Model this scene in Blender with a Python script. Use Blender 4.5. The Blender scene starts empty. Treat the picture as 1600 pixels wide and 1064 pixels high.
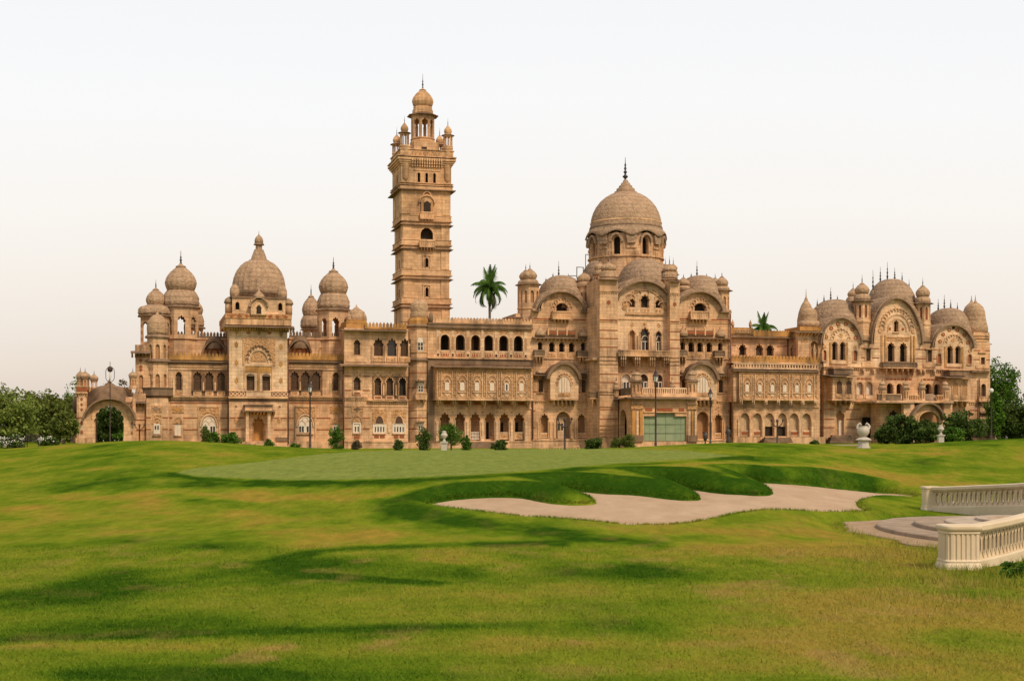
import bpy, bmesh, math, random
import numpy as np
from mathutils import Vector, Matrix
from mathutils.geometry import tessellate_polygon
R = math.radians
PI = math.pi
random.seed(7)
RNG = np.random.default_rng(11)
sc = bpy.context.scene
COL = sc.collection
FOC = 2200.0            # focal length in photograph pixels (1600 wide)
HZ = 688.0              # horizon row of the photograph
EYE = 2.3               # eye height, metres

# ------------------------------------------------------------------ camera, sky, sun, exposure
cam_d = bpy.data.cameras.new("camera")
cam = bpy.data.objects.new("camera", cam_d)
COL.objects.link(cam)
cam.location = (0, 0, EYE)
cam.rotation_euler = (R(90), 0, 0)
cam_d.sensor_width = 36.0
cam_d.lens = 36.0 * FOC / 1600.0
cam_d.shift_y = (HZ - 532.0) / 1600.0
cam_d.clip_start = 0.1
cam_d.clip_end = 8000.0
sc.camera = cam
sc.render.resolution_x = 1024
sc.render.resolution_y = 680

SUN_DIR = Vector((0.46, -0.62, 0.80)).normalized()     # towards the sun: behind the camera, to the right
w = bpy.data.worlds.new("World")
sc.world = w
w.use_nodes = True
nt = w.node_tree
for n in list(nt.nodes):
    nt.nodes.remove(n)
out = nt.nodes.new('ShaderNodeOutputWorld')
add = nt.nodes.new('ShaderNodeAddShader')
b1 = nt.nodes.new('ShaderNodeBackground')
b2 = nt.nodes.new('ShaderNodeBackground')
sky = nt.nodes.new('ShaderNodeTexSky')
sky.sky_type = 'NISHITA'
sky.sun_disc = False
sky.sun_elevation = math.asin(SUN_DIR.z)
sky.sun_rotation = math.atan2(SUN_DIR.x, SUN_DIR.y)
sky.dust_density = 4.0
sky.ozone_density = 1.0
nt.links.new(sky.outputs[0], b1.inputs[0])
b1.inputs[1].default_value = 0.012
tc = nt.nodes.new('ShaderNodeTexCoord')
sep = nt.nodes.new('ShaderNodeSeparateXYZ')
nt.links.new(tc.outputs['Generated'], sep.inputs[0])
# thin high cloud: very faint uneven brightness
nz = nt.nodes.new('ShaderNodeTexNoise')
nz.inputs['Scale'].default_value = 2.2
nz.inputs['Detail'].default_value = 4
nt.links.new(tc.outputs['Generated'], nz.inputs['Vector'])
mth = nt.nodes.new('ShaderNodeMath'); mth.operation = 'MULTIPLY_ADD'
nt.links.new(nz.outputs['Fac'], mth.inputs[0])
mth.inputs[1].default_value = 0.07
nt.links.new(sep.outputs['Z'], mth.inputs[2])
ramp = nt.nodes.new('ShaderNodeValToRGB')
cr = ramp.color_ramp
SKY = [(0.0, (0.56, 0.48, 0.42)), (0.045, (0.645, 0.555, 0.48)), (0.08, (0.735, 0.645, 0.565)), (0.13, (0.80, 0.735, 0.665)), (0.19, (0.84, 0.80, 0.75)),
       (0.26, (0.84, 0.83, 0.82)), (0.34, (0.81, 0.81, 0.815)), (0.6, (0.58, 0.58, 0.59)), (1.0, (0.5, 0.5, 0.52))]
cr.elements[0].position, cr.elements[0].color = SKY[0][0], (*SKY[0][1], 1)
cr.elements[1].position, cr.elements[1].color = SKY[-1][0], (*SKY[-1][1], 1)
for p, c in SKY[1:-1]:
    e = cr.elements.new(p); e.color = (*c, 1)
nt.links.new(mth.outputs[0], ramp.inputs[0])
nt.links.new(ramp.outputs[0], b2.inputs[0])
b2.inputs[1].default_value = 1.0
nt.links.new(b1.outputs[0], add.inputs[0])
nt.links.new(b2.outputs[0], add.inputs[1])
nt.links.new(add.outputs[0], out.inputs[0])

sun_d = bpy.data.lights.new("sun", 'SUN')
sun_d.energy = 2.7
sun_d.angle = R(9)
sun_d.color = (1.0, 0.83, 0.62)
sun = bpy.data.objects.new("sun", sun_d)
COL.objects.link(sun)
sun.rotation_euler = (-SUN_DIR).to_track_quat('-Z', 'Y').to_euler()
sun.location = SUN_DIR * 200

vs = sc.view_settings
vs.view_transform = 'Standard'
vs.look = 'None'
vs.gamma = 1.0
vs.exposure = 0.14
vs.use_curve_mapping = False

# ------------------------------------------------------------------ materials
M = {}
class NT:
    """tiny node helper"""
    def __init__(s, name, rough=0.85):
        s.mat = bpy.data.materials.new(name); M[name] = s.mat
        s.mat.use_nodes = True
        s.t = s.mat.node_tree
        s.b = s.t.nodes['Principled BSDF']
        s.b.inputs['Roughness'].default_value = rough
        s.b.inputs['Specular IOR Level'].default_value = 0.08
        s._tc = None
    def n(s, typ, **kw):
        nd = s.t.nodes.new(typ)
        for k, v in kw.items():
            if k.startswith('i_'):
                nd.inputs[k[2:]].default_value = v
            else:
                setattr(nd, k, v)
        return nd
    def l(s, a, b):
        s.t.links.new(a, b)
    def co(s, kind='Object'):
        if s._tc is None: s._tc = s.n('ShaderNodeTexCoord')
        return s._tc.outputs[kind]
    def mapped(s, scale, kind='Object'):
        mp = s.n('ShaderNodeMapping'); mp.inputs['Scale'].default_value = scale
        s.l(s.co(kind), mp.inputs['Vector']); return mp.outputs[0]
    def noise(s, scale=1.0, detail=4, vec=None, rough=0.55):
        nd = s.n('ShaderNodeTexNoise'); nd.inputs['Scale'].default_value = scale; nd.inputs['Detail'].default_value = detail
        nd.inputs['Roughness'].default_value = rough
        s.l(vec if vec is not None else s.co(), nd.inputs['Vector']); return nd.outputs['Fac']
    def ramp(s, fac, stops):
        r = s.n('ShaderNodeValToRGB'); cr = r.color_ramp
        while len(cr.elements) < len(stops): cr.elements.new(0.5)
        for e, (p, c) in zip(cr.elements, stops):
            e.position = p; e.color = (*c, 1) if len(c) == 3 else c
        s.l(fac, r.inputs[0]); return r.outputs[0]
    def mix(s, fac, a, b, mode='MIX'):
        m = s.n('ShaderNodeMix', data_type='RGBA', blend_type=mode)
        for sock, v in ((m.inputs[0], fac), (m.inputs[6], a), (m.inputs[7], b)):
            if isinstance(v, (int, float)): sock.default_value = v
            elif isinstance(v, tuple): sock.default_value = (*v, 1)
            else: s.l(v, sock)
        return m.outputs[2]
    def bump(s, h, dist=0.05, strength=0.6):
        b = s.n('ShaderNodeBump'); b.inputs['Distance'].default_value = dist; b.inputs['Strength'].default_value = strength
        s.l(h, b.inputs['Height']); s.l(b.outputs[0], s.b.inputs['Normal'])
    def color(s, c):
        if isinstance(c, tuple): s.b.inputs['Base Color'].default_value = (*c, 1)
        else: s.l(c, s.b.inputs['Base Color'])

def stone(name, c1, c2, grime=0.5, brick=True, grimecol=(0.09, 0.06, 0.04), carve=0, red=0.0):
    t = NT(name, 0.9)
    n1 = t.noise(0.35, 5)
    c = t.mix(t.ramp(n1, [(0.35, (0, 0, 0)), (0.65, (1, 1, 1))]), c1, c2)
    h = t.noise(9, 3)
    if brick:
        s = t.n('ShaderNodeSeparateXYZ'); t.l(t.co(), s.inputs[0])
        ad = t.n('ShaderNodeMath', operation='ADD'); t.l(s.outputs[0], ad.inputs[0]); t.l(s.outputs[1], ad.inputs[1])
        cb = t.n('ShaderNodeCombineXYZ'); t.l(ad.outputs[0], cb.inputs[0]); t.l(s.outputs[2], cb.inputs[1])
        br = t.n('ShaderNodeTexBrick'); t.l(cb.outputs[0], br.inputs['Vector'])
        br.inputs['Scale'].default_value = 1.0
        br.inputs['Brick Width'].default_value = 1.25; br.inputs['Row Height'].default_value = 0.52
        br.inputs['Mortar Size'].default_value = 0.022
        br.inputs['Color1'].default_value = (1.06, 1.05, 1.03, 1); br.inputs['Color2'].default_value = (0.80, 0.79, 0.79, 1)
        br.inputs['Mortar'].default_value = (0.52, 0.45, 0.40, 1)
        c = t.mix(0.85, c, br.outputs['Color'], 'MULTIPLY')
    if carve:
        v = t.n('ShaderNodeTexVoronoi'); v.inputs['Scale'].default_value = carve; t.l(t.co(), v.inputs['Vector'])
        hole = t.ramp(v.outputs['Distance'], [(0.15, (0.50, 0.46, 0.43)), (0.5, (1.05, 1.05, 1.05))])
        c = t.mix(0.9, c, hole, 'MULTIPLY')
        t.bump(v.outputs['Distance'], 0.15, 0.8)
    else:
        t.bump(h, 0.03, 0.5)
    m1 = t.noise(0.9, 6, None, 0.68)
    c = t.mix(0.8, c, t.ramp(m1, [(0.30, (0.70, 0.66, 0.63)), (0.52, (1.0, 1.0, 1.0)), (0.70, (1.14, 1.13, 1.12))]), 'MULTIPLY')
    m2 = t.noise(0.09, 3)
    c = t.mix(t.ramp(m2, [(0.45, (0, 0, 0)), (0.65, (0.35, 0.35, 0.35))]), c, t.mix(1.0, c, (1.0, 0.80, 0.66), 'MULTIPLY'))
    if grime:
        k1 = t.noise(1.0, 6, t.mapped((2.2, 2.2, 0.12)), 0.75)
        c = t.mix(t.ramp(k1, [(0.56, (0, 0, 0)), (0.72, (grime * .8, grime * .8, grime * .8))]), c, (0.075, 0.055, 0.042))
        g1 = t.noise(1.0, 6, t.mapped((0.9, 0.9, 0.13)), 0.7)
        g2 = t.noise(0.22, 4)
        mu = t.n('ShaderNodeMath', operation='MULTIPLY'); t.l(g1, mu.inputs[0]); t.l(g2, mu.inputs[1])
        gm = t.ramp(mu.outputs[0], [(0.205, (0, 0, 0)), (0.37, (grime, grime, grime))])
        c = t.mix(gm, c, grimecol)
    t.color(c)

stone('sandstone', (0.645, 0.385, 0.21), (0.745, 0.485, 0.29), 0.55)
stone('pale_stone', (0.71, 0.475, 0.285), (0.77, 0.545, 0.35), 0.4)
stone('trim_stone', (0.60, 0.35, 0.18), (0.74, 0.47, 0.265), 0.8, brick=False)
stone('carved_stone', (0.49, 0.265, 0.12), (0.58, 0.33, 0.16), 0.4, brick=False, carve=3.2)
stone('fine_carving', (0.55, 0.305, 0.145), (0.63, 0.37, 0.19), 0.3, brick=False, carve=5.5)
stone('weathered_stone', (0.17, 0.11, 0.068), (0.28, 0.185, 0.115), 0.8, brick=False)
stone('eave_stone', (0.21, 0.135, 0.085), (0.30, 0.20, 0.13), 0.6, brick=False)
stone('golden_stone', (0.55, 0.29, 0.09), (0.44, 0.22, 0.075), 0.8, brick=False, grimecol=(0.12, 0.075, 0.03))
stone('red_stone', (0.34, 0.11, 0.045), (0.28, 0.09, 0.04), 0.3, brick=False)
stone('tower_stone', (0.60, 0.365, 0.19), (0.69, 0.445, 0.25), 0.45)
stone('stained_shaded_stone', (0.24, 0.13, 0.07), (0.36, 0.20, 0.105), 0.95, grimecol=(0.06, 0.04, 0.028))
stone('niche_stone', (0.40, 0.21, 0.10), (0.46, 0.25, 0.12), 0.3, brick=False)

def dome_mat(name, c1, c2, scales=True):
    t = NT(name, 0.92)
    n1 = t.noise(0.8, 6, None, 0.65)
    c = t.mix(t.ramp(n1, [(0.35, (0, 0, 0)), (0.68, (1, 1, 1))]), c1, c2)
    v = t.n('ShaderNodeTexVoronoi'); v.inputs['Scale'].default_value = 2.4
    t.l(t.mapped((1, 1, 1.2)), v.inputs['Vector'])
    c = t.mix(0.6, c, t.ramp(v.outputs['Distance'], [(0.1, (1.06, 1.05, 1.05)), (0.62, (0.70, 0.67, 0.64))]), 'MULTIPLY')
    wv = t.n('ShaderNodeTexWave'); wv.bands_direction = 'Z'; wv.inputs['Scale'].default_value = 0.42; wv.inputs['Distortion'].default_value = 0.6; wv.inputs['Detail'].default_value = 2
    t.l(t.co(), wv.inputs['Vector'])
    c = t.mix(0.5, c, t.ramp(wv.outputs['Fac'], [(0.0, (0.62, 0.60, 0.58)), (0.3, (1, 1, 1))]), 'MULTIPLY')
    st = t.noise(1.0, 5, t.mapped((1.6, 1.6, 0.2)), 0.7)
    c = t.mix(t.ramp(st, [(0.5, (0, 0, 0)), (0.75, (0.55, 0.55, 0.55))]), c, (0.085, 0.065, 0.05))
    t.color(c)
    t.bump(v.outputs['Distance'], 0.12, 0.7)
dome_mat('dome_stone', (0.40, 0.265, 0.165), (0.52, 0.35, 0.225))
dome_mat('hood_stone', (0.35, 0.235, 0.15), (0.46, 0.315, 0.205))
dome_mat('small_dome_stone', (0.44, 0.285, 0.17), (0.54, 0.36, 0.22))

def plain(name, c, rough=0.7, var=0.25, scale=3.0, spec=0.25, metal=0.0):
    t = NT(name, rough)
    t.b.inputs['Specular IOR Level'].default_value = spec
    t.b.inputs['Metallic'].default_value = metal
    n1 = t.noise(scale, 5)
    lo = tuple(x * (1 - var) for x in c); hi = tuple(min(1, x * (1 + var)) for x in c)
    t.color(t.mix(t.ramp(n1, [(0.3, (0, 0, 0)), (0.7, (1, 1, 1))]), lo, hi))
    t.bump(n1, 0.02, 0.3)
    return t
plain('interior_shade', (0.035, 0.024, 0.016), 0.9)  # darkness of unlit rooms behind the openings, put into the colour
plain('glass', (0.03, 0.026, 0.022), 0.15, 0.3, 1.0, 0.5)
plain('dark_wood', (0.085, 0.045, 0.025), 0.7)
plain('lattice_wood', (0.14, 0.078, 0.042), 0.8, 0.4, 6)
plain('white_paint', (0.64, 0.54, 0.43), 0.6, 0.12)
plain('blind_cloth', (0.64, 0.52, 0.40), 0.9, 0.12)
plain('buff_blind', (0.50, 0.33, 0.19), 0.9, 0.2)
plain('metal', (0.035, 0.025, 0.022), 0.55, 0.3, 8, 0.4)
plain('iron', (0.05, 0.028, 0.022), 0.6, 0.4, 6, 0.4)
plain('pipe_brown', (0.12, 0.045, 0.028), 0.6, 0.3)
plain('lamp_glass', (0.62, 0.60, 0.56), 0.2, 0.1, 3, 0.5)
plain('marble', (0.47, 0.41, 0.335), 0.55, 0.10, 4)
plain('bark', (0.14, 0.095, 0.065), 0.95, 0.4, 6)
plain('palm_bark', (0.17, 0.12, 0.095), 0.95, 0.4, 5)
plain('bronze', (0.05, 0.035, 0.028), 0.5, 0.3, 6, 0.4)
plain('step_stone', (0.30, 0.215, 0.145), 0.9, 0.25, 2.5)
plain('pale_step', (0.40, 0.31, 0.225), 0.85, 0.2, 2.5)
plain('blossom', (0.75, 0.72, 0.66), 0.7, 0.1)

def shutter_mat():
    t = NT('green_shutter', 0.7)
    s = t.n('ShaderNodeSeparateXYZ'); t.l(t.co(), s.inputs[0])
    wv = t.n('ShaderNodeTexWave'); wv.bands_direction = 'Z'; wv.inputs['Scale'].default_value = 1.1; wv.inputs['Distortion'].default_value = 0.3
    t.l(t.co(), wv.inputs['Vector'])
    n1 = t.noise(0.8, 5)
    c = t.mix(t.ramp(n1, [(0.3, (0, 0, 0)), (0.7, (1, 1, 1))]), (0.20, 0.25, 0.145), (0.28, 0.32, 0.195))
    c = t.mix(0.8, c, t.ramp(wv.outputs['Fac'], [(0.0, (0.72, 0.72, 0.7)), (0.25, (1, 1, 1))]), 'MULTIPLY')
    t.color(c)
shutter_mat()

def balu_mat():
    t = NT('cream_paint', 0.7)
    n1 = t.noise(1.3, 6); n2 = t.noise(14, 3)
    c = t.mix(t.ramp(n1, [(0.35, (0, 0, 0)), (0.7, (1, 1, 1))]), (0.58, 0.455, 0.30), (0.67, 0.545, 0.385))
    g = t.noise(2.5, 6, t.mapped((1, 1, 0.6)), 0.7)
    c = t.mix(t.ramp(g, [(0.55, (0, 0, 0)), (0.8, (0.5, 0.5, 0.5))]), c, (0.42, 0.30, 0.19))
    t.color(c); t.bump(n2, 0.01, 0.4)
balu_mat()

def leaf_mat(name, cols, trans=0.25):
    t = NT(name, 0.6)
    g = t.n('ShaderNodeNewGeometry')
    c = t.ramp(g.outputs['Random Per Island'], [(i / (len(cols) - 1), cc) for i, cc in enumerate(cols)])
    n1 = t.noise(0.5, 3)
    c = t.mix(0.7, c, t.ramp(n1, [(0.3, (0.65, 0.65, 0.65)), (0.7, (1.25, 1.25, 1.2))]), 'MULTIPLY')
    t.color(c)
    tr = t.n('ShaderNodeBsdfTranslucent'); t.l(c, tr.inputs['Color'])
    mx = t.n('ShaderNodeMixShader'); mx.inputs[0].default_value = trans
    t.l(t.b.outputs[0], mx.inputs[1]); t.l(tr.outputs[0], mx.inputs[2])
    o = t.t.nodes['Material Output']; t.l(mx.outputs[0], o.inputs['Surface'])
leaf_mat('leaf_olive', [(0.07, 0.095, 0.016), (0.125, 0.155, 0.028), (0.19, 0.22, 0.05)])
leaf_mat('leaf_pale', [(0.11, 0.15, 0.025), (0.19, 0.24, 0.045), (0.27, 0.32, 0.08)])
leaf_mat('leaf_green', [(0.035, 0.085, 0.008), (0.075, 0.155, 0.015), (0.13, 0.24, 0.03)])
leaf_mat('leaf_dark', [(0.035, 0.06, 0.012), (0.065, 0.105, 0.02), (0.12, 0.17, 0.035)])
leaf_mat('leaf_brown', [(0.07, 0.05, 0.03), (0.12, 0.09, 0.05), (0.16, 0.13, 0.07)])
leaf_mat('leaf_palm', [(0.03, 0.075, 0.01), (0.065, 0.14, 0.02), (0.13, 0.21, 0.035)])

# ------------------------------------------------------------------ mesh builder
class MB:
    def __init__(s): s.v = []; s.f = []; s.m = []; s.s = []; s.names = []
    def mi(s, name):
        if name not in s.names: s.names.append(name)
        return s.names.index(name)
    def add(s, vs_, fs, mat, smooth=False):
        o = len(s.v); k = s.mi(mat)
        s.v.extend(vs_)
        for f in fs: s.f.append(tuple(i + o for i in f)); s.m.append(k); s.s.append(smooth)
    def box(s, u0, u1, v0, v1, z0, z1, mat):
        if u0 > u1: u0, u1 = u1, u0
        if z0 > z1: z0, z1 = z1, z0
        s.add([(u0, v0, z0), (u1, v0, z0), (u1, v1, z0), (u0, v1, z0), (u0, v0, z1), (u1, v0, z1), (u1, v1, z1), (u0, v1, z1)],
              [(0, 3, 2, 1), (4, 5, 6, 7), (0, 1, 5, 4), (1, 2, 6, 5), (2, 3, 7, 6), (3, 0, 4, 7)], mat)
    def prism(s, poly, v0, v1, mat, holes=(), back=True):
        """poly in (u, z) pulled from v0 to v1; holes cut through"""
        loops = [list(poly)] + [list(h) for h in holes]
        flat = [p for lp in loops for p in lp]
        tris = tessellate_polygon([[Vector((p[0], p[1], 0)) for p in lp] for lp in loops])
        n = len(flat)
        front = []
        for t in tris:
            a, b, c = (flat[i] for i in t)
            ar = (b[0] - a[0]) * (c[1] - a[1]) - (c[0] - a[0]) * (b[1] - a[1])
            if abs(ar) < 1e-9: continue
            front.append(tuple(t) if ar > 0 else tuple(reversed(t)))
        s.add([(p[0], v0, p[1]) for p in flat], front, mat)
        if back: s.add([(p[0], v1, p[1]) for p in flat], [tuple(reversed(t)) for t in front], mat)
        for li, lp in enumerate(loops):
            ar = sum(lp[i - 1][0] * lp[i][1] - lp[i][0] * lp[i - 1][1] for i in range(len(lp)))
            if (ar < 0) == (li == 0): lp = lp[::-1]
            k = len(lp)
            s.add([(p[0], v0, p[1]) for p in lp] + [(p[0], v1, p[1]) for p in lp],
                  [(i, i + k, (i + 1) % k + k, (i + 1) % k)[::-1] for i in range(k)], mat)
    def lathe(s, u, v, prof, seg, mat, smooth=True, sv=1.0, a0=None, cap=True, rib=0):
        """prof: (radius, z) bottom to top"""
        a0 = PI / seg if a0 is None else a0
        vs_, fs = [], []
        for r, z in prof:
            for k in range(seg):
                a = a0 + 2 * PI * k / seg; q = r * (1 - .07 * (1 - abs(math.sin(rib * a / 2)))) if rib else r
                vs_.append((u + q * math.cos(a), v + q * sv * math.sin(a), z))
        for j in range(len(prof) - 1):
            for k in range(seg):
                k2 = (k + 1) % seg
                fs.append((j * seg + k, j * seg + k2, (j + 1) * seg + k2, (j + 1) * seg + k))
        if cap:
            fs.append(tuple(range(seg))[::-1]); fs.append(tuple((len(prof) - 1) * seg + k for k in range(seg)))
        s.add(vs_, fs, mat, smooth)
    def build(s, name, parent=None):
        me = bpy.data.meshes.new(name)
        me.from_pydata(s.v, [], s.f)
        for nme in s.names: me.materials.append(M[nme])
        me.polygons.foreach_set('material_index', s.m)
        me.polygons.foreach_set('use_smooth', s.s)
        me.update()
        o = bpy.data.objects.new(name, me)
        COL.objects.link(o)
        if parent is not None: o.parent = parent
        return o

def tag(o, label, cat, group=None):
    o['label'] = label; o['category'] = cat
    if group: o['group'] = group
    return o
def empty(name, loc, rz=0.0):
    o = bpy.data.objects.new(name, None); COL.objects.link(o)
    o.location = loc; o.rotation_euler = (0, 0, rz); o.empty_display_size = 0.5
    return o
def copy_tree(o, parent=None):
    c = o.copy(); COL.objects.link(c)
    if parent is not None: c.parent = parent
    for ch in [x for x in o.children]: copy_tree(ch, c)
    return c
# ------------------------------------------------------------------ ground
def smooth1(a, sig, axis):
    k = int(3 * sig); ker = np.exp(-0.5 * (np.arange(-k, k + 1) / sig) ** 2); ker /= ker.sum()
    pad = [(0, 0)] * a.ndim; pad[axis] = (k, k)
    ap = np.pad(a, pad, mode='edge')
    return np.apply_along_axis(lambda r: np.convolve(r, ker, mode='valid'), axis, ap)
DK = [2, 6, 10.5, 18, 24, 30, 36, 40, 43, 46, 52, 65, 82, 95, 115, 160, 230, 400, 4000]
NEAR = [-1.7, -1.7, -1.79, -2.1, -2.28, -2.25, -2.18]
COLS = {   # terrain height relative to the eye at 40 43 46 52 65 82 95 115 160 230 400 4000 m, per bearing
    -400: [-2.1, -2.0, -1.9, -1.7, -1.2, -0.75, -0.7, -0.6, -0.5, -0.4, -0.4, -1],
    0:    [-2.1, -2.0, -1.9, -1.7, -1.15, -0.67, -0.65, -0.55, -0.5, -0.35, -0.35, -1],
    100:  [-2.1, -2.0, -1.85, -1.6, -0.9, -0.23, -0.25, -0.4, -0.4, -0.3, -0.3, -1],
    200:  [-2.1, -1.95, -1.8, -1.45, -0.65, 0.08, -0.1, -0.4, -0.6, -0.4, -0.4, -1],
    270:  [-2.1, -1.95, -1.8, -1.45, -0.68, 0.11, -0.1, -0.5, -0.8, -0.6, -0.6, -1],
    340:  [-2.1, -1.95, -1.8, -1.45, -0.78, -0.02, -0.3, -0.7, -1.0, -0.9, -0.9, -1],
    430:  [-2.1, -1.95, -1.75, -1.43, -0.88, -0.24, -0.5, -0.9, -1.1, -1.1, -1.1, -1],
    550:  [-2.08, -1.85, -1.6, -1.32, -0.87, -0.50, -0.7, -1.0, -1.2, -1.2, -1.2, -1],
    620:  [-2.08, -1.7, -1.4, -1.2, -0.86, -0.53, -0.7, -1.0, -1.2, -1.2, -1.2, -1],
    680:  [-2.05, -1.45, -1.22, -1.10, -0.86, -0.54, -0.7, -1.05, -1.2, -1.2, -1.2, -1],
    900:  [-2.05, -1.40, -1.18, -1.03, -0.80, -0.48, -0.7, -1.05, -1.2, -1.2, -1.2, -1],
    1000: [-2.05, -1.42, -1.20, -1.00, -0.74, -0.31, -0.5, -0.9, -1.1, -1.1, -1.1, -1],
    1080: [-2.1, -1.5, -1.22, -1.02, -0.72, -0.14, -0.3, -0.6, -0.9, -0.9, -0.9, -1],
    1150: [-2.0, -1.6, -1.3, -1.06, -0.72, -0.04, -0.2, -0.5, -0.8, -0.8, -0.8, -1],
    1250: [-2.02, -1.82, -1.55, -1.20, -0.78, -0.08, -0.25, -0.5, -0.6, -0.6, -0.6, -1],
    1330: [-2.05, -2.02, -1.88, -1.62, -1.08, -0.34, -0.42, -0.45, -0.45, -0.45, -0.45, -1],
    1420: [-2.3, -2.32, -2.3, -2.1, -1.45, -0.20, -0.25, -0.35, -0.45, -0.45, -0.45, -1],
    1500: [-2.3, -2.33, -2.34, -2.2, -1.45, 0.05, -0.1, -0.3, -0.45, -0.45, -0.45, -1],
    1600: [-2.3, -2.33, -2.34, -2.2, -1.40, 0.25, 0.1, -0.2, -0.45, -0.45, -0.45, -1],
    2000: [-2.3, -2.33, -2.34, -2.2, -1.40, 0.35, 0.1, -0.2, -0.45, -0.45, -0.45, -1],
}
_cx = np.arange(-400, 2001, 10.0)
_ld = np.linspace(math.log(2.0), math.log(4000.0), 620)
_ck = sorted(COLS)
_tab = np.array([np.interp(_ld, np.log(DK), NEAR + COLS[k]) for k in _ck])
TAB = np.array([np.interp(_cx, _ck, _tab[:, j]) for j in range(len(_ld))]).T
TAB = smooth1(smooth1(TAB, 3.0, 0), 5.0, 1)
def pcol(X, Y): return 800 + FOC * X / np.maximum(Y, 1.0)
def base_z(X, Y):
    c = np.clip((np.clip(pcol(X, Y), -400, 2000) + 400) / 10.0, 0, len(_cx) - 1.001)
    l = np.clip((np.log(np.clip(Y, 2.0, 3999)) - _ld[0]) / (_ld[1] - _ld[0]), 0, len(_ld) - 1.001)
    i = c.astype(int); j = l.astype(int); a = c - i; b = l - j
    return EYE + (TAB[i, j] * (1 - a) * (1 - b) + TAB[i + 1, j] * a * (1 - b) + TAB[i, j + 1] * (1 - a) * b + TAB[i + 1, j + 1] * a * b)
SD = np.array([26, 30, 36, 38.5, 42, 44.5, 49, 53, 57, 62.])
SZ = np.array([-2.33, -2.29, -2.16, -2.03, -1.89, -1.76, -1.65, -1.61, -1.55, -1.5])
def sand_w(px): w_ = np.clip((px - 1180) / 200, 0, 1); return w_ * w_ * (3 - 2 * w_)     # the sand lies lower towards its right end
def sand_z(X, Y): w_ = sand_w(pcol(X, Y)); return EYE + np.interp(Y, SD, SZ) * (1 - w_) - 2.1 * w_
_sd = np.linspace(26, 66, 900)
def sand_pt(px, py):
    w_ = float(sand_w(px)); _sy = HZ - (np.interp(_sd, SD, SZ) * (1 - w_) - 2.1 * w_) / _sd * FOC; d = float(np.interp(-py, -_sy, _sd)); return ((px - 800) / FOC * d, d)
SANDPX = [(668, 788), (690, 782), (720, 778.5), (760, 776), (808, 775), (835, 781), (865, 786), (900, 788), (922, 787.5), (937, 784), (915, 775), (885, 769), (862, 765.5),
          (878, 764), (930, 769), (985, 772), (1040, 778), (1078, 781), (1100, 779.5), (1085, 770), (1050, 761.5), (1012, 756.5), (1030, 755.5), (1075, 763),
          (1110, 768), (1150, 771.5), (1192, 774), (1213, 770.5), (1203, 763), (1178, 756), (1145, 751), (1165, 750), (1200, 754.5), (1260, 757.5), (1330, 764.5),
          (1380, 769), (1428, 773), (1430, 774.5), (1428, 776), (1392, 777.5), (1350, 779), (1334, 784), (1340, 791), (1352, 796.5), (1335, 799), (1260, 799), (1200, 796), (1150, 801),
          (1110, 810), (1060, 818.5), (1000, 821), (930, 814), (860, 808), (800, 804), (740, 797), (690, 792)]
SPOLY = np.array([sand_pt(*p) for p in SANDPX])
for _ in range(2):   # round the corners (Chaikin)
    nx = np.roll(SPOLY, -1, 0); SPOLY = np.stack([SPOLY * .75 + nx * .25, SPOLY * .25 + nx * .75], 1).reshape(-1, 2)
def sand_sd(X, Y):
    """signed distance to the sand's outline, negative inside"""
    sh = X.shape; x = X.ravel(); y = Y.ravel()
    res = np.full(x.shape, 99.0)
    bx0, by0 = SPOLY.min(0) - 4; bx1, by1 = SPOLY.max(0) + 4
    k = np.where((x > bx0) & (x < bx1) & (y > by0) & (y < by1))[0]
    for c0 in range(0, len(k), 20000):
        kk = k[c0:c0 + 20000]; p = np.stack([x[kk], y[kk]], 1)[:, None, :]
        a = SPOLY[None]; b = np.roll(SPOLY, -1, 0)[None]
        ab = b - a; t = np.clip(((p - a) * ab).sum(2) / (ab ** 2).sum(2), 0, 1)
        d = np.sqrt((((a + ab * t[..., None]) - p) ** 2).sum(2)).min(1)
        ay, by = a[..., 1], b[..., 1]; py = p[..., 1]; px = p[..., 0]
        cr = ((ay > py) != (by > py)) & (px < (b[..., 0] - a[..., 0]) * (py - ay) / (by - ay + 1e-12) + a[..., 0])
        res[kk] = np.where(cr.sum(1) % 2 == 1, -d, d)
    return res.reshape(sh)
_H = RNG.random((256, 256))
def vnoise(x, y):
    xi = np.floor(x).astype(int); yi = np.floor(y).astype(int); fx = x - xi; fy = y - yi
    fx = fx * fx * (3 - 2 * fx); fy = fy * fy * (3 - 2 * fy)
    g = lambda a, b: _H[a % 256, b % 256]
    return (g(xi, yi) * (1 - fx) + g(xi + 1, yi) * fx) * (1 - fy) + (g(xi, yi + 1) * (1 - fx) + g(xi + 1, yi + 1) * fx) * fy
def fbm(x, y, o=4):
    r = 0; a = 0.5; t = 0
    for _ in range(o): r = r + a * vnoise(x, y); t += a; a *= .5; x = x * 2.03 + 17.3; y = y * 2.03 + 5.1
    return r / t
PADX, PADY = (1602 - 800) / FOC * 34.5, 34.5     # level ground under the round steps
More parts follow.
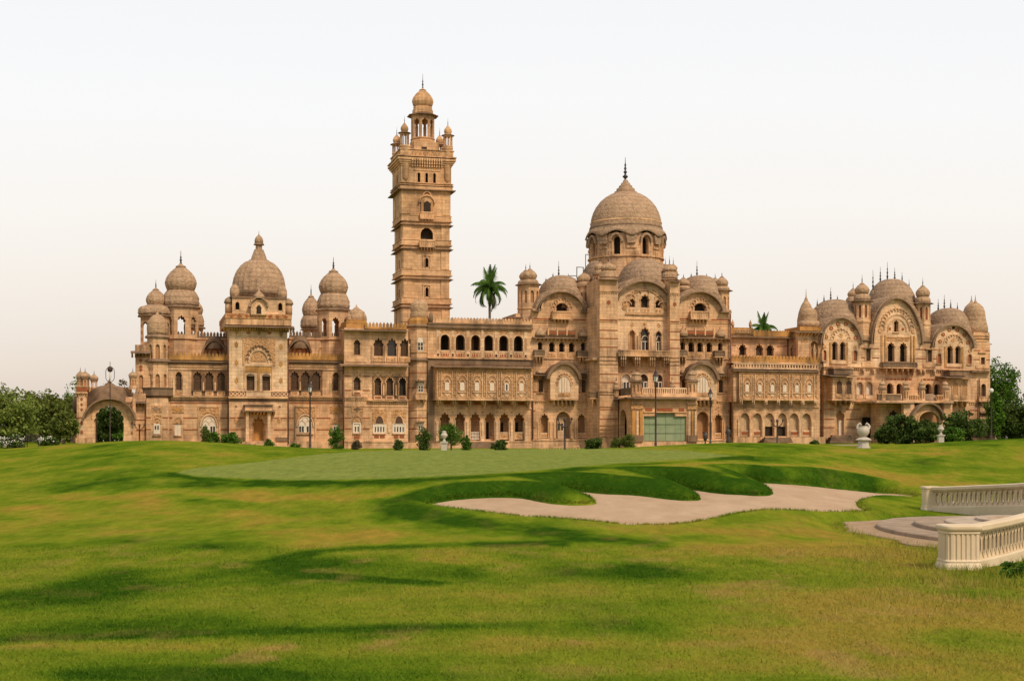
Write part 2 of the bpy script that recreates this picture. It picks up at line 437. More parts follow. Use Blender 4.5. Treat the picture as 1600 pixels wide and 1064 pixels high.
def ground_z(X, Y, sd=None):
    z = base_z(X, Y)
    sd = sand_sd(X, Y) if sd is None else sd
    zs = sand_z(X, Y) - 0.05
    pe = np.sqrt(((X - PADX) / 4.25) ** 2 + ((Y - PADY) / 7.9) ** 2); pw = np.clip((1.22 - pe) / .2, 0, 1); pw = pw * pw * (3 - 2 * pw); z = z * (1 - pw) + (EYE - 2.31) * pw
    z = np.where(sd < 4, np.maximum(z, zs + .09 - np.clip(sd - .3, 0, 9) * .35), z)
    t = np.clip(sd / 1.25, 0, 1); up = 1 - (1 - t) ** 2.4
    low = z < zs + 0.25                      # the front lip is only a low edge
    t2 = np.clip(sd / 0.5, 0, 1)
    s = np.where(low, t2 * t2 * (3 - 2 * t2), up)
    zz = np.where(sd <= 0, zs + sd * .7, zs + 0.05 * np.clip(sd / .1, 0, 1) + (z - zs - 0.05) * s)
    zz = zz + np.where(sd > 0, 0.05 * (fbm(X * .45 + 9, Y * .45) - .5), 0) * np.clip(Y / 20, 0, 1)
    return zz
def gz(X, Y): return float(ground_z(np.array([float(X)]), np.array([float(Y)]))[0])

def bump_e(xp, yp, cx, cy, rx, ry, p=1.5):
    return np.exp(-(((xp - cx) / rx) ** 2 + ((yp - cy) / ry) ** 2) ** p)
def tones(X, Y, sd):
    """tone 0 straw .. 1 deep green; green = putting green mask; dry mask"""
    xp = pcol(X, Y); yp = HZ - (base_z(X, Y) - EYE) / np.maximum(Y, 1) * FOC
    n1 = fbm(X * .28 + 3, Y * .16 + 7, 5); n2 = fbm(X * .9, Y * .5 + 40, 4); n3 = fbm(X * .09 + 50, Y * .06, 3)
    xj = 26 * (fbm(X * 1.7, Y * 1.1 + 80) - .5); wx = xp + 2 * xj + 60 * (fbm(X * .5, Y * .5 + 80) - .5); wy = yp + 16 * (fbm(X * .5 + 30, Y * .5) - .5) + 10 * (fbm(X * 2.1 + 30, Y * 1.3) - .5)
    tone = 0.43 + 1.1 * (n1 - .5) + 0.75 * (n2 - .5) + .5 * (n3 - .5)
    P = [(340, 788, 75, 10, .45), (300, 760, 330, 10, .35), (540, 880, 100, 16, .12),
         (500, 986, 420, 16, .45), (300, 850, 260, 30, .1), (80, 870, 140, 40, .15), (60, 935, 200, 20, .2), (900, 890, 180, 24, .15), (930, 850, 130, 9, .2), (820, 975, 300, 14, .35),
         (320, 1055, 220, 14, .6), (740, 815, 170, 10, .45), (820, 828, 130, 8, .35), (690, 795, 90, 9, .4), (450, 755, 200, 7, .4), (120, 745, 220, 12, .35),
         (1020, 975, 120, 20, .3), (1000, 845, 200, 8, .15), (1300, 720, 200, 6, .35), (1560, 735, 160, 12, .5), (1400, 800, 70, 12, .35), (200, 700, 200, 8, .2),
         (1530, 692, 120, 6, .45), (1180, 700, 120, 8, .4), (1440, 1010, 160, 30, .25),
         (560, 830, 120, 12, -.30), (700, 870, 90, 10, -.25), (250, 775, 230, 8, -.30), (660, 930, 200, 20, -.2), (640, 1010, 500, 14, -.4), (1000, 1040, 300, 18, -.35), (1200, 870, 300, 30, -.28),
         (1330, 960, 260, 40, -.3), (1480, 1000, 200, 60, -.25), (1250, 740, 120, 8, -.35), (1380, 750, 100, 12, -.35), (1400, 705, 90, 5, -.5), (150, 1010, 200, 8, -.35), (1200, 825, 120, 12, -.2), (1420, 880, 120, 30, -.2)]
    for cx, cy, rx, ry, a in P: tone = tone + (.42 if a > 0 else 1.0) * a * bump_e(wx, wy, cx, cy, rx, ry)
    # narrow bands of darker grass left by old mowing lines
    B = [([(430, 882), (445, 872), (500, 861), (600, 854), (720, 850), (870, 849)], 4.5, .75), ([(430, 882), (452, 893), (520, 902), (600, 907), (680, 911)], 5, .75), ([(425, 882), (450, 880), (480, 880)], 7, .4), ([(275, 777), (330, 781), (400, 791)], 6, .5),
         ([(270, 757), (420, 758), (640, 754)], 5, .45), ([(600, 785), (640, 800), (740, 816), (830, 829), (900, 838), (1010, 850)], 8, .5), ([(0, 1001), (200, 993), (420, 986), (600, 980), (820, 975)], 6, .5),
         ([(130, 1058), (280, 1050), (420, 1058)], 11, .5), ([(860, 880), (1000, 888), (1070, 903)], 12, .3), ([(0, 935), (90, 925), (180, 905)], 12, .3), ([(200, 845), (330, 850), (430, 862)], 9, .25), ([(1280, 800), (1360, 812), (1430, 806)], 7, .3)]
    hx = xp + 8 * (fbm(X * 1.2 + 5, Y * .9) - .5); hy = yp + 4 * (fbm(X * 1.6, Y * 1.0 + 9) - .5)
    for pl, wd, a in B:
        dm = np.full(xp.shape, 99.)
        for (x0, y0), (x1, y1) in zip(pl[:-1], pl[1:]):
            ax, ay = (x1 - x0) / 5, y1 - y0; qx, qy = (hx - x0) / 5, hy - y0
            t_ = np.clip((qx * ax + qy * ay) / (ax * ax + ay * ay), 0, 1); dm = np.minimum(dm, np.hypot(qx - t_ * ax, qy - t_ * ay))
        tone = tone + .72 * a * np.clip(1.35 - dm / wd, 0, 1)
    wy2 = yp + 1.5 * (fbm(X * .2, Y * .2) - .5)
    up = np.interp(xp, [272, 300, 400, 480, 560, 700, 900, 1000, 1080, 1157], [738, 731, 721, 711, 704, 701, 700, 701, 703.5, 712]); lo = np.interp(xp, [272, 310, 400, 520, 640, 760, 850, 960, 1100, 1157], [738, 745, 749, 751, 747, 741, 734, 725, 717, 712])
    green = np.clip((wy2 - up) / 1.6, 0, 1) * np.clip((lo - wy2) / 1.8, 0, 1)
    tone = tone + .45 * np.clip(1 - abs(yp - lo - 3) / 4, 0, 1) * (xp > 260) * (xp < 1180)
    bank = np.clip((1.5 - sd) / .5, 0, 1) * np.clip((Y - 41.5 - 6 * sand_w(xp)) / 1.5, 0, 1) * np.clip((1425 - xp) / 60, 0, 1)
    tone = tone + .62 * bank - .16 * np.clip((sd - 1.4) / .3, 0, 1) * np.clip((2.6 - sd) / .6, 0, 1) * (Y > 43) * np.clip((1400 - xp) / 80, 0, 1)  # paler strip above the bank: its lit ridge put into the tone
    dry = .6 * np.clip((fbm(X * 1.8 + 11, Y * .9 + 2, 5) - .56) * 6, 0, 1) * np.clip(bump_e(xp, yp, 640, 1015, 700, 26) + bump_e(xp, yp, 700, 878, 110, 12) + bump_e(xp, yp, 1300, 930, 300, 60) * .8 + bump_e(xp, yp, 330, 880, 420, 50) * .35
          + bump_e(xp, yp, 1040, 860, 300, 26) * .5 + bump_e(xp, yp, 1250, 1040, 400, 30) * .8 + .12, 0, 1)
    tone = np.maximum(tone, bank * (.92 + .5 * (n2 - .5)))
    return np.clip(tone, 0, 1), green, dry * (1 - green)

# lawn material: straw / mid / deep green by the ground's own colour maps, plus fine mottling
t = NT('lawn', 1.0); t.b.inputs['Specular IOR Level'].default_value = 0.0
def attr(t, name):
    a = t.n('ShaderNodeAttribute'); a.attribute_name = name; return a.outputs['Fac']
geo = t.n('ShaderNodeNewGeometry')
fine = t.noise(7, 6, None, 0.7); mid = t.noise(1.6, 5, t.mapped((1, .6, 1)), 0.65); vf = t.noise(38, 3, t.mapped((1, .55, 1)), 0.7)
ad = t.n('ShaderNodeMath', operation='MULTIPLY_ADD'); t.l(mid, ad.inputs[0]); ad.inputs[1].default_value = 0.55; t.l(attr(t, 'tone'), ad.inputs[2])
ad2 = t.n('ShaderNodeMath', operation='MULTIPLY_ADD'); t.l(fine, ad2.inputs[0]); ad2.inputs[1].default_value = 0.5; t.l(ad.outputs[0], ad2.inputs[2])
sc2 = t.n('ShaderNodeMath', operation='MULTIPLY'); t.l(ad2.outputs[0], sc2.inputs[0]); sc2.inputs[1].default_value = 0.62
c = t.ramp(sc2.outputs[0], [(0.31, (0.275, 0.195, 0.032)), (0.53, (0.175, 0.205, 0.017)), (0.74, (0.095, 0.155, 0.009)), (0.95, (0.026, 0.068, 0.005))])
cr_ = None
c = t.mix(attr(t, 'dry'), c, (0.30, 0.19, 0.06))
gm = t.mix(t.ramp(mid, [(0.3, (0, 0, 0)), (0.7, (1, 1, 1))]), (0.165, 0.205, 0.042), (0.215, 0.245, 0.065))
c = t.mix(attr(t, 'green'), c, gm)
c = t.mix(0.8, c, t.ramp(vf, [(0.3, (0.72, 0.72, 0.70)), (0.7, (1.2, 1.2, 1.15))]), 'MULTIPLY')
st = t.noise(3.2, 5, t.mapped((1, .28, 1)), .75); c = t.mix(0.85, c, t.ramp(st, [(0.32, (0.70, 0.74, 0.72)), (0.68, (1.22, 1.18, 1.15))]), 'MULTIPLY')
t.color(c)
hb = t.n('ShaderNodeMath', operation='ADD'); t.l(vf, hb.inputs[0]); t.l(fine, hb.inputs[1])
t.bump(hb.outputs[0], 0.05, 0.5)
t = NT('sand', 0.95)
n1 = t.noise(0.9, 6, t.mapped((1, .5, 1)), .65); n2 = t.noise(25, 3)
c = t.mix(t.ramp(n1, [(0.3, (0, 0, 0)), (0.7, (1, 1, 1))]), (0.385, 0.255, 0.155), (0.49, 0.345, 0.225))
t.color(t.mix(.5, c, t.ramp(n2, [(0.3, (0.8, 0.8, 0.8)), (0.7, (1.15, 1.15, 1.15))]), 'MULTIPLY')); wv = t.n('ShaderNodeTexWave'); wv.inputs['Scale'].default_value = .45; wv.inputs['Distortion'].default_value = 14; wv.inputs['Detail'].default_value = 4; t.l(t.co(), wv.inputs['Vector']); hs = t.n('ShaderNodeMath', operation='MULTIPLY_ADD'); t.l(wv.outputs['Fac'], hs.inputs[0]); hs.inputs[1].default_value = .7; t.l(n2, hs.inputs[2]); t.bump(hs.outputs[0], 0.04, 0.45)
t = NT('gravel', 0.95)
n1 = t.noise(1.2, 6); c = t.mix(t.ramp(n1, [(0.3, (0, 0, 0)), (0.7, (1, 1, 1))]), (0.26, 0.18, 0.12), (0.36, 0.26, 0.18)); t.color(c); t.bump(n1, .03, .5)
t = NT('dirt', 0.95)
n1 = t.noise(2.2, 6, None, .7); c = t.mix(t.ramp(n1, [(0.3, (0, 0, 0)), (0.7, (1, 1, 1))]), (0.27, 0.175, 0.10), (0.40, 0.28, 0.175)); t.color(c); t.bump(n1, .04, .6)

def build_ground():
    cols = np.concatenate([np.linspace(-9000, -700, 22), np.linspace(-600, -40, 18), np.arange(-20, 1621, 3.5), np.linspace(1650, 2300, 18), np.linspace(2500, 10600, 22)])
    rows = np.concatenate([np.array([1.2, 2, 3, 4.5, 6, 7.5]), np.geomspace(8.6, 33.5, 150), np.arange(33.7, 62, .13), np.geomspace(62.2, 120, 110), np.geomspace(122, 420, 50), np.geomspace(450, 3900, 14)])
    X = (cols[None] - 800) / FOC * rows[:, None]; Y = np.repeat(rows[:, None], len(cols), 1)
    sd = sand_sd(X, Y); Z = ground_z(X, Y, sd)
    tone, green, dry = tones(X, Y, sd)
    nr, nc = X.shape
    Zs = sand_z(X, Y) - .05 + .012 + .03 * (fbm(X * 1.3, Y * 1.3) - .5)
    # one extra row closes the sheet behind the camera
    Xb = (cols - 800) / FOC * 14.0; V = np.concatenate([np.stack([Xb, np.full(nc, -60.), np.full(nc, EYE - 1.7)], 1), np.stack([X, Y, Z], 2).reshape(-1, 3)]); V2 = V.copy(); V2[nc:, 2] = Zs.ravel()
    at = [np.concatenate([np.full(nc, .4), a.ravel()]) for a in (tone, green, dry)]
    nr += 1
    i = np.arange(nr - 1)[:, None] * nc + np.arange(nc - 1)[None]
    F = np.stack([i, i + 1, i + 1 + nc, i + nc], 2).reshape(-1, 4)
    sdv = np.concatenate([np.full(nc, 9.), sd.ravel()])
    fs = sdv[F]
    for name, sel, matn in (('lawn', fs.max(1) > -.12, 'lawn'), ('sand', fs.min(1) < .15, 'sand')):
        f = F[sel]; used = np.unique(f); remap = np.zeros(len(V), int); remap[used] = np.arange(len(used))
        me = bpy.data.meshes.new(name)
        me.vertices.add(len(used)); me.vertices.foreach_set('co', (V if matn == 'lawn' else V2)[used].astype(np.float32).ravel())
        me.loops.add(f.size); me.loops.foreach_set('vertex_index', remap[f].astype(np.int32).ravel())
        me.polygons.add(len(f)); me.polygons.foreach_set('loop_start', np.arange(0, f.size, 4, dtype=np.int32)); me.polygons.foreach_set('loop_total', np.full(len(f), 4, np.int32))
        me.polygons.foreach_set('use_smooth', np.ones(len(f), bool))
        me.update(); me.validate()
        if matn == 'lawn':
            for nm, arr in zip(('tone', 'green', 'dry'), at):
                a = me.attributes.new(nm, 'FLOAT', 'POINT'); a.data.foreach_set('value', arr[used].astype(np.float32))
        me.materials.append(M[matn])
        o = bpy.data.objects.new(name, me); COL.objects.link(o); o['kind'] = 'structure'
build_ground()

def tri_cloud(name, P, T, matn, attrs=None, parent=None):
    """triangle soup P (n,3,3)"""
    n = len(P); me = bpy.data.meshes.new(name)
    me.vertices.add(n * 3); me.vertices.foreach_set('co', P.astype(np.float32).ravel())
    me.loops.add(n * 3); me.loops.foreach_set('vertex_index', np.arange(n * 3, dtype=np.int32))
    me.polygons.add(n); me.polygons.foreach_set('loop_start', np.arange(0, n * 3, 3, dtype=np.int32)); me.polygons.foreach_set('loop_total', np.full(n, 3, np.int32))
    me.update(); me.validate()
    for k, v in (attrs or {}).items():
        a = me.attributes.new(k, 'FLOAT', 'POINT'); a.data.foreach_set('value', np.repeat(v, 3).astype(np.float32))
    me.materials.append(M[matn])
    o = bpy.data.objects.new(name, me); COL.objects.link(o)
    if parent is not None: o.parent = parent
    return o
t = NT('grass_blade', 0.8); t.b.inputs['Specular IOR Level'].default_value = 0.0
g = t.n('ShaderNodeNewGeometry')
ad = t.n('ShaderNodeMath', operation='MULTIPLY_ADD'); t.l(g.outputs['Random Per Island'], ad.inputs[0]); ad.inputs[1].default_value = 0.5
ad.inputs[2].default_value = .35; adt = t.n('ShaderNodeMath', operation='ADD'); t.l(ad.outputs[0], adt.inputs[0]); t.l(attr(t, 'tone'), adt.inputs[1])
sc3 = t.n('ShaderNodeMath', operation='MULTIPLY'); t.l(adt.outputs[0], sc3.inputs[0]); sc3.inputs[1].default_value = 0.62
c = t.ramp(sc3.outputs[0], [(0.33, (0.29, 0.235, 0.055)), (0.53, (0.20, 0.215, 0.026)), (0.78, (0.11, 0.175, 0.013)), (0.96, (0.04, 0.095, 0.007))])
c = t.mix(attr(t, 'dry'), c, (0.36, 0.24, 0.09)); t.color(c)
def blades(name, X, Y, h, wd, lean=.6):
    sd = sand_sd(X, Y); k = sd > 0.05; X, Y = X[k], Y[k]; h = h[k]; wd = wd[k]
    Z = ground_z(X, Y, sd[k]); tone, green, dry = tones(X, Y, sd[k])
    n = len(X); a = RNG.random(n) * 2 * PI; b = RNG.random(n) * 2 * PI
    base = np.stack([X, Y, Z - .004], 1); side = np.stack([np.cos(a), np.sin(a), 0 * a], 1) * (wd / 2)[:, None]
    tip = base + np.stack([np.cos(b) * lean * h, np.sin(b) * lean * h, h], 1)
    return tri_cloud(name, np.stack([base - side, base + side, tip], 1), None, 'grass_blade', {'tone': tone, 'dry': dry})
def near_grass():
    n = 230000
    y = 8.8 * (30 / 8.8) ** (RNG.random(n) ** 0.9); xp = RNG.uniform(-30, 1630, n); X = (xp - 800) / FOC * y
    sc_ = (y / 12) ** .5
    o = blades('grass', X, y, RNG.uniform(.01, .03, n) * (1 + 1.2 * (RNG.random(n) < .08)) * sc_, .007 * sc_, 1.0); o['kind'] = 'stuff'
    # uncut grass round the steps and balustrade
    n = 60000
    xp = RNG.uniform(1150, 1700, n); y = RNG.uniform(16.5, 43, n); X = (xp - 800) / FOC * y
    pe = np.sqrt(((X - PADX) / 4.05) ** 2 + ((y - PADY) / 7.7) ** 2)
    p = np.clip((xp - 1290) / 250, 0, 1) * (fbm(X * .8, y * .8) > .42) * np.exp(-((y - 25) / 6) ** 2) + .9 * np.clip(1 - abs(pe - 1.03) / .08, 0, 1) * (fbm(X * 1.5, y * 1.5) > .4)
    keep = (RNG.random(n) < p) & (pe > .97)
    X, y = X[keep], y[keep]; n = len(X)
    o = blades('tall_grass', X, y, RNG.uniform(.06, .20, n), RNG.uniform(.006, .013, n), .5); o['kind'] = 'stuff'
near_grass()
def edge_grass():
    # ragged grass hanging over the rim of the sand
    k = RNG.integers(0, len(SPOLY), 60000); f = RNG.random(60000)[:, None]; p = SPOLY[k] * (1 - f) + np.roll(SPOLY, -1, 0)[k] * f + RNG.normal(0, .10, (60000, 2))
    p = p[RNG.random(len(p)) < .35 + .6 * (fbm(p[:, 0] * 1.1, p[:, 1] * 1.1) > .5)]; n = len(p)
    o = blades('edge_grass', p[:, 0], p[:, 1], RNG.uniform(.03, .10, n), RNG.uniform(.012, .03, n), .8); o['kind'] = 'stuff'
edge_grass()
def drive():
    # gravel drive in front of the palace steps
    xs = np.linspace(1255, 1352, 40); ds = np.linspace(96, 150, 26); X = (xs[None] - 800) / FOC * ds[:, None]; Y = np.repeat(ds[:, None], 40, 1); Z = ground_z(X, Y) + .03
    me = bpy.data.meshes.new('drive'); V = np.stack([X, Y, Z], 2).reshape(-1, 3); me.from_pydata(V.tolist(), [], [(j * 40 + i, j * 40 + i + 1, (j + 1) * 40 + i + 1, (j + 1) * 40 + i) for j in range(25) for i in range(39)])
    me.materials.append(M['gravel']); o = bpy.data.objects.new('drive', me); COL.objects.link(o); o['kind'] = 'structure'
drive()
# ------------------------------------------------------------------ palace: facade frame u (along), v (into the building), z (up)
TH = R(15); UX, UY = math.cos(TH), math.sin(TH); NX, NY = -UY, UX
D0 = 220.0; ZB = 0.0
def loc(px, py, v):
    dx = (px - 800) / FOC
    t_ = (D0 * NY + v) / (NX * dx + NY)
    X, Y = t_ * dx, t_
    return (X * UX + (Y - D0) * UY, EYE + t_ * (HZ - py) / FOC, t_ / FOC)
def U(px, v): return loc(px, HZ, v)[0]
def Zp(px, py, v): return loc(px, py, v)[1]
def S(px, v): return loc(px, HZ, v)[2]
def to_world(u, v): return (u * UX + v * NX, D0 + u * UY + v * NY)
palace = empty("palace", (0, D0, 0), TH)
tag(palace, "long ornate sandstone palace of domes, arcades and a tall bell tower beyond the lawn", "palace")

def jit(): return random.uniform(0, .012)
def outline(kind, cx, yt, yb, w):
    """opening outline in photograph pixels, clockwise from lower left"""
    h = w / 2.0
    if kind == 'rect': return [(cx - h, yb), (cx - h, yt), (cx + h, yt), (cx + h, yb)]
    if kind == 'circle':
        return [(cx - h * math.cos(a), (yt + yb) / 2 - (yb - yt) / 2 * math.sin(a)) for a in np.linspace(0, 2 * PI, 17)[:-1]]
    H = min(h * 1.15, (yb - yt) * .55)
    pts = [(cx - h, yb)]
    if kind == 'round':
        for a in np.linspace(PI, 0, 13): pts.append((cx + h * math.cos(a), yt + H - H * math.sin(a)))
    elif kind == 'point':
        H = min(h * 1.5, (yb - yt) * .6)
        for a in np.linspace(PI, PI / 2, 7): pts.append((cx + h * math.cos(a) * (1 - .12 * (1 - abs(math.cos(a)))), yt + H - H * (math.sin(a) ** .85)))
        pts += [(2 * cx - x, y) for x, y in pts[-2:0:-1]]
    elif kind.startswith('cusp'):
        n = int(kind[4:] or 5); H = min(h * 1.45, (yb - yt) * .55)
        pts = [(cx - h * .86, yb)]
        for a in np.linspace(PI, 0, n * 4 + 1):
            r = .80 + .20 * abs(math.sin(n * (PI - a))) ** .7
            pk = 1.0 + .10 * math.exp(-((a - PI / 2) / .22) ** 2)
            pts.append((cx + h * r * math.cos(a), yt + H - H * r * math.sin(a) * pk))
        pts.append((cx + h * .86, yb)); return pts
    pts.append((cx + h, yb)); return pts

class Sec:
    """one part of the palace, drawn in photograph pixels on the plane v"""
    def __init__(s, name, v, xr, parent=palace):
        s.mb = MB(); s.name = name; s.v = v; s.xr = xr; s.holes = []; s.panels = []; s.subs = []
        s.obj = None; s.parent = parent
    def c(s, x, y, dv=0.0): return (U(x, s.v + dv), Zp(s.xr, y, s.v + dv))
    def box(s, x0, x1, y0, y1, dv0, dv1, mat, mb=None):
        dv0 -= jit()
        u0, z0 = s.c(x0, y0, dv0); u1, z1 = s.c(x1, y1, dv0)
        (mb or s.mb).box(u0, u1, s.v + dv0, s.v + dv1, z0, z1, mat)
    def panel(s, x0, x1, y0, y1, mat='sandstone', dv=0.0, T=.8): s.panels.append(([(x0, y1), (x0, y0), (x1, y0), (x1, y1)], mat, dv, T))
    def poly(s, pts, mat='sandstone', dv=0.0, T=.8): s.panels.append((pts, mat, dv, T))
    def core(s, x0, x1, y0, y1, dv0=1.3, dv1=9, mat='sandstone'): dv0 = max(dv0, 1.3); s.box(x0 + .6, x1 - .6, y0, y1, dv0, dv1, mat)
    def band(s, x0, x1, y, h=1.6, mat='red_stone', p=.05, dv=0.0): s.box(x0, x1, y - h / 2, y + h / 2, dv - p - jit(), dv + .02, mat)
    def cornice(s, x0, x1, y, h=3.5, p=.35, mat='trim_stone', dv=0.0):
        s.box(x0, x1, y - h / 2, y, dv - p, dv + .05, mat); s.box(x0, x1, y + .01, y + h / 2, dv - p * .55, dv + .05, mat)
        n = int((x1 - x0) / 3.2)
        for i in range(n): q = x0 + (x1 - x0) * (i + .5) / n; s.box(q - .85, q + .85, y + h / 2, y + h / 2 + 2.0, dv - p * .5, dv + .02, mat)
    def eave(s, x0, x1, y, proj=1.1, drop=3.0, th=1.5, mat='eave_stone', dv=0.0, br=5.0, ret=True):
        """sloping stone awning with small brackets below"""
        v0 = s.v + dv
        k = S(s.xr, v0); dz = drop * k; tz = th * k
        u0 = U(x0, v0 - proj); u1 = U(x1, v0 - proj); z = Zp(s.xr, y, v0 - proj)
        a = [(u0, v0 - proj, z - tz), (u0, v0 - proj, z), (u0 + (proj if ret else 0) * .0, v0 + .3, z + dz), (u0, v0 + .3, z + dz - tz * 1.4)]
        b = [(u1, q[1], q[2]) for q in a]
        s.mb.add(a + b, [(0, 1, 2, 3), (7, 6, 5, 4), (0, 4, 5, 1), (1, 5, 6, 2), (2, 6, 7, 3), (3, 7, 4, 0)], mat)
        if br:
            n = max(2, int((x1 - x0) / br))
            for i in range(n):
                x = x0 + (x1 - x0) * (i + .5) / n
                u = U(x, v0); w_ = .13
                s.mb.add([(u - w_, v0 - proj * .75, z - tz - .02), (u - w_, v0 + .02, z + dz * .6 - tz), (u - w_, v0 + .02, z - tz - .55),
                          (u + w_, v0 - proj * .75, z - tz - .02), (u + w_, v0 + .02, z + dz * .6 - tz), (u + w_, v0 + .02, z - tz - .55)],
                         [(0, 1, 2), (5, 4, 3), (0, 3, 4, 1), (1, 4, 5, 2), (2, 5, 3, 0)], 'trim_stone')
    def brackets(s, x0, x1, y0, y1, n, proj=1.2, w=2.2, mat='trim_stone', dv=0.0, mb=None):
        for i in range(n):
            x = x0 + (x1 - x0) * (i + .5) / n if n > 1 else (x0 + x1) / 2
            for j in range(3):
                f0, f1 = j / 3, (j + 1) / 3
                s.box(x - w / 2, x + w / 2, y0 + (y1 - y0) * f0, y0 + (y1 - y0) * f1 - .02, dv - proj * (1 - f0 * .95), dv + .05, mat, mb)
    def merlons(s, x0, x1, y0, y1, pitch=5.2, mat='golden_stone', dv=0.0, solid=.3, T=.3):
        ys = y0 + (y1 - y0) * (1 - solid)
        s.box(x0, x1, ys, y1, dv - .0, dv + T, mat)
        n = max(1, int(round((x1 - x0) / pitch))); p = (x1 - x0) / n
        for i in range(n):
            cx = x0 + (i + .5) * p; h = p * .38
            pts = [(cx - h, ys), (cx - h, y0 + (ys - y0) * .45), (cx - h * .45, y0 + (ys - y0) * .2), (cx, y0), (cx + h * .45, y0 + (ys - y0) * .2), (cx + h, y0 + (ys - y0) * .45), (cx + h, ys)]
            s.mb.prism([s.c(a, b, dv) for a, b in pts], s.v + dv + .02, s.v + dv + T - .02, mat)
    def balustrade(s, x0, x1, y0, y1, n, mat='trim_stone', dv=0.0, T=.25, mb=None, solid=False):
        h = y1 - y0
        s.box(x0, x1, y0, y0 + h * .2, dv - .05, dv + T + .05, mat, mb); s.box(x0, x1, y1 - h * .15, y1, dv - .03, dv + T + .03, mat, mb)
        if solid: s.box(x0, x1, y0 + h * .2, y1 - h * .15, dv + .06, dv + T - .06, mat, mb)
        p = (x1 - x0) / n
        for i in range(n + 1): s.box(x0 + i * p - p * .2, x0 + i * p + p * .2, y0 + h * .2 + .01, y1 - h * .15 - .01, dv + .005, dv + T - .005, mat, mb)
    def ring(s, cx, ysp, rx, ry, th, dv0, dv1, mat, a0=0, a1=180, n=24, flare=0.0, mb=None, ey=1.0):
        """arched moulding: elliptical ring, thickness th px outward"""
        pts = []
        for a in np.linspace(R(180 - a0), R(180 - a1), n + 1):
            pts.append((cx + (rx + th + flare * abs(math.cos(a)) ** 6) * math.cos(a), ysp - (ry + th * ey) * math.sin(a) + flare * .8 * abs(math.cos(a)) ** 8))
        inn = []
        for a in np.linspace(R(180 - a1), R(180 - a0), n + 1):
            inn.append((cx + (rx + flare * abs(math.cos(a)) ** 6) * math.cos(a), ysp - ry * math.sin(a) + flare * .8 * abs(math.cos(a)) ** 8))
        m_ = mb or s.mb
        P = [s.c(x, y, dv0) for x, y in pts]; Q = [s.c(x, y, dv0) for x, y in inn[::-1]]
        k = n + 1; v0, v1 = s.v + dv0, s.v + dv1
        vs_ = [(p[0], v0, p[1]) for p in P] + [(q[0], v0, q[1]) for q in Q] + [(p[0], v1, p[1]) for p in P] + [(q[0], v1, q[1]) for q in Q]
        fs = []
        for i in range(n):
            fs += [(i, i + 1, k + i + 1, k + i)[::-1], (2 * k + i, 2 * k + i + 1, 3 * k + i + 1, 3 * k + i), (i, i + 1, 2 * k + i + 1, 2 * k + i), (k + i, k + i + 1, 3 * k + i + 1, 3 * k + i)[::-1]]
        fs += [(0, k, 3 * k, 2 * k), (k - 1, 2 * k - 1, 4 * k - 1, 3 * k - 1)[::-1]]
        m_.add(vs_, fs, mat)
    def lathe(s, cx, prof, seg, mat, dv=0.0, smooth=True, sv=1.0, mb=None, **kw):
        """prof in (radius px, y px) bottom to top"""
        v = s.v + dv; k = S(cx, v)
        (mb or s.mb).lathe(U(cx, v), v, [(max(r, .05) * k, Zp(s.xr, y, v)) for r, y in prof], seg, mat, smooth, sv, **kw)
    def plate(s, pts, mat, p=.06, dv=0.0):
        q = p + jit(); s.mb.prism([s.c(x, y, dv - q) for x, y in pts], s.v + dv - q, s.v + dv + .02, mat, back=False)
    def diamond(s, cx, cy, rx, ry, mat='golden_stone', p=.06, dv=0.0):
        pts = [(cx, cy - ry), (cx + rx * .5, cy - ry * .5), (cx + rx, cy - ry * .35), (cx + rx * .75, cy), (cx + rx, cy + ry * .35), (cx + rx * .5, cy + ry * .5), (cx, cy + ry)]
        pts += [(2 * cx - x, y) for x, y in pts[-2:0:-1]]; s.plate(pts, mat, p, dv)
    def disc(s, cx, cy, r, mat='red_stone', p=.06, dv=0.0): s.plate(outline('circle', cx, cy - r, cy + r, 2 * r), mat, p, dv)
    def hole(s, kind, cx, yt, yb, w): s.holes.append((kind, cx, yt, yb, w)); return outline(kind, cx, yt, yb, w)
    def win(s, kind, cx, yt, yb, w, style='dark', name='window', depth=.5, dv=0.0, surround=None, sill=False, label=None):
        """a real opening cut through the wall and what fills it"""
        s.holes.append((kind, cx, yt, yb, w))
        mb = MB(); x0, x1 = cx - w / 2 - .4, cx + w / 2 + .4
        d = dv + depth
        def B(a, b, c_, e, q0, q1, m_): s.box(a, b, c_, e, q0, q1, m_, mb)
        if style == 'dark': B(x0, x1, yt - .5, yb + .5, d + .25, d + .3, 'interior_shade')
        elif style == 'glass':
            B(x0, x1, yt - .5, yb + .5, d + .1, d + .14, 'glass')
            for f in ((0,) if w < 7 else (-.28, .28)): B(cx + f * w - .3, cx + f * w + .3, yt, yb, d, d + .09, 'lattice_wood')
            B(x0, x1, yt + (yb - yt) * .42, yt + (yb - yt) * .42 + .6, d + .01, d + .08, 'lattice_wood')
        elif style == 'wood':
            B(x0, x1, yt - .5, yb + .5, d + .08, d + .12, 'dark_wood')
            for f in (-.46, 0, .46): B(cx + f * w - .35, cx + f * w + .35, yt, yb, d, d + .07, 'lattice_wood')
            for q in (.35, .68): B(x0, x1, yt + (yb - yt) * q, yt + (yb - yt) * q + .7, d + .015, d + .075, 'lattice_wood')
        elif style == 'lattice':
            B(x0, x1, yt - .5, yb + .5, d + .1, d + .14, 'dark_wood')
            n = max(2, int(w / 1.8))
            for i in range(n + 1): B(cx - w / 2 + w * i / n - .25, cx - w / 2 + w * i / n + .25, yt, yb, d, d + .09, 'lattice_wood')
            for q in (.3, .5, .75): B(x0, x1, yt + (yb - yt) * q, yt + (yb - yt) * q + .6, d + .015, d + .08, 'lattice_wood')
        elif style in ('blind', 'buff'):
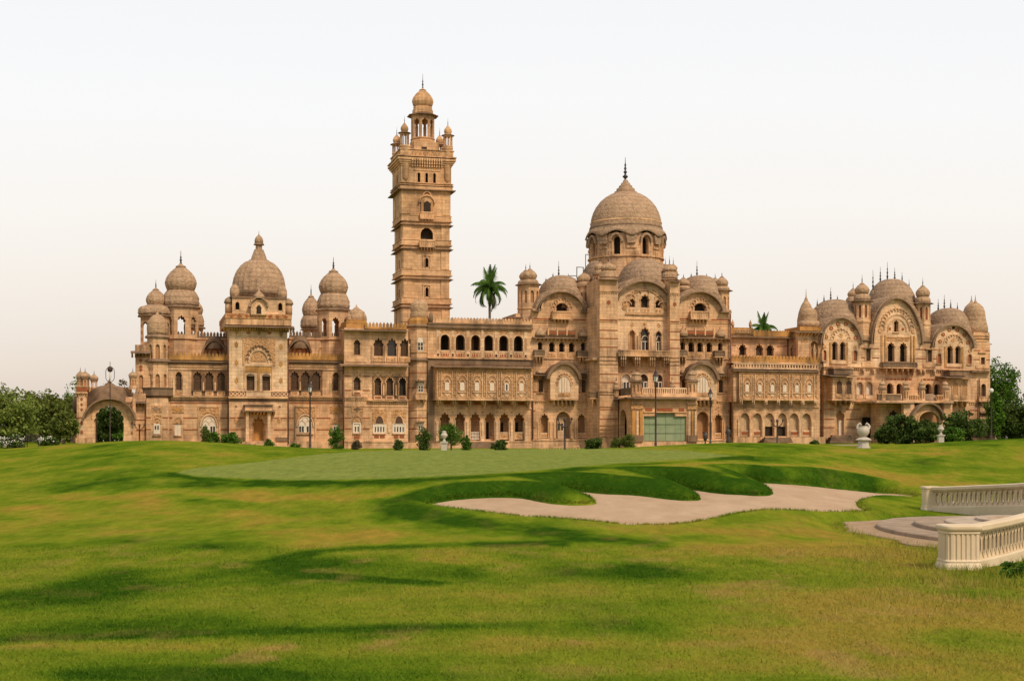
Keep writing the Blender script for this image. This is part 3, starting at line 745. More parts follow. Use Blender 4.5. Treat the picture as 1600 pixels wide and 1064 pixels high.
            m_ = 'blind_cloth' if style == 'blind' else 'buff_blind'
            B(x0, x1, yt - .5, yb + .5, d, d + .05, m_)
            if w > 9: B(cx - .25, cx + .25, yt, yb, d - .06, d - .01, m_)
        elif style == 'half':      # blind pulled half down over a dark room
            B(x0, x1, yt - .5, yt + (yb - yt) * .58, d, d + .05, 'buff_blind'); B(x0, x1, yt + (yb - yt) * .58, yb + .5, d + .3, d + .34, 'interior_shade')
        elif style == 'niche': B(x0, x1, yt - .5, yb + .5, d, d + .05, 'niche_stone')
        elif style == 'red': B(x0, x1, yt - .5, yb + .5, d - .3, d - .25, 'red_stone')
        elif style == 'pane':      # cream panel with a pale light in it
            B(x0, x1, yt - .5, yb + .5, d, d + .05, 'blind_cloth')
        elif style == 'casement':  # white timber frame, dark panes
            B(x0, x1, yt - .5, yb + .5, d + .1, d + .14, 'glass')
            n = 2 if w < 13 else 4
            ym = yt + (yb - yt) * .30
            B(x0, x1, yt - .5, ym, d - .01, d + .06, 'white_paint'); B(x0, x1, yb - (yb - yt) * .12, yb + .5, d, d + .06, 'white_paint')
            for i in range(n + 1):
                q = cx - w / 2 + w * i / n; e = w / n * .26 * (1.3 if i in (0, n) else 1)
                B(q - e, q + e, ym - .02, yb, d + .005, d + .055, 'white_paint')
        elif style == 'jali': B(x0, x1, yt - .5, yb + .5, d, d + .05, 'carved_stone')
        elif style == 'door':
            B(x0, x1, yt - .5, yb + .5, d + .1, d + .15, 'golden_stone')
        if surround:
            o = outline(kind, cx, yt - 1.6, yb, w + 3.2); i_ = outline(kind, cx, yt, yb, w)
            pr = .07 + jit()
            pts_o = [s.c(x, y, dv - pr) for x, y in o]; pts_i = [s.c(x, y, dv - pr) for x, y in i_[::-1]]
            mb.prism(pts_o + pts_i, s.v + dv - pr, s.v + dv + .02, surround, back=False)
        if sill: s.box(x0 - 1, x1 + 1, yb + .3, yb + 1.6, dv - .22, dv + .02, 'trim_stone', mb)
        if mb.v: s.subs.append((name, mb, label))
    def balcony(s, x0, x1, y0, y1, yb, proj=1.1, n=4, mat='weathered_stone', nb=3, dv=0.0, solid=True):
        mb = MB()
        s.box(x0 - .5, x1 + .5, y1, y1 + 1.4, dv - proj - .08, dv + .02, 'trim_stone', mb)
        s.balustrade(x0, x1, y0, y1 - .02, n, mat, dv - proj, .18, mb, solid)
        for x in (x0, x1 - 1.0): s.box(x, x + 1.0, y0 + .2, y1 - .02, dv - proj + .24, dv + .01, mat, mb)
        s.brackets(x0 + .5, x1 - .5, y1 + 1.5, yb, nb, proj * .9, 1.8, 'trim_stone', dv, mb)
        s.subs.append(('balcony', mb, None))
    def finial(s, cx, yb, yt, r=1.5, dv=0.0, mat='metal'):
        mb = MB(); h = yb - yt
        s.lathe(cx, [(r * 1.5, yb + 7), (r * 1.3, yb + 1), (r * .9, yb - .3)], 8, 'hood_stone', dv, mb=mb, smooth=False)
        prof = [(r, yb), (r * .5, yb - h * .10), (r * 1.0, yb - h * .2), (r * .35, yb - h * .30), (r * .8, yb - h * .42), (r * .28, yb - h * .5), (r * .55, yb - h * .6), (r * .2, yb - h * .68), (r * .12, yt)]
        s.lathe(cx, prof, 8, mat, dv, mb=mb, cap=False)
        s.subs.append(('finial', mb, None))
    def pipe(s, x, y0, y1, dv=0.0):
        mb = MB(); k = S(x, s.v + dv)
        mb.lathe(U(x, s.v + dv - .2), s.v + dv - .2, [(.11, Zp(s.xr, y1, s.v + dv)), (.11, Zp(s.xr, y0, s.v + dv))], 6, 'pipe_brown')
        s.subs.append(('drainpipe', mb, None))
    def finish(s):
        used = [False] * len(s.holes)
        for pts, mat, dv, T in s.panels:
            xs = [p[0] for p in pts]; ys = [p[1] for p in pts]; hs = []
            for i, h in enumerate(s.holes):
                if not used[i] and min(xs) < h[1] < max(xs) and min(ys) < (h[2] * .45 + h[3] * .55) < max(ys):
                    used[i] = True; hs.append([s.c(x, y, dv) for x, y in outline(*h)])
            s.mb.prism([s.c(x, y, dv) for x, y in pts], s.v + dv, s.v + dv + T, mat, hs)
        for i, h in enumerate(s.holes):
            if not used[i]: print('hole without a wall', s.name, h)
        s.obj = s.mb.build(s.name, s.parent)
        for nm, mb, lab in s.subs:
            o = mb.build(nm, s.obj if s.parent is palace else s.parent)
            if lab: o['label'] = lab
        return s.obj

def onion(r, yb, yt, tip=True, bulge=1.06):
    """bulbous dome profile, bottom to top"""
    h = yb - yt
    P = [(.90, 0), (.96, .03), (1.0 * bulge, .16), (1.05 * bulge, .28), (.99 * bulge, .41), (.87 * bulge, .54), (.68 * bulge, .67), (.47, .78), (.29, .86)]
    P += [(.37, .865), (.35, .88), (.19, .915), (.12, .955), (.04, 1.0)] if tip else [(.2, .94), (.05, 1.0)]
    return [(r * a, yb - h * b) for a, b in P]

def kiosk(cx, v, rd, yf, yt, yd, ysk, ye, yb, rb, re, rs=None, seg=8, wins='point', style='open', wy=(.25, .85), mat='sandstone', dm='small_dome_stone', cap=True, name='kiosk', ped=None, nwin=None, ww=.55, eth=1.6):
    """domed kiosk: finial, bulb dome, moulded skirt, sloping eave, arched octagonal body. All rows in px."""
    s = Sec(name, v, cx)
    rs = rs or rb * 1.02; k = S(cx, v); u0 = U(cx, v)
    # body: one arched wall per side
    sides = seg; a_ap = math.cos(PI / seg)
    R_ = rb * k; ztop, zbot = Zp(cx, ye, v), Zp(cx, yb, v)
    half = R_ * math.sin(PI / seg); apo = R_ * a_ap
    H = ztop - zbot
    for i in range(sides):
        th = -PI / 2 + 2 * PI * i / sides
        tx, ty = -math.sin(th), math.cos(th); nx, ny = math.cos(th), math.sin(th)
        hw = half * ww
        hole = outline(wins, 0, 0, 1, 1)
        z1 = ztop - H * wy[0]; z0 = ztop - H * wy[1]
        hp = [(x * 2 * hw, z1 + (z0 - z1) * y) for x, y in outline(wins, 0, 0, (z1 - z0) / (2 * hw), 1.0)] if False else None
        asp = (z1 - z0) / (2 * hw)
        hp = [(x * 2 * hw, z1 - y * 2 * hw) for x, y in outline(wins, 0, 0, asp, 1.0)]
        m2 = MB(); m2.prism([(-half, zbot), (-half, ztop), (half, ztop), (half, zbot)], 0, .22 * min(1, R_ / 1.2), mat, [hp])
        vs_ = [(u0 + nx * (apo - q[1]) + tx * q[0], v + ny * (apo - q[1]) + ty * q[0], q[2]) for q in m2.v]
        s.mb.add(vs_, m2.f, mat)
        for b_ in (zbot + H * .06, z0 - .05):   # mouldings
            pass
    if style == 'dark': s.mb.lathe(u0, v, [(R_ * .72, zbot), (R_ * .72, ztop)], seg, 'interior_shade', False)
    elif style == 'red': s.mb.lathe(u0, v, [(R_ * .86, zbot), (R_ * .86, ztop)], seg, 'red_stone', False)
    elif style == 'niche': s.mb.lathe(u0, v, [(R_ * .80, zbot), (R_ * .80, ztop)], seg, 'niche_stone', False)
    s.mb.lathe(u0, v, [(R_ * .97, zbot - .3), (R_ * .97, zbot + .12)], seg, mat, False)
    s.lathe(cx, [(rb * 1.05, yb + .8), (rb * 1.09, yb - .2), (rb * 1.02, yb - 1.0)], seg, 'trim_stone', smooth=False)
    s.lathe(cx, [(rb * 1.0, ye + 2.4), (rb * 1.05, ye + 1.6), (rb * 1.05, ye + .6)], seg, 'trim_stone', smooth=False)
    if ped:   # octagonal pedestal down to row ped
        s.mb.lathe(u0, v, [(R_ * 1.0, Zp(cx, ped, v)), (R_ * 1.0, zbot - .29)], seg, mat, False)
    s.finish(); o = s.obj
    e = MB(); s.lathe(cx, [(rb * .98, ye + .2), (re, ye + eth * .9), (re, ye + eth * .3), (rb * 1.0, ye - eth * 1.0)], seg, 'eave_stone', smooth=False, mb=e); e.build('eave', o)
    d = MB()
    if ysk is not None:
        h = ye - ysk
        s.lathe(cx, [(rs, ye - eth), (rs * 1.06, ye - h * .30), (rs * 1.02, ye - h * .36), (rs * 1.04, ye - h * .55), (rs * .93, ye - h * .8), (rd * .98, ysk)], 64, dm, mb=d, rib=16)
    s.lathe(cx, onion(rd, yd, yt), 64, dm, mb=d, rib=16)
    d.build('dome', o)
    f = MB(); h = yt - yf; r = max(.7, rd * .09)
    if yf < yt:
        s.lathe(cx, [(r, yt + .4), (r * .5, yt - h * .12), (r * 1.1, yt - h * .22), (r * .4, yt - h * .34), (r * .8, yt - h * .45), (r * .3, yt - h * .56), (r * .15, yf)], 8, 'metal', mb=f, cap=False)
        f.build('finial', o)
    return o

def hood_dome(s, cx, rx, yb, yt, dvc, depth, mat='hood_stone', name='vaulted_dome'):
    """low elongated dome rising behind an arched gable"""
    mb = MB(); v = s.v + dvc; u0 = U(cx, v); k = S(cx, v)
    z0 = Zp(s.xr, yb, v); H = Zp(s.xr, yt, v) - z0
    n, seg = 10, 40; prof = []
    vs_, fs = [], []
    for j in range(n + 1):
        a = PI / 2 * j / n
        for i in range(seg):
            b = 2 * PI * i / seg
            rib = 1 + .02 * math.cos(b * 20)
            vs_.append((u0 + rx * k * rib * math.cos(a) ** .75 * math.cos(b), v + depth * rib * math.cos(a) ** .75 * math.sin(b), z0 + H * math.sin(a)))
    for j in range(n):
        for i in range(seg): fs.append((j * seg + i, j * seg + (i + 1) % seg, (j + 1) * seg + (i + 1) % seg, (j + 1) * seg + i))
    mb.add(vs_, fs, mat, True)
    s.subs.append((name, mb, None))
def hood_finials(s, cx, rx, yb, yt, dv, lst):
    for x, tip in lst:
        q = min(.97, abs(x - cx) / rx) ** (1 / .75); s.finial(x, yb - (yb - yt) * math.sqrt(1 - q * q) + 1.5, tip, 1.7, dv)

def gable(s, cx, rx, ysp, yap, ybot, x0, x1, mat='sandstone', th=3.0, flare=2.0, proj=.9, emat='hood_stone'):
    """wall topped by a round gable with a heavy arched eave"""
    pts = [(x0, ybot), (x0, ysp)]
    if x0 < cx - rx - .2: pts.append((cx - rx, ysp))
    for a in np.linspace(PI, 0, 25)[1:-1]: pts.append((cx + rx * math.cos(a), ysp - (ysp - yap) * math.sin(a)))
    if x1 > cx + rx + .2: pts.append((cx + rx, ysp))
    pts += [(x1, ysp), (x1, ybot)]
    s.poly(pts, mat)
    s.ring(cx, ysp, rx - .3, ysp - yap - .3, 1.6, -.3, .5, 'pale_stone')
    s.ring(cx, ysp, rx + 1.2, ysp - yap + 1.2, 1.5, -proj, .7, 'eave_stone', flare=flare)
    s.ring(cx, ysp, rx + 2.6, ysp - yap + 2.6, th, -.05, 6.0, emat, flare=flare * .6)
YB = 706
# ---- gateway at the left end
s = Sec('gateway', -4.0, 165)
gx = 171
pts = [(135, YB), (135, 645)] + [(gx + 36 * math.cos(a), 648 - 24.5 * math.sin(a)) for a in np.linspace(PI, 0, 21)] + [(207, 645), (207, YB)]
s.holes.append(('cusp13', gx - 1, 634, YB + .001, 46)); s.holes.pop()
arch = [(149, YB), (147.5, 668)]
for a in np.linspace(PI + .15, -.15, 53):
    r = .86 + .14 * abs(math.sin(13 * a / 2)) ** .6
    arch.append((gx - .5 + 23.5 * r * math.cos(a), 658 - 24 * r * math.sin(a)))
arch += [(193.5, 668), (192, YB)]
outer = pts[:]
s.mb.prism([s.c(x, y) for x, y in outer[:1] + outer[1:] ] + [s.c(x, y) for x, y in arch[::-1]], s.v, s.v + 1.2, 'sandstone')
s.ring(gx, 650, 34.5, 26.5, 3.2, -1.3, 1.5, 'eave_stone', flare=5, ey=.9)
s.ring(gx, 654, 26.5, 26.5, 1.4, -.14, .02, 'trim_stone')
s.box(120, 136, 611, YB, 0, 9, 'sandstone'); s.box(122.5, 133.5, 618, 684, -.12, .0, 'pale_stone')
for y in (624, 632, 640): s.diamond(127.5, y, 2, 3, 'red_stone', .18)
for y in (661, 675): s.diamond(127.5, y, 2.4, 4, 'red_stone', .18)
s.box(207, 212, 622, YB, 0, 9, 'sandstone')
for y in (632, 661, 676): s.diamond(206.2, y, 1.5, 3, 'red_stone', .08)
s.band(120, 134, 652.5, 1.4, 'red_stone', .2); s.box(118, 137, 684, YB, -.35, .5, 'trim_stone')
s.cornice(117.5, 137, 615, 4, .4); s.box(119, 137, 604, 611, -.1, 6, 'red_stone'); s.cornice(118, 138, 604.5, 2.5, .2)
s.box(137, 206, 607, 618, 9, 9.6, 'golden_stone'); s.merlons(137, 206, 604, 609, 4.5, 'golden_stone', 9.05); s.box(137, 150, 620, 640, 1.3, 9, 'weathered_stone'); s.box(196, 207, 620, 640, 1.3, 9, 'sandstone')
s.box(136.5, 149, 640, YB, 1.25, 11, 'sandstone'); s.box(193, 206.5, 640, YB, 1.25, 11, 'sandstone')
s.box(137, 206, 628, 631, 1.25, 9, 'weathered_stone'); hood_dome(s, gx, 36, 632, 602, 4.6, 4.4, 'weathered_stone', 'ribbed_dome')
mb = MB(); s.lathe(gx, [(13, 606), (8, 602), (6.5, 600), (3.5, 598), (1.5, 595), (.6, 592)], 16, 'weathered_stone', 4.6, mb=mb); s.subs.append(('dome_cap', mb, None))
mb = MB(); s.lathe(121.5, [(7, 648), (8.5, 640), (8, 628), (5, 621), (1, 617)], 16, 'weathered_stone', 5, mb=mb); s.subs.append(('side_hood', mb, None))
s.box(114.5, 120, 646, YB, 3, 8, 'sandstone')
s.finish()
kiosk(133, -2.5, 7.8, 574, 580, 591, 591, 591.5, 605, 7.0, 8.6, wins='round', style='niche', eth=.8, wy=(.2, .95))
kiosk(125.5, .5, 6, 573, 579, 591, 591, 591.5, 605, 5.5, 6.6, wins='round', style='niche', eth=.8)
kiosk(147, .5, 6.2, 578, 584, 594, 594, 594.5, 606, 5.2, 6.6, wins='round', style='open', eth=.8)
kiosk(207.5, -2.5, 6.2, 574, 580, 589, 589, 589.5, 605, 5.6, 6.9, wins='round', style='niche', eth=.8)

# ---- link wall behind the corner turret and the far tower with its lobed kiosk
s = Sec('corner_block', 0.0, 235)
s.box(208, 228, 615, YB, 0, 14, 'sandstone'); s.eave(203, 229, 629, 1.2, 3, 1.4); s.merlons(205, 228, 612, 624, 5, 'weathered_stone')
s.band(208, 228, 656, 1.4); s.band(208, 228, 672, 1.4)
s.panel(211.5, 236, 549, 616, 'sandstone', .6, .6); s.core(212, 236, 549, 616, 1.2, 12)
s.win('point', 220.5, 586, 607, 6.5, 'niche', depth=.3, dv=.6); s.eave(204, 236, 551, 1.4, 3.5, 1.5, dv=.6)
for y in (563, 573, 578): s.diamond(220, y, 3, 3, 'red_stone', .06, .6)
s.box(211, 252, 539, 549, 0.7, 9, 'trim_stone')
s.finish()
kiosk(243.5, 7.0, 14, 437, 449, 477, 477, 494, 541, 25, 29.5, rs=26.5, wins='round', style='open', wy=(.22, .88), name='domed_turret', dm='dome_stone')
# corner octagonal turret
s = Sec('octagonal_turret', 1.5, 245)
s.lathe(246, [(18.5, YB), (18.5, 619)], 8, 'sandstone', smooth=False)
s.box(228.5, 262.5, 622, YB, -2.2, 6, 'sandstone')
f = s.v - 2.2
s.box(237, 253.5, 633, 644, -2.28, -2.1, 'carved_stone'); s.diamond(245, 638.5, 6.5, 4, 'weathered_stone', .14, -2.2)
s.box(238, 252.5, 648, 662, -2.27, -2.1, 'carved_stone'); s.ring(245, 662, 6.2, 8.5, 1.3, -2.36, -2.2, 'trim_stone')
mb = MB(); s.box(240, 250, 662, 678, -2.30, -2.15, 'white_paint', mb)
for x in (243, 247): s.box(x - 1.1, x + 1.1, 665, 671, -2.34, -2.2, 'glass', mb)
s.subs.append(('window', mb, None)); s.box(238, 252, 680, 681.5, -2.4, -2.1, 'trim_stone')
for y in (652.5, 670.5):
    s.band(228.5, 236, y, 1.6, 'red_stone', .05, -2.2); s.band(254, 262.5, y, 1.6, 'red_stone', .05, -2.2)
s.finish()
o_ = s.obj
mbb = MB(); ss = Sec('x', 1.5, 245)
ss.lathe(246, [(19, 623), (26, 618.5), (26, 617), (24.5, 616.8), (24.5, 607.5), (26, 607.3), (26, 605.8), (23, 605.8), (23, 616)], 8, 'weathered_stone', smooth=False, mb=mbb, cap=False); b_ = mbb.build('balcony', o_)
kiosk(246, 1.5, 12, 600, 601, 602, None, 566, 620, 18, 20, wins='point', style='niche', wy=(.34, .78), name='turret_storey', ww=.46, eth=1.2) if False else None
s = Sec('turret_storey', 1.5, 245, o_)
def octa(cx, v, rb, yt, yb, w0, w1, ww, kind, style, parent, name, mat='sandstone'):
    t_ = Sec(name, v, cx, parent); k = S(cx, v); u0 = U(cx, v); R_ = rb * k; a_ap = math.cos(PI / 8); half = R_ * math.sin(PI / 8); apo = R_ * a_ap
    zt, zb = Zp(cx, yt, v), Zp(cx, yb, v); z1, z0 = Zp(cx, w0, v), Zp(cx, w1, v)
    for i in range(8):
        th = -PI / 2 + 2 * PI * i / 8; tx, ty = -math.sin(th), math.cos(th); nx, ny = math.cos(th), math.sin(th)
        hw = half * ww; hp = [(x * 2 * hw, z1 - y * 2 * hw) for x, y in outline(kind, 0, 0, (z1 - z0) / (2 * hw), 1.0)]
        m2 = MB(); m2.prism([(-half, zb), (-half, zt), (half, zt), (half, zb)], 0, .25, mat, [hp])
        t_.mb.add([(u0 + nx * (apo - q[1]) + tx * q[0], v + ny * (apo - q[1]) + ty * q[0], q[2]) for q in m2.v], m2.f, mat)
    t_.mb.lathe(u0, v, [(R_ * .8, zb + .05), (R_ * .8, zt - .05)], 8, {'niche': 'niche_stone', 'dark': 'interior_shade', 'wood': 'dark_wood'}[style], False)
    t_.mb.lathe(u0, v, [(R_ * .97, zt - .02), (R_ * .97, zt + .02)], 8, mat, False)
    return t_
t_ = octa(246, 1.5, 17.6, 566, 620, 585, 607, .48, 'point', 'niche', o_, 'turret_storey')
t_.lathe(246, [(17.7, 566.5), (22.5, 566), (22.5, 564.8), (17.5, 561)], 8, 'eave_stone', smooth=False); t_.finish()
t_ = octa(246, 1.5, 16.8, 529, 563, 539, 561, .50, 'point', 'niche', o_, 'turret_storey')
t_.lathe(246, [(16.9, 529), (20.5, 528), (20.5, 526.6), (16.5, 523.5)], 8, 'eave_stone', smooth=False)
t_.lathe(246, [(15.5, 524), (16.2, 518), (16.4, 512), (15.2, 504), (12.5, 498.5), (8, 494), (3, 491.5), (1.2, 488), (2, 486), (.6, 482), (.3, 478)], 24, 'small_dome_stone'); t_.finish()

# big kiosk on the left wing, and the one half hidden behind it
kiosk(282.5, 7.5, 22.3, 392, 411, 455, 455, 480.5, 531, 28.5, 32.5, rs=27.5, wins='cusp5', style='open', wy=(.30, .86), name='domed_turret', ped=566, ww=.62, dm='dome_stone')
kiosk(304, 15, 12, 460, 466, 492, 492, 512, 530, 14, 18, wins='round', style='open', name='kiosk', ped=566)
# ---- left wing either side of the pavilion
def wing(name, x0, x1, xs3, x1w, xa, xn, gh, mirror):
    s = Sec(name, 1.2, (x0 + x1) / 2)
    s.core(x0 + .2, x1 - .2, 563, YB, .8, 12)
    a_, b_ = min(xs3) - 9.5, max(xs3) + 9.5; s.panel(x0, x1, 560, 577, 'sandstone'); s.panel(a_, b_, 577.02, 622, 'stained_shaded_stone'); s.panel(x0, a_ - .02, 577.02, 622, 'sandstone'); s.panel(b_ + .02, x1, 577.02, 622, 'sandstone'); s.panel(x0, x1, 622.02, YB, 'sandstone')
    s.merlons(x0, x1, 551, 562.5, 5.6, 'golden_stone', -.3, .5); s.eave(x0, x1, 565, .5, 1.4, 1.3, br=0)
    s.box(x0, x1, 567, 569, -.1, .0, 'weathered_stone'); s.box(x0, x1, 572, 573.5, -.14, .0, 'trim_stone')
    for x in xs3: s.win('cusp5', x, 581, 609.5, 14.2, 'lattice', depth=.35)
    xm = sorted(xs3)
    for x in xm: s.box(x - 6.5, x + 6.5, 611, 618, -.12, .0, 'pale_stone'); s.box(x - 4.3, x + 4.3, 612.7, 616.3, -.16, -.1, 'carved_stone')
    for a, b in zip(xm[:-1], xm[1:]):
        s.box((a + b) / 2 - 1, (a + b) / 2 + 1, 597, 610.5, -.2, .02, 'pale_stone')
    s.box(xm[0] - 9, xm[-1] + 9, 610, 610.9, -.26, .02, 'weathered_stone')
    s.win('cusp5', x1w, 581, 609.5, 10.5, 'wood', depth=.35, surround='carved_stone'); s.box(x1w - 6, x1w + 6, 611, 618, -.12, .0, 'carved_stone')
    for dx in (-7.8, 7.8): s.box(x1w + dx - 1.6, x1w + dx + 1.6, 592, 618, -.16, .0, 'pale_stone')
    s.cornice(x0, x1, 620.5, 4, .5); s.band(x0, x1, 625.5, 3, 'weathered_stone', .08); s.band(x0 + 3, x1 - 3, 629.5, 1.4)
    s.box(x0, x1, 578, 579.2, -.06, .02, 'weathered_stone')
    # ground floor: big arched window in a carved panel, small niche
    s.box(xa - 17, xa - 15.2, 636, 690, -.14, 0, 'trim_stone'); s.box(xa + 15.2, xa + 17, 636, 690, -.14, 0, 'trim_stone'); s.box(xa - 17, xa + 17, 634, 636, -.16, 0, 'trim_stone')
    A = [(xa - 15, 662), (xa - 15, 638), (xa + 15, 638), (xa + 15, 662)] + [(xa + 14.2 * math.cos(a), 664 - 19 * math.sin(a)) for a in np.linspace(.1, PI - .1, 19)]
    s.plate(A, 'carved_stone', .09)
    s.ring(xa, 666, 12.2, 17.5, 1.8, -.2, .0, 'pale_stone')
    mb = MB()
    W = [(xa - 10.5, 676), (xa - 10.5, 664)] + [(xa + 10.5 * math.cos(a), 664 - 13 * math.sin(a)) for a in np.linspace(PI, 0, 15)] + [(xa + 10.5, 676)]
    mb.prism([s.c(x, y, -.10) for x, y in W], s.v - .10, s.v + .02, 'white_paint')
    for dx in (-8, -3.8, 3.8, 8): s.box(xa + dx - 1.5, xa + dx + 1.5, 666, 675, -.14, -.0, 'glass', mb)
    for dx in (-5, 5): s.ring(xa + dx, 664, 4.6, 6, .7, -.16, -.1, 'trim_stone', mb=mb)
    s.ring(xa, 657, 4.4, 5, .7, -.17, -.1, 'trim_stone', mb=mb)
    s.subs.append(('window', mb, None)); s.box(xa - 13, xa + 13, 677, 678.5, -.3, 0, 'trim_stone')
    s.box(xn - 9, xn + 9, 634, 645, -.1, 0, 'carved_stone'); s.diamond(xn, 640, 7, 3.2, 'golden_stone', .16)
    s.ring(xn, 662, 6.5, 9, 1.2, -.14, 0, 'trim_stone'); s.plate([(xn - 6, 662)] + [(xn + 6 * math.cos(a), 662 - 8.5 * math.sin(a)) for a in np.linspace(PI, 0, 12)] + [(xn + 6, 662)], 'carved_stone', .07)
    if mirror: s.win('rect', xn, 662.5, 675, 10, 'casement', depth=.1, sill=True)
    else: s.win('rect', xn, 662.5, 680, 10, 'blind', depth=.1, sill=True)
    for y in (653, 671):
        for a, b in ((x0 + 1, xn - 8.5), (xn + 8.5, xa - 18), (xa + 18, x1 - 1)) if xn < xa else ((x0 + 1, xa - 18), (xa + 18, xn - 8.5), (xn + 8.5, x1 - 1)):
            if b - a > 2: s.band(a, b, y, 1.5)
    s.box(x0, x1, 689, YB, -.3, .02, 'trim_stone')
    # attic behind with hooded lunette
    s.box(x0 + 3, x1 - 3, 528, 560, 5, 12, 'sandstone'); s.merlons(x0 + 3, x1, 517.5, 528, 5, 'weathered_stone', 5)
    s.band(x0 + 3, x1, 531, 1.5, 'red_stone', .05, 5)
    s.ring(gh, 550, 15, 17, 2.5, 3.4, 5.1, 'weathered_stone', flare=2); s.ring(gh, 552, 10.5, 11.5, 1.4, 4.85, 5.05, 'red_stone'); s.ring(gh, 553, 5, 7, 1.4, 4.85, 5.05, 'red_stone')
    d_ = -30 if xn > xa else -30
    hood_dome(s, gh, 16.5, 546, 525.5, 5.8, 2.6, 'weathered_stone', 'small_hood')
    xo = gh + (-54 if not mirror else 55)
    s.plate(outline('circle', xo, 538, 546, 19), 'red_stone', .08, 5); s.diamond(xo, 542, 4, 2.4, 'pale_stone', .14, 5)
    xo = gh + (-37 if not mirror else 36); s.ring(xo, 550, 5, 7, 1.5, 4.85, 5.05, 'golden_stone')
    return s
s = wing('left_wing', 263, 358, (308.5, 327, 345.5), 279.5, 326.5, 278, 335, False)
s.pipe(262.3, 566, 690); s.pipe(356.5, 566, 690, -.3); s.finish()
s = wing('left_wing', 449, 541, (460.5, 477.5, 494.5), 525, 477, 525, 468, True)
s.pipe(450.2, 566, 694, -.3)
s.finish()

# ---- left pavilion tower with ribbed dome
s = Sec('pavilion_tower', -1.2, 404)
s.panel(358, 449, 508, 622, 'pale_stone'); s.panel(358, 449, 622.02, YB, 'sandstone'); s.core(358, 449, 512, YB, .8, 14)
# windows under a carved portal
for x in (391.5, 416): s.win('rect', x, 588, 610, 12.5, 'wood', depth=.4); s.plate([(x - 7, 588), (x - 5, 585), (x, 583.5), (x + 5, 585), (x + 7, 588)], 'weathered_stone', .12)
A = [(379, 571), (379, 528), (430, 528), (430, 571), (424, 571)] + [(404 + 19 * math.cos(a), 567 - 25 * math.sin(a)) for a in np.linspace(0, PI, 23)] + [(384, 571)]
s.plate(A, 'fine_carving', .10)
for i in range(11):   # scalloped arch round the tympanum
    a = PI * (i + .5) / 11; s.ring(404 + 18 * math.cos(a), 566 - 23.5 * math.sin(a), 2.2, 2.6, .9, -.24, -.1, 'weathered_stone', a0=0, a1=180, n=8)
s.ring(404, 566, 14.5, 18, 2.2, -.2, .0, 'pale_stone')
s.plate([(404 + 12 * math.cos(a), 565 - 15 * math.sin(a)) for a in np.linspace(0, PI, 17)], 'golden_stone', .07)
s.plate([(404 + 11 * math.cos(a), 564.4 - 13.6 * math.sin(a)) for a in np.linspace(0, PI, 17)], 'fine_carving', .10)
s.box(382, 426, 568, 572, -.16, 0, 'pale_stone'); s.box(381.5, 383.5, 572, 608, -.16, 0, 'trim_stone'); s.box(424.5, 426.5, 572, 608, -.16, 0, 'trim_stone'); s.box(383.6, 424.4, 573, 582, -.05, 0, 'golden_stone')
s.box(402.3, 405.7, 576, 610, -.1, 0, 'golden_stone')
s.box(372, 377, 528, 606, -.03, .02, 'pale_stone')
for x, y in ((369.5, 519), (369.5, 539), (369.5, 567), (369.5, 595), (439, 521), (439, 541), (439, 568), (439, 594), (404.5, 519)): s.diamond(x, y, 3, 5.6)
for x in (388, 421): s.disc(x, 519, 3.2, 'red_stone'); s.disc(x, 519, 1.5, 'golden_stone', .1)
# balcony band with a row of pierced medallions
s.box(358, 449, 610.5, 612, -.35, .02, 'trim_stone'); s.box(357, 450, 619, 622.5, -.5, .02, 'trim_stone')
s.box(358, 384, 612, 619, -.2, .0, 'red_stone'); s.box(424, 449, 612, 619, -.2, .0, 'red_stone'); s.box(384.2, 423.8, 612, 619, -.3, .0, 'pale_stone')
for x in list(np.arange(361, 384, 6.4)) + list(np.arange(428, 449, 6.4)): s.ring(x, 615.5, 1.7, 1.7, 1.4, -.3, -.2, 'pale_stone', a0=-180, a1=180, n=12)
s.band(358, 449, 625.5, 3, 'weathered_stone', .08)
for y in (653, 671): s.band(359, 382, y, 1.5); s.band(428, 448.5, y, 1.5)
for x in (369, 437): s.disc(x, 635, 1.8, 'weathered_stone'); s.diamond(x, 657, 4, 5, 'carved_stone')
# door with stone porch
s.win('cusp5', 404, 652.5, 688.5, 19, 'door', name='doorway', depth=.7, surround='carved_stone')
for x in (386.5, 420.5): s.box(x - 2.2, x + 2.2, 645, 690, -1.6, -1.0, 'pale_stone'); s.box(x - 2.8, x + 2.8, 643, 646, -1.7, -.9, 'trim_stone'); s.box(x - 2.8, x + 2.8, 686, 691, -1.7, -.9, 'trim_stone')
s.box(383, 425, 637.5, 643, -1.7, .0, 'trim_stone'); s.eave(378.5, 430, 641.5, 2.2, 2.2, 1.6); s.box(383, 426, 632.5, 639, -1.6, 0, 'weathered_stone'); s.box(381.5, 427.5, 631.8, 633, -1.75, 0, 'eave_stone')
s.box(378, 430, 689.5, 693, -2.6, 0, 'trim_stone'); s.box(375, 433, 693, YB, -3.4, 0, 'trim_stone')
s.box(358, 449, 694, YB, -.4, .02, 'trim_stone'); s.box(358, 376, 683, 689, -.2, .02, 'weathered_stone'); s.box(431, 449, 683, 689, -.2, .02, 'weathered_stone')
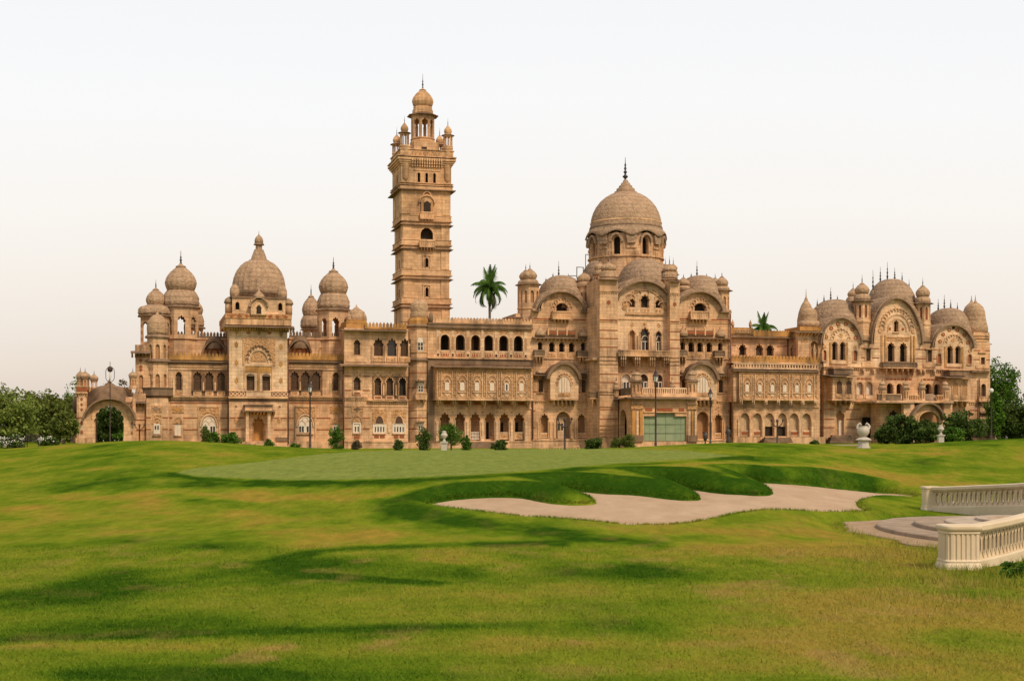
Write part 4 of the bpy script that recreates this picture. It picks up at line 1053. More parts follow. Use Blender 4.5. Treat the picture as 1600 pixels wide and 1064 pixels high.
# bracketed upper storey, bowed corners
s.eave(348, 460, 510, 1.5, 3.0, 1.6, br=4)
s.box(352.5, 455.5, 498, 508, -1.0, 14, 'trim_stone'); s.box(352, 456, 490.5, 497.9, -1.1, 14.2, 'carved_stone')
for x in (362, 374, 386, 422, 434, 446): s.plate([(x - 4, 494.2), (x, 491.6), (x + 4, 494.2), (x, 496.8)], 'red_stone', .04, -1.1)
s.panel(363, 446, 466, 491, 'pale_stone', -.6, .7); s.core(364, 445, 467, 491, .2, 14)
for x in (371, 438): s.win('point', x, 472.5, 484.5, 6.5, 'dark', dv=-.6, surround='trim_stone')
s.win('cusp5', 404, 477, 493 if False else 490, 8.5, 'dark', dv=-1.4, name='window')
s.holes.pop(); s.box(392, 417, 468, 492, -1.5, -.55, 'pale_stone')
s.ring(404.5, 478, 11.5, 12.5, 2.5, -2.0, -.5, 'hood_stone', flare=1.5)
s.ring(404.5, 477, 6.5, 6.5, 1.4, -1.62, -1.5, 'trim_stone')
mb = MB(); mb.prism([s.c(x, y, -1.53) for x, y in outline('cusp5', 404.5, 476.5, 490.5, 9)], s.v - 1.54, s.v - 1.49, 'interior_shade'); s.subs.append(('window', mb, None))
for x, dv in ((358.5, 1.2), (449.8, 1.2), (358.5, 11), (449.8, 11)):
    s.lathe(x, [(6.8, 491), (6.8, 474)], 16, 'sandstone', dv); s.lathe(x, [(6.6, 474.5), (8.5, 475), (8.2, 472), (6.6, 468.5), (3.5, 466), (.5, 464.8)], 16, 'hood_stone', dv)
s.box(363, 446, 463.5, 466.3, -.8, 14, 'eave_stone')
for x in (366.5, 441): s.lathe(x, [(7.0, 466), (7.6, 459), (7.2, 453), (5, 448), (1.5, 445.5)], 16, 'small_dome_stone', .6)
s.lathe(404.5, [(9.5, 466), (8, 461), (5, 458), (1.2, 455.5), (.7, 452)], 16, 'small_dome_stone', -.5)
s.finish(); o_ = s.obj
e = Sec('dome', 6.2, 404); e.parent = o_
prof = [(39.5, 466), (41.2, 460), (41.6, 452), (41.0, 444), (39, 434.5), (35.2, 425), (29.5, 417), (22.5, 410.8), (15, 407.6)]
e.lathe(404.5, prof, 96, 'dome_stone', rib=24); e.lathe(404.5, [(42.3, 461.5), (42.8, 459.5), (42.3, 457.5)], 48, 'weathered_stone', cap=False)
e.finish()
e = Sec('dome_spire', 6.2, 404, o_)
e.lathe(404.5, [(15.5, 408.5), (15.5, 407), (12.3, 405.8), (11.5, 402), (8.8, 395), (7.2, 390.5)], 16, 'dome_stone', smooth=False); e.lathe(404.5, [(5.6, 391), (5.2, 384)], 8, 'dome_stone', smooth=False); e.lathe(404.5, [(5.5, 383.8), (8.8, 383), (8.4, 381.8), (6.6, 380)], 8, 'eave_stone', smooth=False)
e.lathe(404.5, [(6.4, 380), (6.9, 377), (6.0, 372.8), (3.6, 369.6), (1.4, 368), (.5, 365), (.3, 361)], 16, 'dome_stone'); e.finish()

# kiosks behind the right half of the left wing
kiosk(521, 7.5, 20.8, 402, 419, 460, 460, 485, 532, 26, 29.5, rs=24.5, wins='cusp5', style='open', wy=(.28, .90), name='domed_turret', ped=566, ww=.62, dm='dome_stone')
kiosk(486, 17, 12.8, 445, 459, 494, 494, 514.5, 528, 14, 17.5, rs=16, wins='round', style='open', name='domed_turret', ped=566, dm='dome_stone')

# ---- block beside it: loggia above, windows below
s = Sec('loggia_block', -1.0, 588)
s.core(539, 638, 516, YB, 1.0, 12); s.panel(538, 638, 513, 570, 'sandstone'); s.panel(538, 581, 570.02, 623, 'sandstone'); s.panel(581.02, 638, 570.02, 587.5, 'sandstone'); s.panel(581.02, 638, 587.52, 623, 'stained_shaded_stone'); s.panel(538, 638, 623.02, YB, 'sandstone')
s.merlons(570, 636, 503, 514, 5.4, 'golden_stone', -.2); s.eave(534, 638, 516, 1.2, 2.0, 1.4, br=0)
s.win('cusp5', 558, 531, 555, 11.5, 'wood', depth=.4, surround='trim_stone')
for x in (591.5, 612.5, 633): s.win('cusp5', x, 529, 556, 17, 'lattice' if x != 612.5 else 'glass', depth=.5); s.box(x - 8, x + 8, 557, 565, -.16, 0, 'trim_stone'); [s.box(x + d - 2, x + d + 2, 559, 563.5, -.2, -.1, 'carved_stone') for d in (-5, 0, 5)]
for x in (581.5, 602, 622.8): s.box(x - 1.1, x + 1.1, 540, 565, -.22, 0, 'trim_stone')
s.box(540, 573, 561, 566, -.12, 0, 'trim_stone')
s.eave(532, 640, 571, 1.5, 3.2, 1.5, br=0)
for x, k in ((558, 'wood'), (590.5, 'lattice'), (609, 'lattice'), (629, 'dark')):
    s.win('cusp5', x, 589, 617 if x > 570 else 610, 12.5, k, depth=.45, surround='trim_stone')
    for dx in (-4.5, 0, 4.5): s.disc(x + dx, 585.5 - (3 if dx == 0 else 0), .9, 'red_stone')
    s.box(x - 6.5, x + 6.5, 618.4 if x > 570 else 612, 624 if x > 570 else 617, -.2, .02, 'pale_stone'); s.box(x - 4.5, x + 4.5, 619.6 if x > 570 else 613, 622.6 if x > 570 else 616, -.24, -.15, 'red_stone')
for x in (599.6, 619): s.box(x - 1, x + 1, 601, 618, -.2, 0, 'trim_stone')
s.cornice(538, 575, 622, 5, .3); s.cornice(575, 638, 626.5, 3, .5)
for y in (588, 610): s.band(539, 549, y, 1.5); s.band(567, 578, y, 1.5)
s.box(549, 567, 635, 644, -.08, 0, 'carved_stone'); s.diamond(558, 639.5, 5.5, 3.2, 'weathered_stone', .14)
s.ring(558, 661, 6.5, 9.5, 1.3, -.14, 0, 'trim_stone'); s.box(550.5, 565.5, 648, 661, -.06, 0, 'carved_stone')
s.win('rect', 557.5, 662, 676.5, 9.5, 'casement', depth=.08, sill=True, surround='white_paint'); s.box(553, 562, 681, 685, -.06, 0, 'red_stone')
for x in (593, 623.5):
    s.box(x - 11, x + 11, 640, 662, -.07, 0, 'carved_stone'); s.ring(x, 662, 6.3, 12, 1.2, -.16, 0, 'trim_stone')
    s.plate([(x + 6 * math.cos(a), 661.5 - 11.4 * math.sin(a)) for a in np.linspace(0, PI, 15)], 'dark_wood', .1)
    s.win('rect', x, 662.6, 676.5, 17.5, 'casement', depth=.0, surround='white_paint', sill=True); s.box(x - 8, x - 1, 680, 684, -.06, 0, 'red_stone'); s.box(x + 1, x + 8, 680, 684, -.06, 0, 'red_stone')
s.box(606.5, 610, 664, 676, -.14, 0, 'pale_stone')
for y in (653, 670): s.band(539, 549, y, 1.5); s.band(567, 578, y, 1.5)
s.box(538, 638, 689, 691, -.5, .02, 'trim_stone'); s.box(538, 638, 691, YB, -.4, .02, 'sandstone'); s.band(538, 638, 635, 1.2, 'trim_stone', .06)
s.pipe(536.6, 572, 700, -.1); s.finish()
s = Sec('roof_kiosk', .8, 557)
s.box(541, 573, 501, 513, -1.6, 4, 'golden_stone'); s.merlons(541, 573, 498.5, 505, 5, 'golden_stone', -1.65)
s.lathe(557, [(14.8, 503), (15.2, 498), (14.2, 492), (10.5, 486), (5, 482.5), (1.5, 479.5), (.8, 476)], 24, 'small_dome_stone', .8)
for x in (545, 569): s.lathe(x, [(4, 502), (4.2, 497), (3, 492), (.8, 489), (.4, 486)], 12, 'small_dome_stone', -.2)
s.finish()

# ---- octagonal stair turret
o_ = None
s = Sec('stair_turret', 1.5, 655)
s.lathe(655, [(18.2, YB), (18.2, 511)], 8, 'sandstone', smooth=False)
f = -18.2 * S(655, 1.5) * math.cos(PI / 8)
s.lathe(655, [(18.3, 512.5), (22.5, 511.5), (22.5, 510), (18.2, 507.5)], 8, 'eave_stone', smooth=False)
s.lathe(655, [(18.5, 508), (19, 501.5), (18, 500.5), (16, 497)], 8, 'golden_stone', smooth=False)
s.lathe(655, [(14.5, 498), (14.6, 492), (13.3, 489.5), (13.6, 487), (14.4, 482.5), (13.6, 477), (10.8, 472.6), (6, 470), (1.8, 468.6), (.6, 464), (.3, 458)], 24, 'small_dome_stone')
for y in (563.5,): s.lathe(655, [(18.3, y + 1.5), (22, y + .8), (22, y - .6), (18.3, y - 3.5)], 8, 'eave_stone', smooth=False)
for y in (551, 626, 640, 690): s.lathe(655, [(18.3, y + 1.2), (19.2, y + .8), (19.2, y - .8), (18.3, y - 1.2)], 8, 'trim_stone', smooth=False)
for y in (583, 606, 653, 670): s.lathe(655, [(18.25, y + .7), (18.45, y + .7), (18.45, y - .7), (18.25, y - .7)], 8, 'red_stone', smooth=False)
def tw(cx, yt, yb, w, hood=None):
    mb = MB(); s.box(cx - w / 2, cx + w / 2, yt, yb, f - .08, f + .05, 'white_paint', mb)
    for q in (-.24, .24):
        for a, b in ((.38, .62), (.67, .92)): s.box(cx + q * w - w * .17, cx + q * w + w * .17, yt + (yb - yt) * a, yt + (yb - yt) * b, f - .11, f + .05, 'glass', mb)
    s.subs.append(('window', mb, None))
    if hood:
        s.box(cx - w * .9, cx + w * .9, yt - 2.6, yt - 1.2, f - .7, f + .05, 'eave_stone'); s.lathe(cx, [(w * .8, yt - 2.5), (w * .5, yt - 5), (w * .15, yt - 8), (.3, yt - 11)], 8, 'trim_stone', f + .1)
tw(657, 527, 548.5, 9); s.ring(657, 536, 5, 10, 1.2, f - .12, f + .04, 'trim_stone'); tw(657.5, 597, 613, 8, True); tw(657.5, 661, 673.5, 7.5, True)
s.balcony(650, 667, 613, 623, 631, 1.0, 5, 'trim_stone', 2, f); s.box(637.5, 674, 691, YB, f - .2, 3, 'trim_stone'); s.finish()

# ---- six-arched gallery block
def gallery(name, v, x0, x1, top, bay, ground):
    pass
s = Sec('gallery_block', 0.0, 752)
s.core(669, 833, 512, 690, 3.2, 14); s.box(669.5, 833, 511.5, 517, .8, 3.5, 'sandstone'); s.box(669.5, 833, 558, 572, .8, 3.5, 'sandstone'); s.box(669.5, 676, 512, 690, .8, 3.5, 'sandstone'); s.box(826, 833, 512, 690, .8, 3.5, 'sandstone')
s.box(669.5, 833, 625, 641, .8, 3.5, 'sandstone'); s.box(669.5, 833, 686, YB, .8, 8, 'sandstone'); s.box(676, 826, 572, 625, 2.6, 3.1, 'sandstone')
s.panel(668, 833, 510, 572, 'sandstone'); s.panel(668, 833, 572.02, 625, 'sandstone'); s.panel(668, 833, 625.02, 691, 'sandstone')
s.merlons(680, 832, 496.5, 506, 4.9, 'trim_stone', -.1, .55); s.box(669, 833, 505.5, 507.5, -.5, 1, 'eave_stone'); s.box(669, 833, 507.52, 511, -.2, 1.2, 'trim_stone'); s.box(669, 833, 509.5, 513.5, -.45, .02, 'weathered_stone'); s.brackets(680, 832, 511.5, 515.5, 34, .4, 1.4)
s.lathe(673.5, [(2.8, 506), (3.4, 499), (3, 494), (1, 490), (.3, 488)], 12, 'weathered_stone')
tx = [695.6, 719.3, 743.4, 763.9, 787.2, 810.2]
for i, x in enumerate(tx):
    s.win('round', x, 523.5, 548, 14.5, 'none', depth=2.6, surround='pale_stone'); s.box(x - 5 + i % 3, x + 4 + i % 2, 527, 548.5, 2.95, 3.3, 'interior_shade'); s.box(676, 826, 518, 557, 3.0, 3.3, 'stained_shaded_stone') if i == 0 else None  # gallery shade put into the dark colour of back wall and panels
    s.box(x - 6, x + 6, 515.8, 521, -.05, 0, 'carved_stone'); s.box(x - 8, x + 8, 548.3, 550.5, -.1, .1, 'pale_stone'); s.box(x - 7.5, x + 7.5, 551, 558, -.05, .02, 'trim_stone'); s.box(x - 6, x + 6, 553, 557, -.09, -.0, 'red_stone')
    for q in (-4, 0, 4): s.box(x + q - .5, x + q + .5, 553, 557, -.12, -.08, 'pale_stone')
for x in (684.5, 707.5, 731.3, 775.5, 798.5, 821.5):
    s.box(x - 2.6, x + 2.6, 516.5, 558, -.09, .02, 'pale_stone'); s.plate([(x - 1.7, 547), (x - 1.7, 530), (x, 525.5), (x + 1.7, 530), (x + 1.7, 547)], 'niche_stone', .12); s.box(x - 1.4, x + 1.4, 553.5, 557, -.13, -.08, 'interior_shade')
s.box(752, 755.6, 515, 560, -.15, .02, 'pale_stone')
s.box(668, 833, 558.5, 561, -.5, .02, 'trim_stone'); s.box(669, 833, 561.05, 570, -.22, .02, 'weathered_stone')
s.box(668.5, 679, 565, 690, -.25, .02, 'weathered_stone')
# projecting carved bay
s.eave(679, 833.5, 573.5, 3.0, 3.0, 1.3, br=0); s.box(681, 833, 574, 624, -2.2, .02, 'fine_carving'); s.box(680, 834, 622.5, 625.5, -2.35, .02, 'trim_stone'); s.box(681, 833, 575.2, 578.5, -2.3, 0, 'carved_stone')
bx = [698.7, 722.3, 745.4, 768.8, 791.8, 814.8]
for i, x in enumerate(bx):
    s.plate([(x - 6.6, 613)] + [(x + 6.6 * math.cos(a), 595 - 8 * math.sin(a)) for a in np.linspace(PI, 0, 13)] + [(x + 6.6, 613)], 'niche_stone', .05, -2.2)
    s.ring(x, 595, 6.4, 7.8, 1.0, -2.36, -2.2, 'pale_stone'); s.ring(x, 599, 3.6, 5, 1.5, -2.40, -2.2, 'pale_stone')
    mb = MB(); s.box(x - 3.4, x + 3.4, 598, 610.5, -2.34, -2.25, 'blind_cloth', mb)
    if i == 4: s.box(x - 1, x + 1.2, 600, 609, -2.37, -2.3, 'glass', mb)
    s.subs.append(('window', mb, None))
    s.box(x - 6.6, x + 6.6, 612, 613.5, -2.4, -2.2, 'pale_stone'); s.plate([(x - 5, 615), (x + 5, 615), (x, 620.5)], 'pale_stone', .09, -2.2); s.box(x - 7, x + 7, 620.8, 622, -2.33, -2.2, 'trim_stone')
for x in [687] + [(a + b) / 2 for a, b in zip(bx[:-1], bx[1:])] + [826.5]:
    for q in (-3.2, 3.2): s.box(x + q - .55, x + q + .55, 579, 622, -2.36, -2.2, 'pale_stone')
    s.box(x - 1.4, x + 1.4, 581, 618, -2.3, -2.2, 'carved_stone'); s.brackets(x - 3, x + 3, 625.6, 634, 2, 2.0, 1.7, 'pale_stone')
    s.brackets(x - 3, x + 3, 629, 637, 1, 1.0, 3.0, 'trim_stone')
for x in bx: s.box(x - 5.5, x + 5.5, 627.5, 633, -.08, .0, 'niche_stone'); s.box(x - 4, x + 4, 628.7, 632, -.12, -.05, 'red_stone')
s.box(676, 832, 636.5, 638.5, -.2, .02, 'trim_stone')
gxs = [695.4, 719, 742.8, 765.6, 788.2, 811.3]
for x in gxs: s.win('cusp5', x, 645.5, 688.5, 17, 'none', depth=2.4, surround='trim_stone')
for x in [683.5] + [(a + b) / 2 for a, b in zip(gxs[:-1], gxs[1:])] + [822.5]: s.box(x - 2.3, x + 2.3, 658.5, 661, -.22, .02, 'pale_stone'); s.box(x - 1.7, x + 1.7, 661, 686, -.16, .02, 'pale_stone'); s.box(x - 2.4, x + 2.4, 682, 689, -.22, .02, 'pale_stone'); s.disc(x, 644, 1.4, 'carved_stone')
for i, x in enumerate(gxs):
    if i in (0, 1, 4, 5): s.box(x - 7, x + 7, 676, 686.5, .25, .45, 'trim_stone'); s.box(x - 7.2, x + 7.2, 675, 676.5, .15, .5, 'pale_stone'); s.box(x - 5, x + 5, 679, 683, .2, .3, 'carved_stone')
    if i in (3, 4, 5): s.box(x - 5.5, x - 2, 660, 675 if i > 3 else 687, 3.05, 3.3, 'interior_shade')
mb = MB()
for q in np.linspace(-7, 7, 7): s.box(742.8 + q - .5, 742.8 + q + .5, 675, 687, .3, .36, 'white_paint', mb)
for y in (675.4, 680.5, 685.5): s.box(735.5, 750, y - .6, y + .6, .27, .39, 'white_paint', mb)
s.subs.append(('gate', mb, None))
s.box(668, 833, 688.7, 691, -.4, 1, 'trim_stone'); s.box(668, 833, 691, YB, -.3, 1, 'sandstone')
for i in range(5): s.box(737 - i * .2, 775 + i * .2, 690 + i * 2.4, 690 + i * 2.4 + 2.38, -1.0 - .5 * i, -.28, 'weathered_stone')
s.pipe(832.5, 572, 690, -.1); s.finish()
# ---- gabled bays left and right of the great dome
def gabled_bay(x0, x1, cx, xw, xs, xa, white, gates, rightmost):
    s = Sec('gabled_bay', 0.0, cx)
    s.core(x0 + .3, x1 - .3, 486, YB, .8, 12)
    gable(s, cx, 31, 483, 458, 561, x0, x1, th=6, flare=3)
    s.panel(x0, x1, 561.02, 627, 'sandstone'); s.panel(x0, x1, 627.02, YB, 'sandstone')
    hood_dome(s, cx - 2, 38, 486, 431, 6.5, 5.8, 'hood_stone')
    hood_finials(s, cx - 2, 38, 486, 431, 6.5, [(cx - 25, 435), (cx - 14, 427), (cx + 10, 427), (cx + 21, 434), (cx - 5, 408)])
    s.eave(x0, cx - 33, 486, 1.0, 1.6, 1.4, br=0); s.eave(cx + 33, x1 + 1, 486, 1.0, 1.6, 1.4, br=0)
    # lunette with balcony
    s.win('cusp7', cx, 473.5, 486.5, 21, 'dark', depth=.9)
    for i in range(9):
        a = PI * (i + .5) / 9; s.ring(cx + 13.5 * math.cos(a), 484 - 16 * math.sin(a), 1.8, 2.4, 1.0, -.16, 0, 'trim_stone', n=6)
    s.ring(cx, 485, 10.6, 11.5, 1.2, -.12, .02, 'trim_stone')
    s.balcony(cx - 14, cx + 14, 486, 497.5, 505, 1.1, 8, 'trim_stone', 5)
    s.box(x0, x1, 500.3, 501.5, -.12, .02, 'trim_stone'); s.band(x0 + 1, cx - 18, 499, 2.2, 'red_stone'); s.band(cx + 18, x1 - 1, 499, 2.2, 'red_stone'); s.box(x0, x1, 503.3, 504.6, -.12, .02, 'trim_stone')
    # roofed gallery of three arches and two oriels
    s.eave(x0 + 1, x1 - 1, 528, .9, 2.0, 1.2, br=6)
    s.box(cx - 22, cx + 23, 516, 523.5, -.5, 0, 'weathered_stone'); s.box(cx - 21, cx + 22, 517.8, 522, -.56, -.4, 'red_stone')
    for q in (-21, -7, 8, 22): s.box(cx + q - 1, cx + q + 1, 512.5, 524, -.6, -.3, 'trim_stone')
    for x in xs: s.win('cusp5', x, 534, 550, 10.5, 'dark', depth=.9, surround='trim_stone'); s.box(x - 6, x + 6, 551, 558, -.14, .02, 'trim_stone'); s.box(x - 5, x + 5, 552.6, 556.6, -.18, -.1, 'carved_stone')
    for x in xw[:2]:
        s.win('cusp5', x, 534, 548, 8.5, 'dark', depth=.7); s.lathe(x, [(8.5, 526), (7.8, 521), (4.5, 516.5), (1, 513), (.4, 510)], 16, 'small_dome_stone', -.1)
        s.balcony(x - 8, x + 7, 547, 556.5, 567.5, 1.3, 5, 'weathered_stone', 3)
    s.box(x0, x1, 559, 561, -.2, .02, 'trim_stone')
    # big hooded window below
    hx = cx + 4
    s.box(hx - 22, hx + 22, 588, 624, -1.6, .02, 'pale_stone')
    s.plate([(hx - 21, 590)] + [(hx + 21 * math.cos(a), 590 - 21 * math.sin(a)) for a in np.linspace(PI, 0, 19)] + [(hx + 21, 590)], 'pale_stone', 1.55)
    s.ring(hx, 590, 20, 20.5, 4.5, -2.3, .02, 'weathered_stone', flare=3, ey=.8)
    hood_dome(s, hx, 24, 590, 562, .5, 1.75, 'weathered_stone', 'ribbed_hood')
    s.ring(hx, 602, 9.5, 14, 2.4, -1.75, -1.58, 'trim_stone')
    for i in range(9):
        a = PI * (i + .5) / 9; s.ring(hx + 11.5 * math.cos(a), 601 - 16 * math.sin(a), 1.2, 1.6, .9, -1.78, -1.6, 'trim_stone', n=6)
    mb = MB(); mb.prism([s.c(x, y, -1.66) for x, y in outline('round', hx, 586.5, 613, 17)], s.v - 1.66, s.v - 1.58, 'blind_cloth' if not white else 'white_paint')
    for q in (-4, 0, 4): s.box(hx + q - .4, hx + q + .4, 590, 613, -1.7, -1.6, 'trim_stone', mb)
    s.subs.append(('window', mb, 'tall arched window with pale blind'))
    s.box(hx - 9, hx + 9, 614.5, 619, -1.72, -1.58, 'carved_stone'); s.box(hx - 22, hx + 22, 623, 625, -1.75, .02, 'trim_stone'); s.brackets(hx - 19, hx + 19, 625, 634, 6, 1.4, 2.2, 'pale_stone')
    for x in xw[2:4]:
        s.win('cusp3', x, 592, 613, 8.5, 'wood', depth=.3, surround='trim_stone', sill=True); s.eave(x - 11, x + 9, 586, .9, 2, 1.2, br=4); s.lathe(x - 1, [(8, 584), (7, 580.5), (3, 577.5), (.5, 575)], 12, 'small_dome_stone', .05); s.band(x - 11, x - 6, 612, 1.2); s.band(x + 6, x + 9, 612, 1.2)
    s.cornice(x0, hx - 23, 627, 2.5, .25); s.cornice(hx + 23, x1, 627, 2.5, .25)
    for i, (x, w_, st) in enumerate(gates):
        s.win('cusp5' if w_ < 17 else 'round', x, 647 if w_ < 17 else 643, 685, w_, st, name='window' if st != 'door' else 'doorway', depth=1.2, surround='trim_stone')
        if w_ < 17: s.box(x - 6.5, x + 6.5, 676, 684, .2, .4, 'pale_stone'); s.box(x - 4.5, x + 4.5, 678, 682, .15, .3, 'carved_stone')
        for dx, dy in ((-4.5, 0), (0, -3.5), (4.5, 0), (0, 3)): s.disc(x + dx, 639 + dy, 1.2, 'carved_stone')
        for q in (-1, 1): s.box(x + q * (w_ / 2 + 2.8) - 1.3, x + q * (w_ / 2 + 2.8) + 1.3, 660, 685, -.16, .02, 'trim_stone')
    if not white:
        mb = MB(); gx_ = gates[1][0]; s.box(gx_ - 9, gx_ + 4, 652, 686, 1.0, 1.1, 'pale_stone', mb); [s.box(gx_ + q - 1.6, gx_ + q + 1.6, 661, 672, .95, 1.05, 'glass', mb) for q in (-6.5, -1.6)]; s.subs.append(('door', mb, None))
    s.box(x0, x1, 686, 688.5, -.5, .02, 'trim_stone'); s.box(x0, x1, 688.5, YB, -.4, .02, 'sandstone')
    for y in (560, 642, 668): s.band(x0 + 1, x0 + 4, y, 1.4); s.band(x1 - 5, x1 - 1, y, 1.4)
    return s
s = gabled_bay(832.5, 938, 878, (844, 911.5, 845, 912.5), (862.5, 878, 893.5), 0, False, ((851, 14, 'niche'), (880, 22, 'none'), (909, 14, 'niche')), False)
s.box(797, 834, 498, 508, 3, 12, 'sandstone'); s.box(806, 834, 491.5, 498, 3.2, 12, 'sandstone'); s.box(795, 834, 496.8, 498.2, 2.6, 12, 'eave_stone'); s.finish()
s = gabled_bay(1058, 1142.5, 1094, (1067, 1125.5, 1069, 1126.5), (1080, 1094, 1108.5), 0, True, ((1098, 18, 'niche'), (1123, 13.5, 'niche'), ), True)
s.pipe(1141, 490, 690, -.2); s.finish()
# paired corner kiosks
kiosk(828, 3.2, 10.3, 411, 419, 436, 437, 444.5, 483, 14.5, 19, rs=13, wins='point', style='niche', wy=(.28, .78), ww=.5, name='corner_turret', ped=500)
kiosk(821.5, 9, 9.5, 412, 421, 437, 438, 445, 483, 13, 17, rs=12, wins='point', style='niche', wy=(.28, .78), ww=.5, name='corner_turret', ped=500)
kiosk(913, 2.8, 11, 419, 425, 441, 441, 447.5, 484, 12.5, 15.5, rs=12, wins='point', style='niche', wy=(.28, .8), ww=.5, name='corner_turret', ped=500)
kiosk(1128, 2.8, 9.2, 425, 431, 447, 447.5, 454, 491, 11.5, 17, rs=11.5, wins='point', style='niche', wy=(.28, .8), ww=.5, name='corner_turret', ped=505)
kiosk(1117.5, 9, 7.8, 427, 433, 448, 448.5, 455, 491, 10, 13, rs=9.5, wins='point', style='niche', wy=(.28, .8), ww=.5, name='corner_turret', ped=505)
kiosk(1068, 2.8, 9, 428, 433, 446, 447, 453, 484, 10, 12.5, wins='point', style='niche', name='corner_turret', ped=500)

# ---- main block under the great dome
s = Sec('main_block', -4.0, 1005)
gable(s, 1008, 42.5, 484, 441.5, 561, 934, 1061, 'pale_stone', th=7, flare=3, proj=1.0)
s.panel(934, 1061, 561.02, 625, 'sandstone'); s.box(934, 1061, 625, YB, .0, 12, 'sandstone'); s.core(934.5, 1060.5, 440 + 46, 625, .8, 14)
s.box(965, 1050, 452, 487, .85, 3, 'interior_shade')
# buttress towers
for x0, x1, top in ((937, 965.5, 437), (1047, 1062, 438)):
    s.box(x0, x1, top, YB, -1.6, 5, 'sandstone')
    for y in (457,): s.cornice(x0, x1, y, 3, .2, dv=-1.6)
    for y in (500, 503.5): s.box(x0, x1, y - .6, y + .6, -1.72, -1.5, 'trim_stone')
    s.band(x0 + 1, x1 - 1, 501.7, 1.6, 'red_stone', .06, -1.6)
    for y in (517, 530, 543, 585, 598, 640, 655): s.band(x0, x1, y, 1.3, 'red_stone', .05, -1.6)
    for y in (557, 563, 569, 612, 616, 635): s.box(x0 - .4, x1 + .4, y - .8, y + .8, -1.75, -1.4, 'trim_stone')
    for y in (664, 670, 676, 682): s.box(x0 - .6, x1 + .6, y - .6, y + .6, -1.78, -1.4, 'trim_stone')
    s.box(x0 - 1.5, x1 + 1.5, 684, YB, -2.1, 5, 'trim_stone')
    s.diamond((x0 + x1) / 2, 474, 3, 4, 'red_stone', .07, -1.6)
    s.eave(x0 - 2.5, x1 + 2.5, 437.5, .8, 1.5, 1.3, dv=-1.6, br=0)
# triple window in the tympanum
for x, yt_, w_ in ((988, 467, 11), (1008, 461, 15), (1029, 468, 11)): s.win('cusp5', x, yt_, 480.5, w_, 'dark' if x != 988 else 'wood', depth=.6, surround='trim_stone')
s.ring(1008, 487, 31, 33, 2, -.18, .02, 'trim_stone', a0=12, a1=168)
for i in range(7):
    a = PI * (i + .5) / 7; s.ring(1008 + 30 * math.cos(a) * .95, 482 - 26 * math.sin(a), 6, 5, 1.2, -.22, .0, 'trim_stone', n=8)
for x in (977, 1039): s.disc(x, 480, 5, 'trim_stone', .14); s.disc(x, 480, 3, 'carved_stone', .2)
s.disc(1008, 446, 2.6, 'trim_stone', .12)
s.box(979, 1037, 481.5, 489, -.14, .0, 'pale_stone')
for x in (984, 990, 1002.5, 1008, 1013.5, 1026, 1032): s.disc(x, 485.2, 1.8, 'carved_stone', .2)
s.box(978, 1038, 489.5, 491.5, -.3, .02, 'trim_stone'); s.box(990, 1026, 491.5, 493, -.2, .02, 'trim_stone')
s.box(966, 1047, 498.5, 499.8, -.14, .02, 'trim_stone')
for i, (x, yt_, w_, st) in enumerate(((988, 516, 10.5, 'niche'), (1008, 512.5, 15.5, 'glass'), (1029.5, 516.5, 10.5, 'glass'))):
    s.win('cusp5', x, yt_, 547, w_, st, depth=.6, surround='trim_stone'); s.diamond(x, 508 if i != 1 else 506, 3, 3.5, 'carved_stone', .06)
    if st == 'glass':
        mb = MB()
        s.box(x - w_ / 2 + 1, x + w_ / 2 - 1, 533, 534, .5, .56, 'white_paint', mb)
        for q in (-.36, 0, .36): s.box(x + q * w_ - .5, x + q * w_ + .5, 534, 547, .51, .55, 'white_paint', mb)
        s.ring(x, 531, w_ * .3, 6, 1, .5, .56, 'white_paint', mb=mb); s.subs.append(('window_frame', mb, None))
for x in (997.5, 1019): s.box(x - 1.2, x + 1.2, 525, 547, -.2, .02, 'trim_stone')
s.balcony(967, 1048, 547, 555.5, 557.5, 2.2, 22, 'trim_stone', 0)
for x in (974.5, 996.5, 1020, 1042):
    for q in (-3.2, 0, 3.2): s.brackets(x + q - 1, x + q + 1, 557, 572.5, 1, 2.1, 1.4, 'pale_stone')
for i, (x, st) in enumerate(((978.5, 'w'), (1006, 'd'), (1029, 'd'))):
    s.win('round', x, 584.5, 608, 13.5, 'blind' if st == 'w' else 'wood', depth=.45, surround='pale_stone')
    mb = MB(); s.box(x - 5.5, x + 5.5, 597, 608, .2, .25, 'glass', mb)
    for q in (-5, 0, 5): s.box(x + q - .6, x + q + .6, 596, 608, .12, .19, 'white_paint', mb)
    s.box(x - 6, x + 6, 596, 597.4, .1, .2, 'white_paint', mb); s.subs.append(('window_frame', mb, None)); s.diamond(x - 9, 580, 2.4, 2.4, 'carved_stone'); s.diamond(x + 9, 580, 2.4, 2.4, 'carved_stone')
s.box(966, 1047, 574, 575.5, -.14, .02, 'trim_stone')
hood_dome(s, 1005, 42, 470, 405, 7.2, 6.5, 'hood_stone'); hood_dome(s, 930, 19, 452, 411, 14, 4.5, 'hood_stone', 'side_hood'); hood_dome(s, 1033, 16, 452, 412, 15, 4.5, 'hood_stone', 'side_hood')
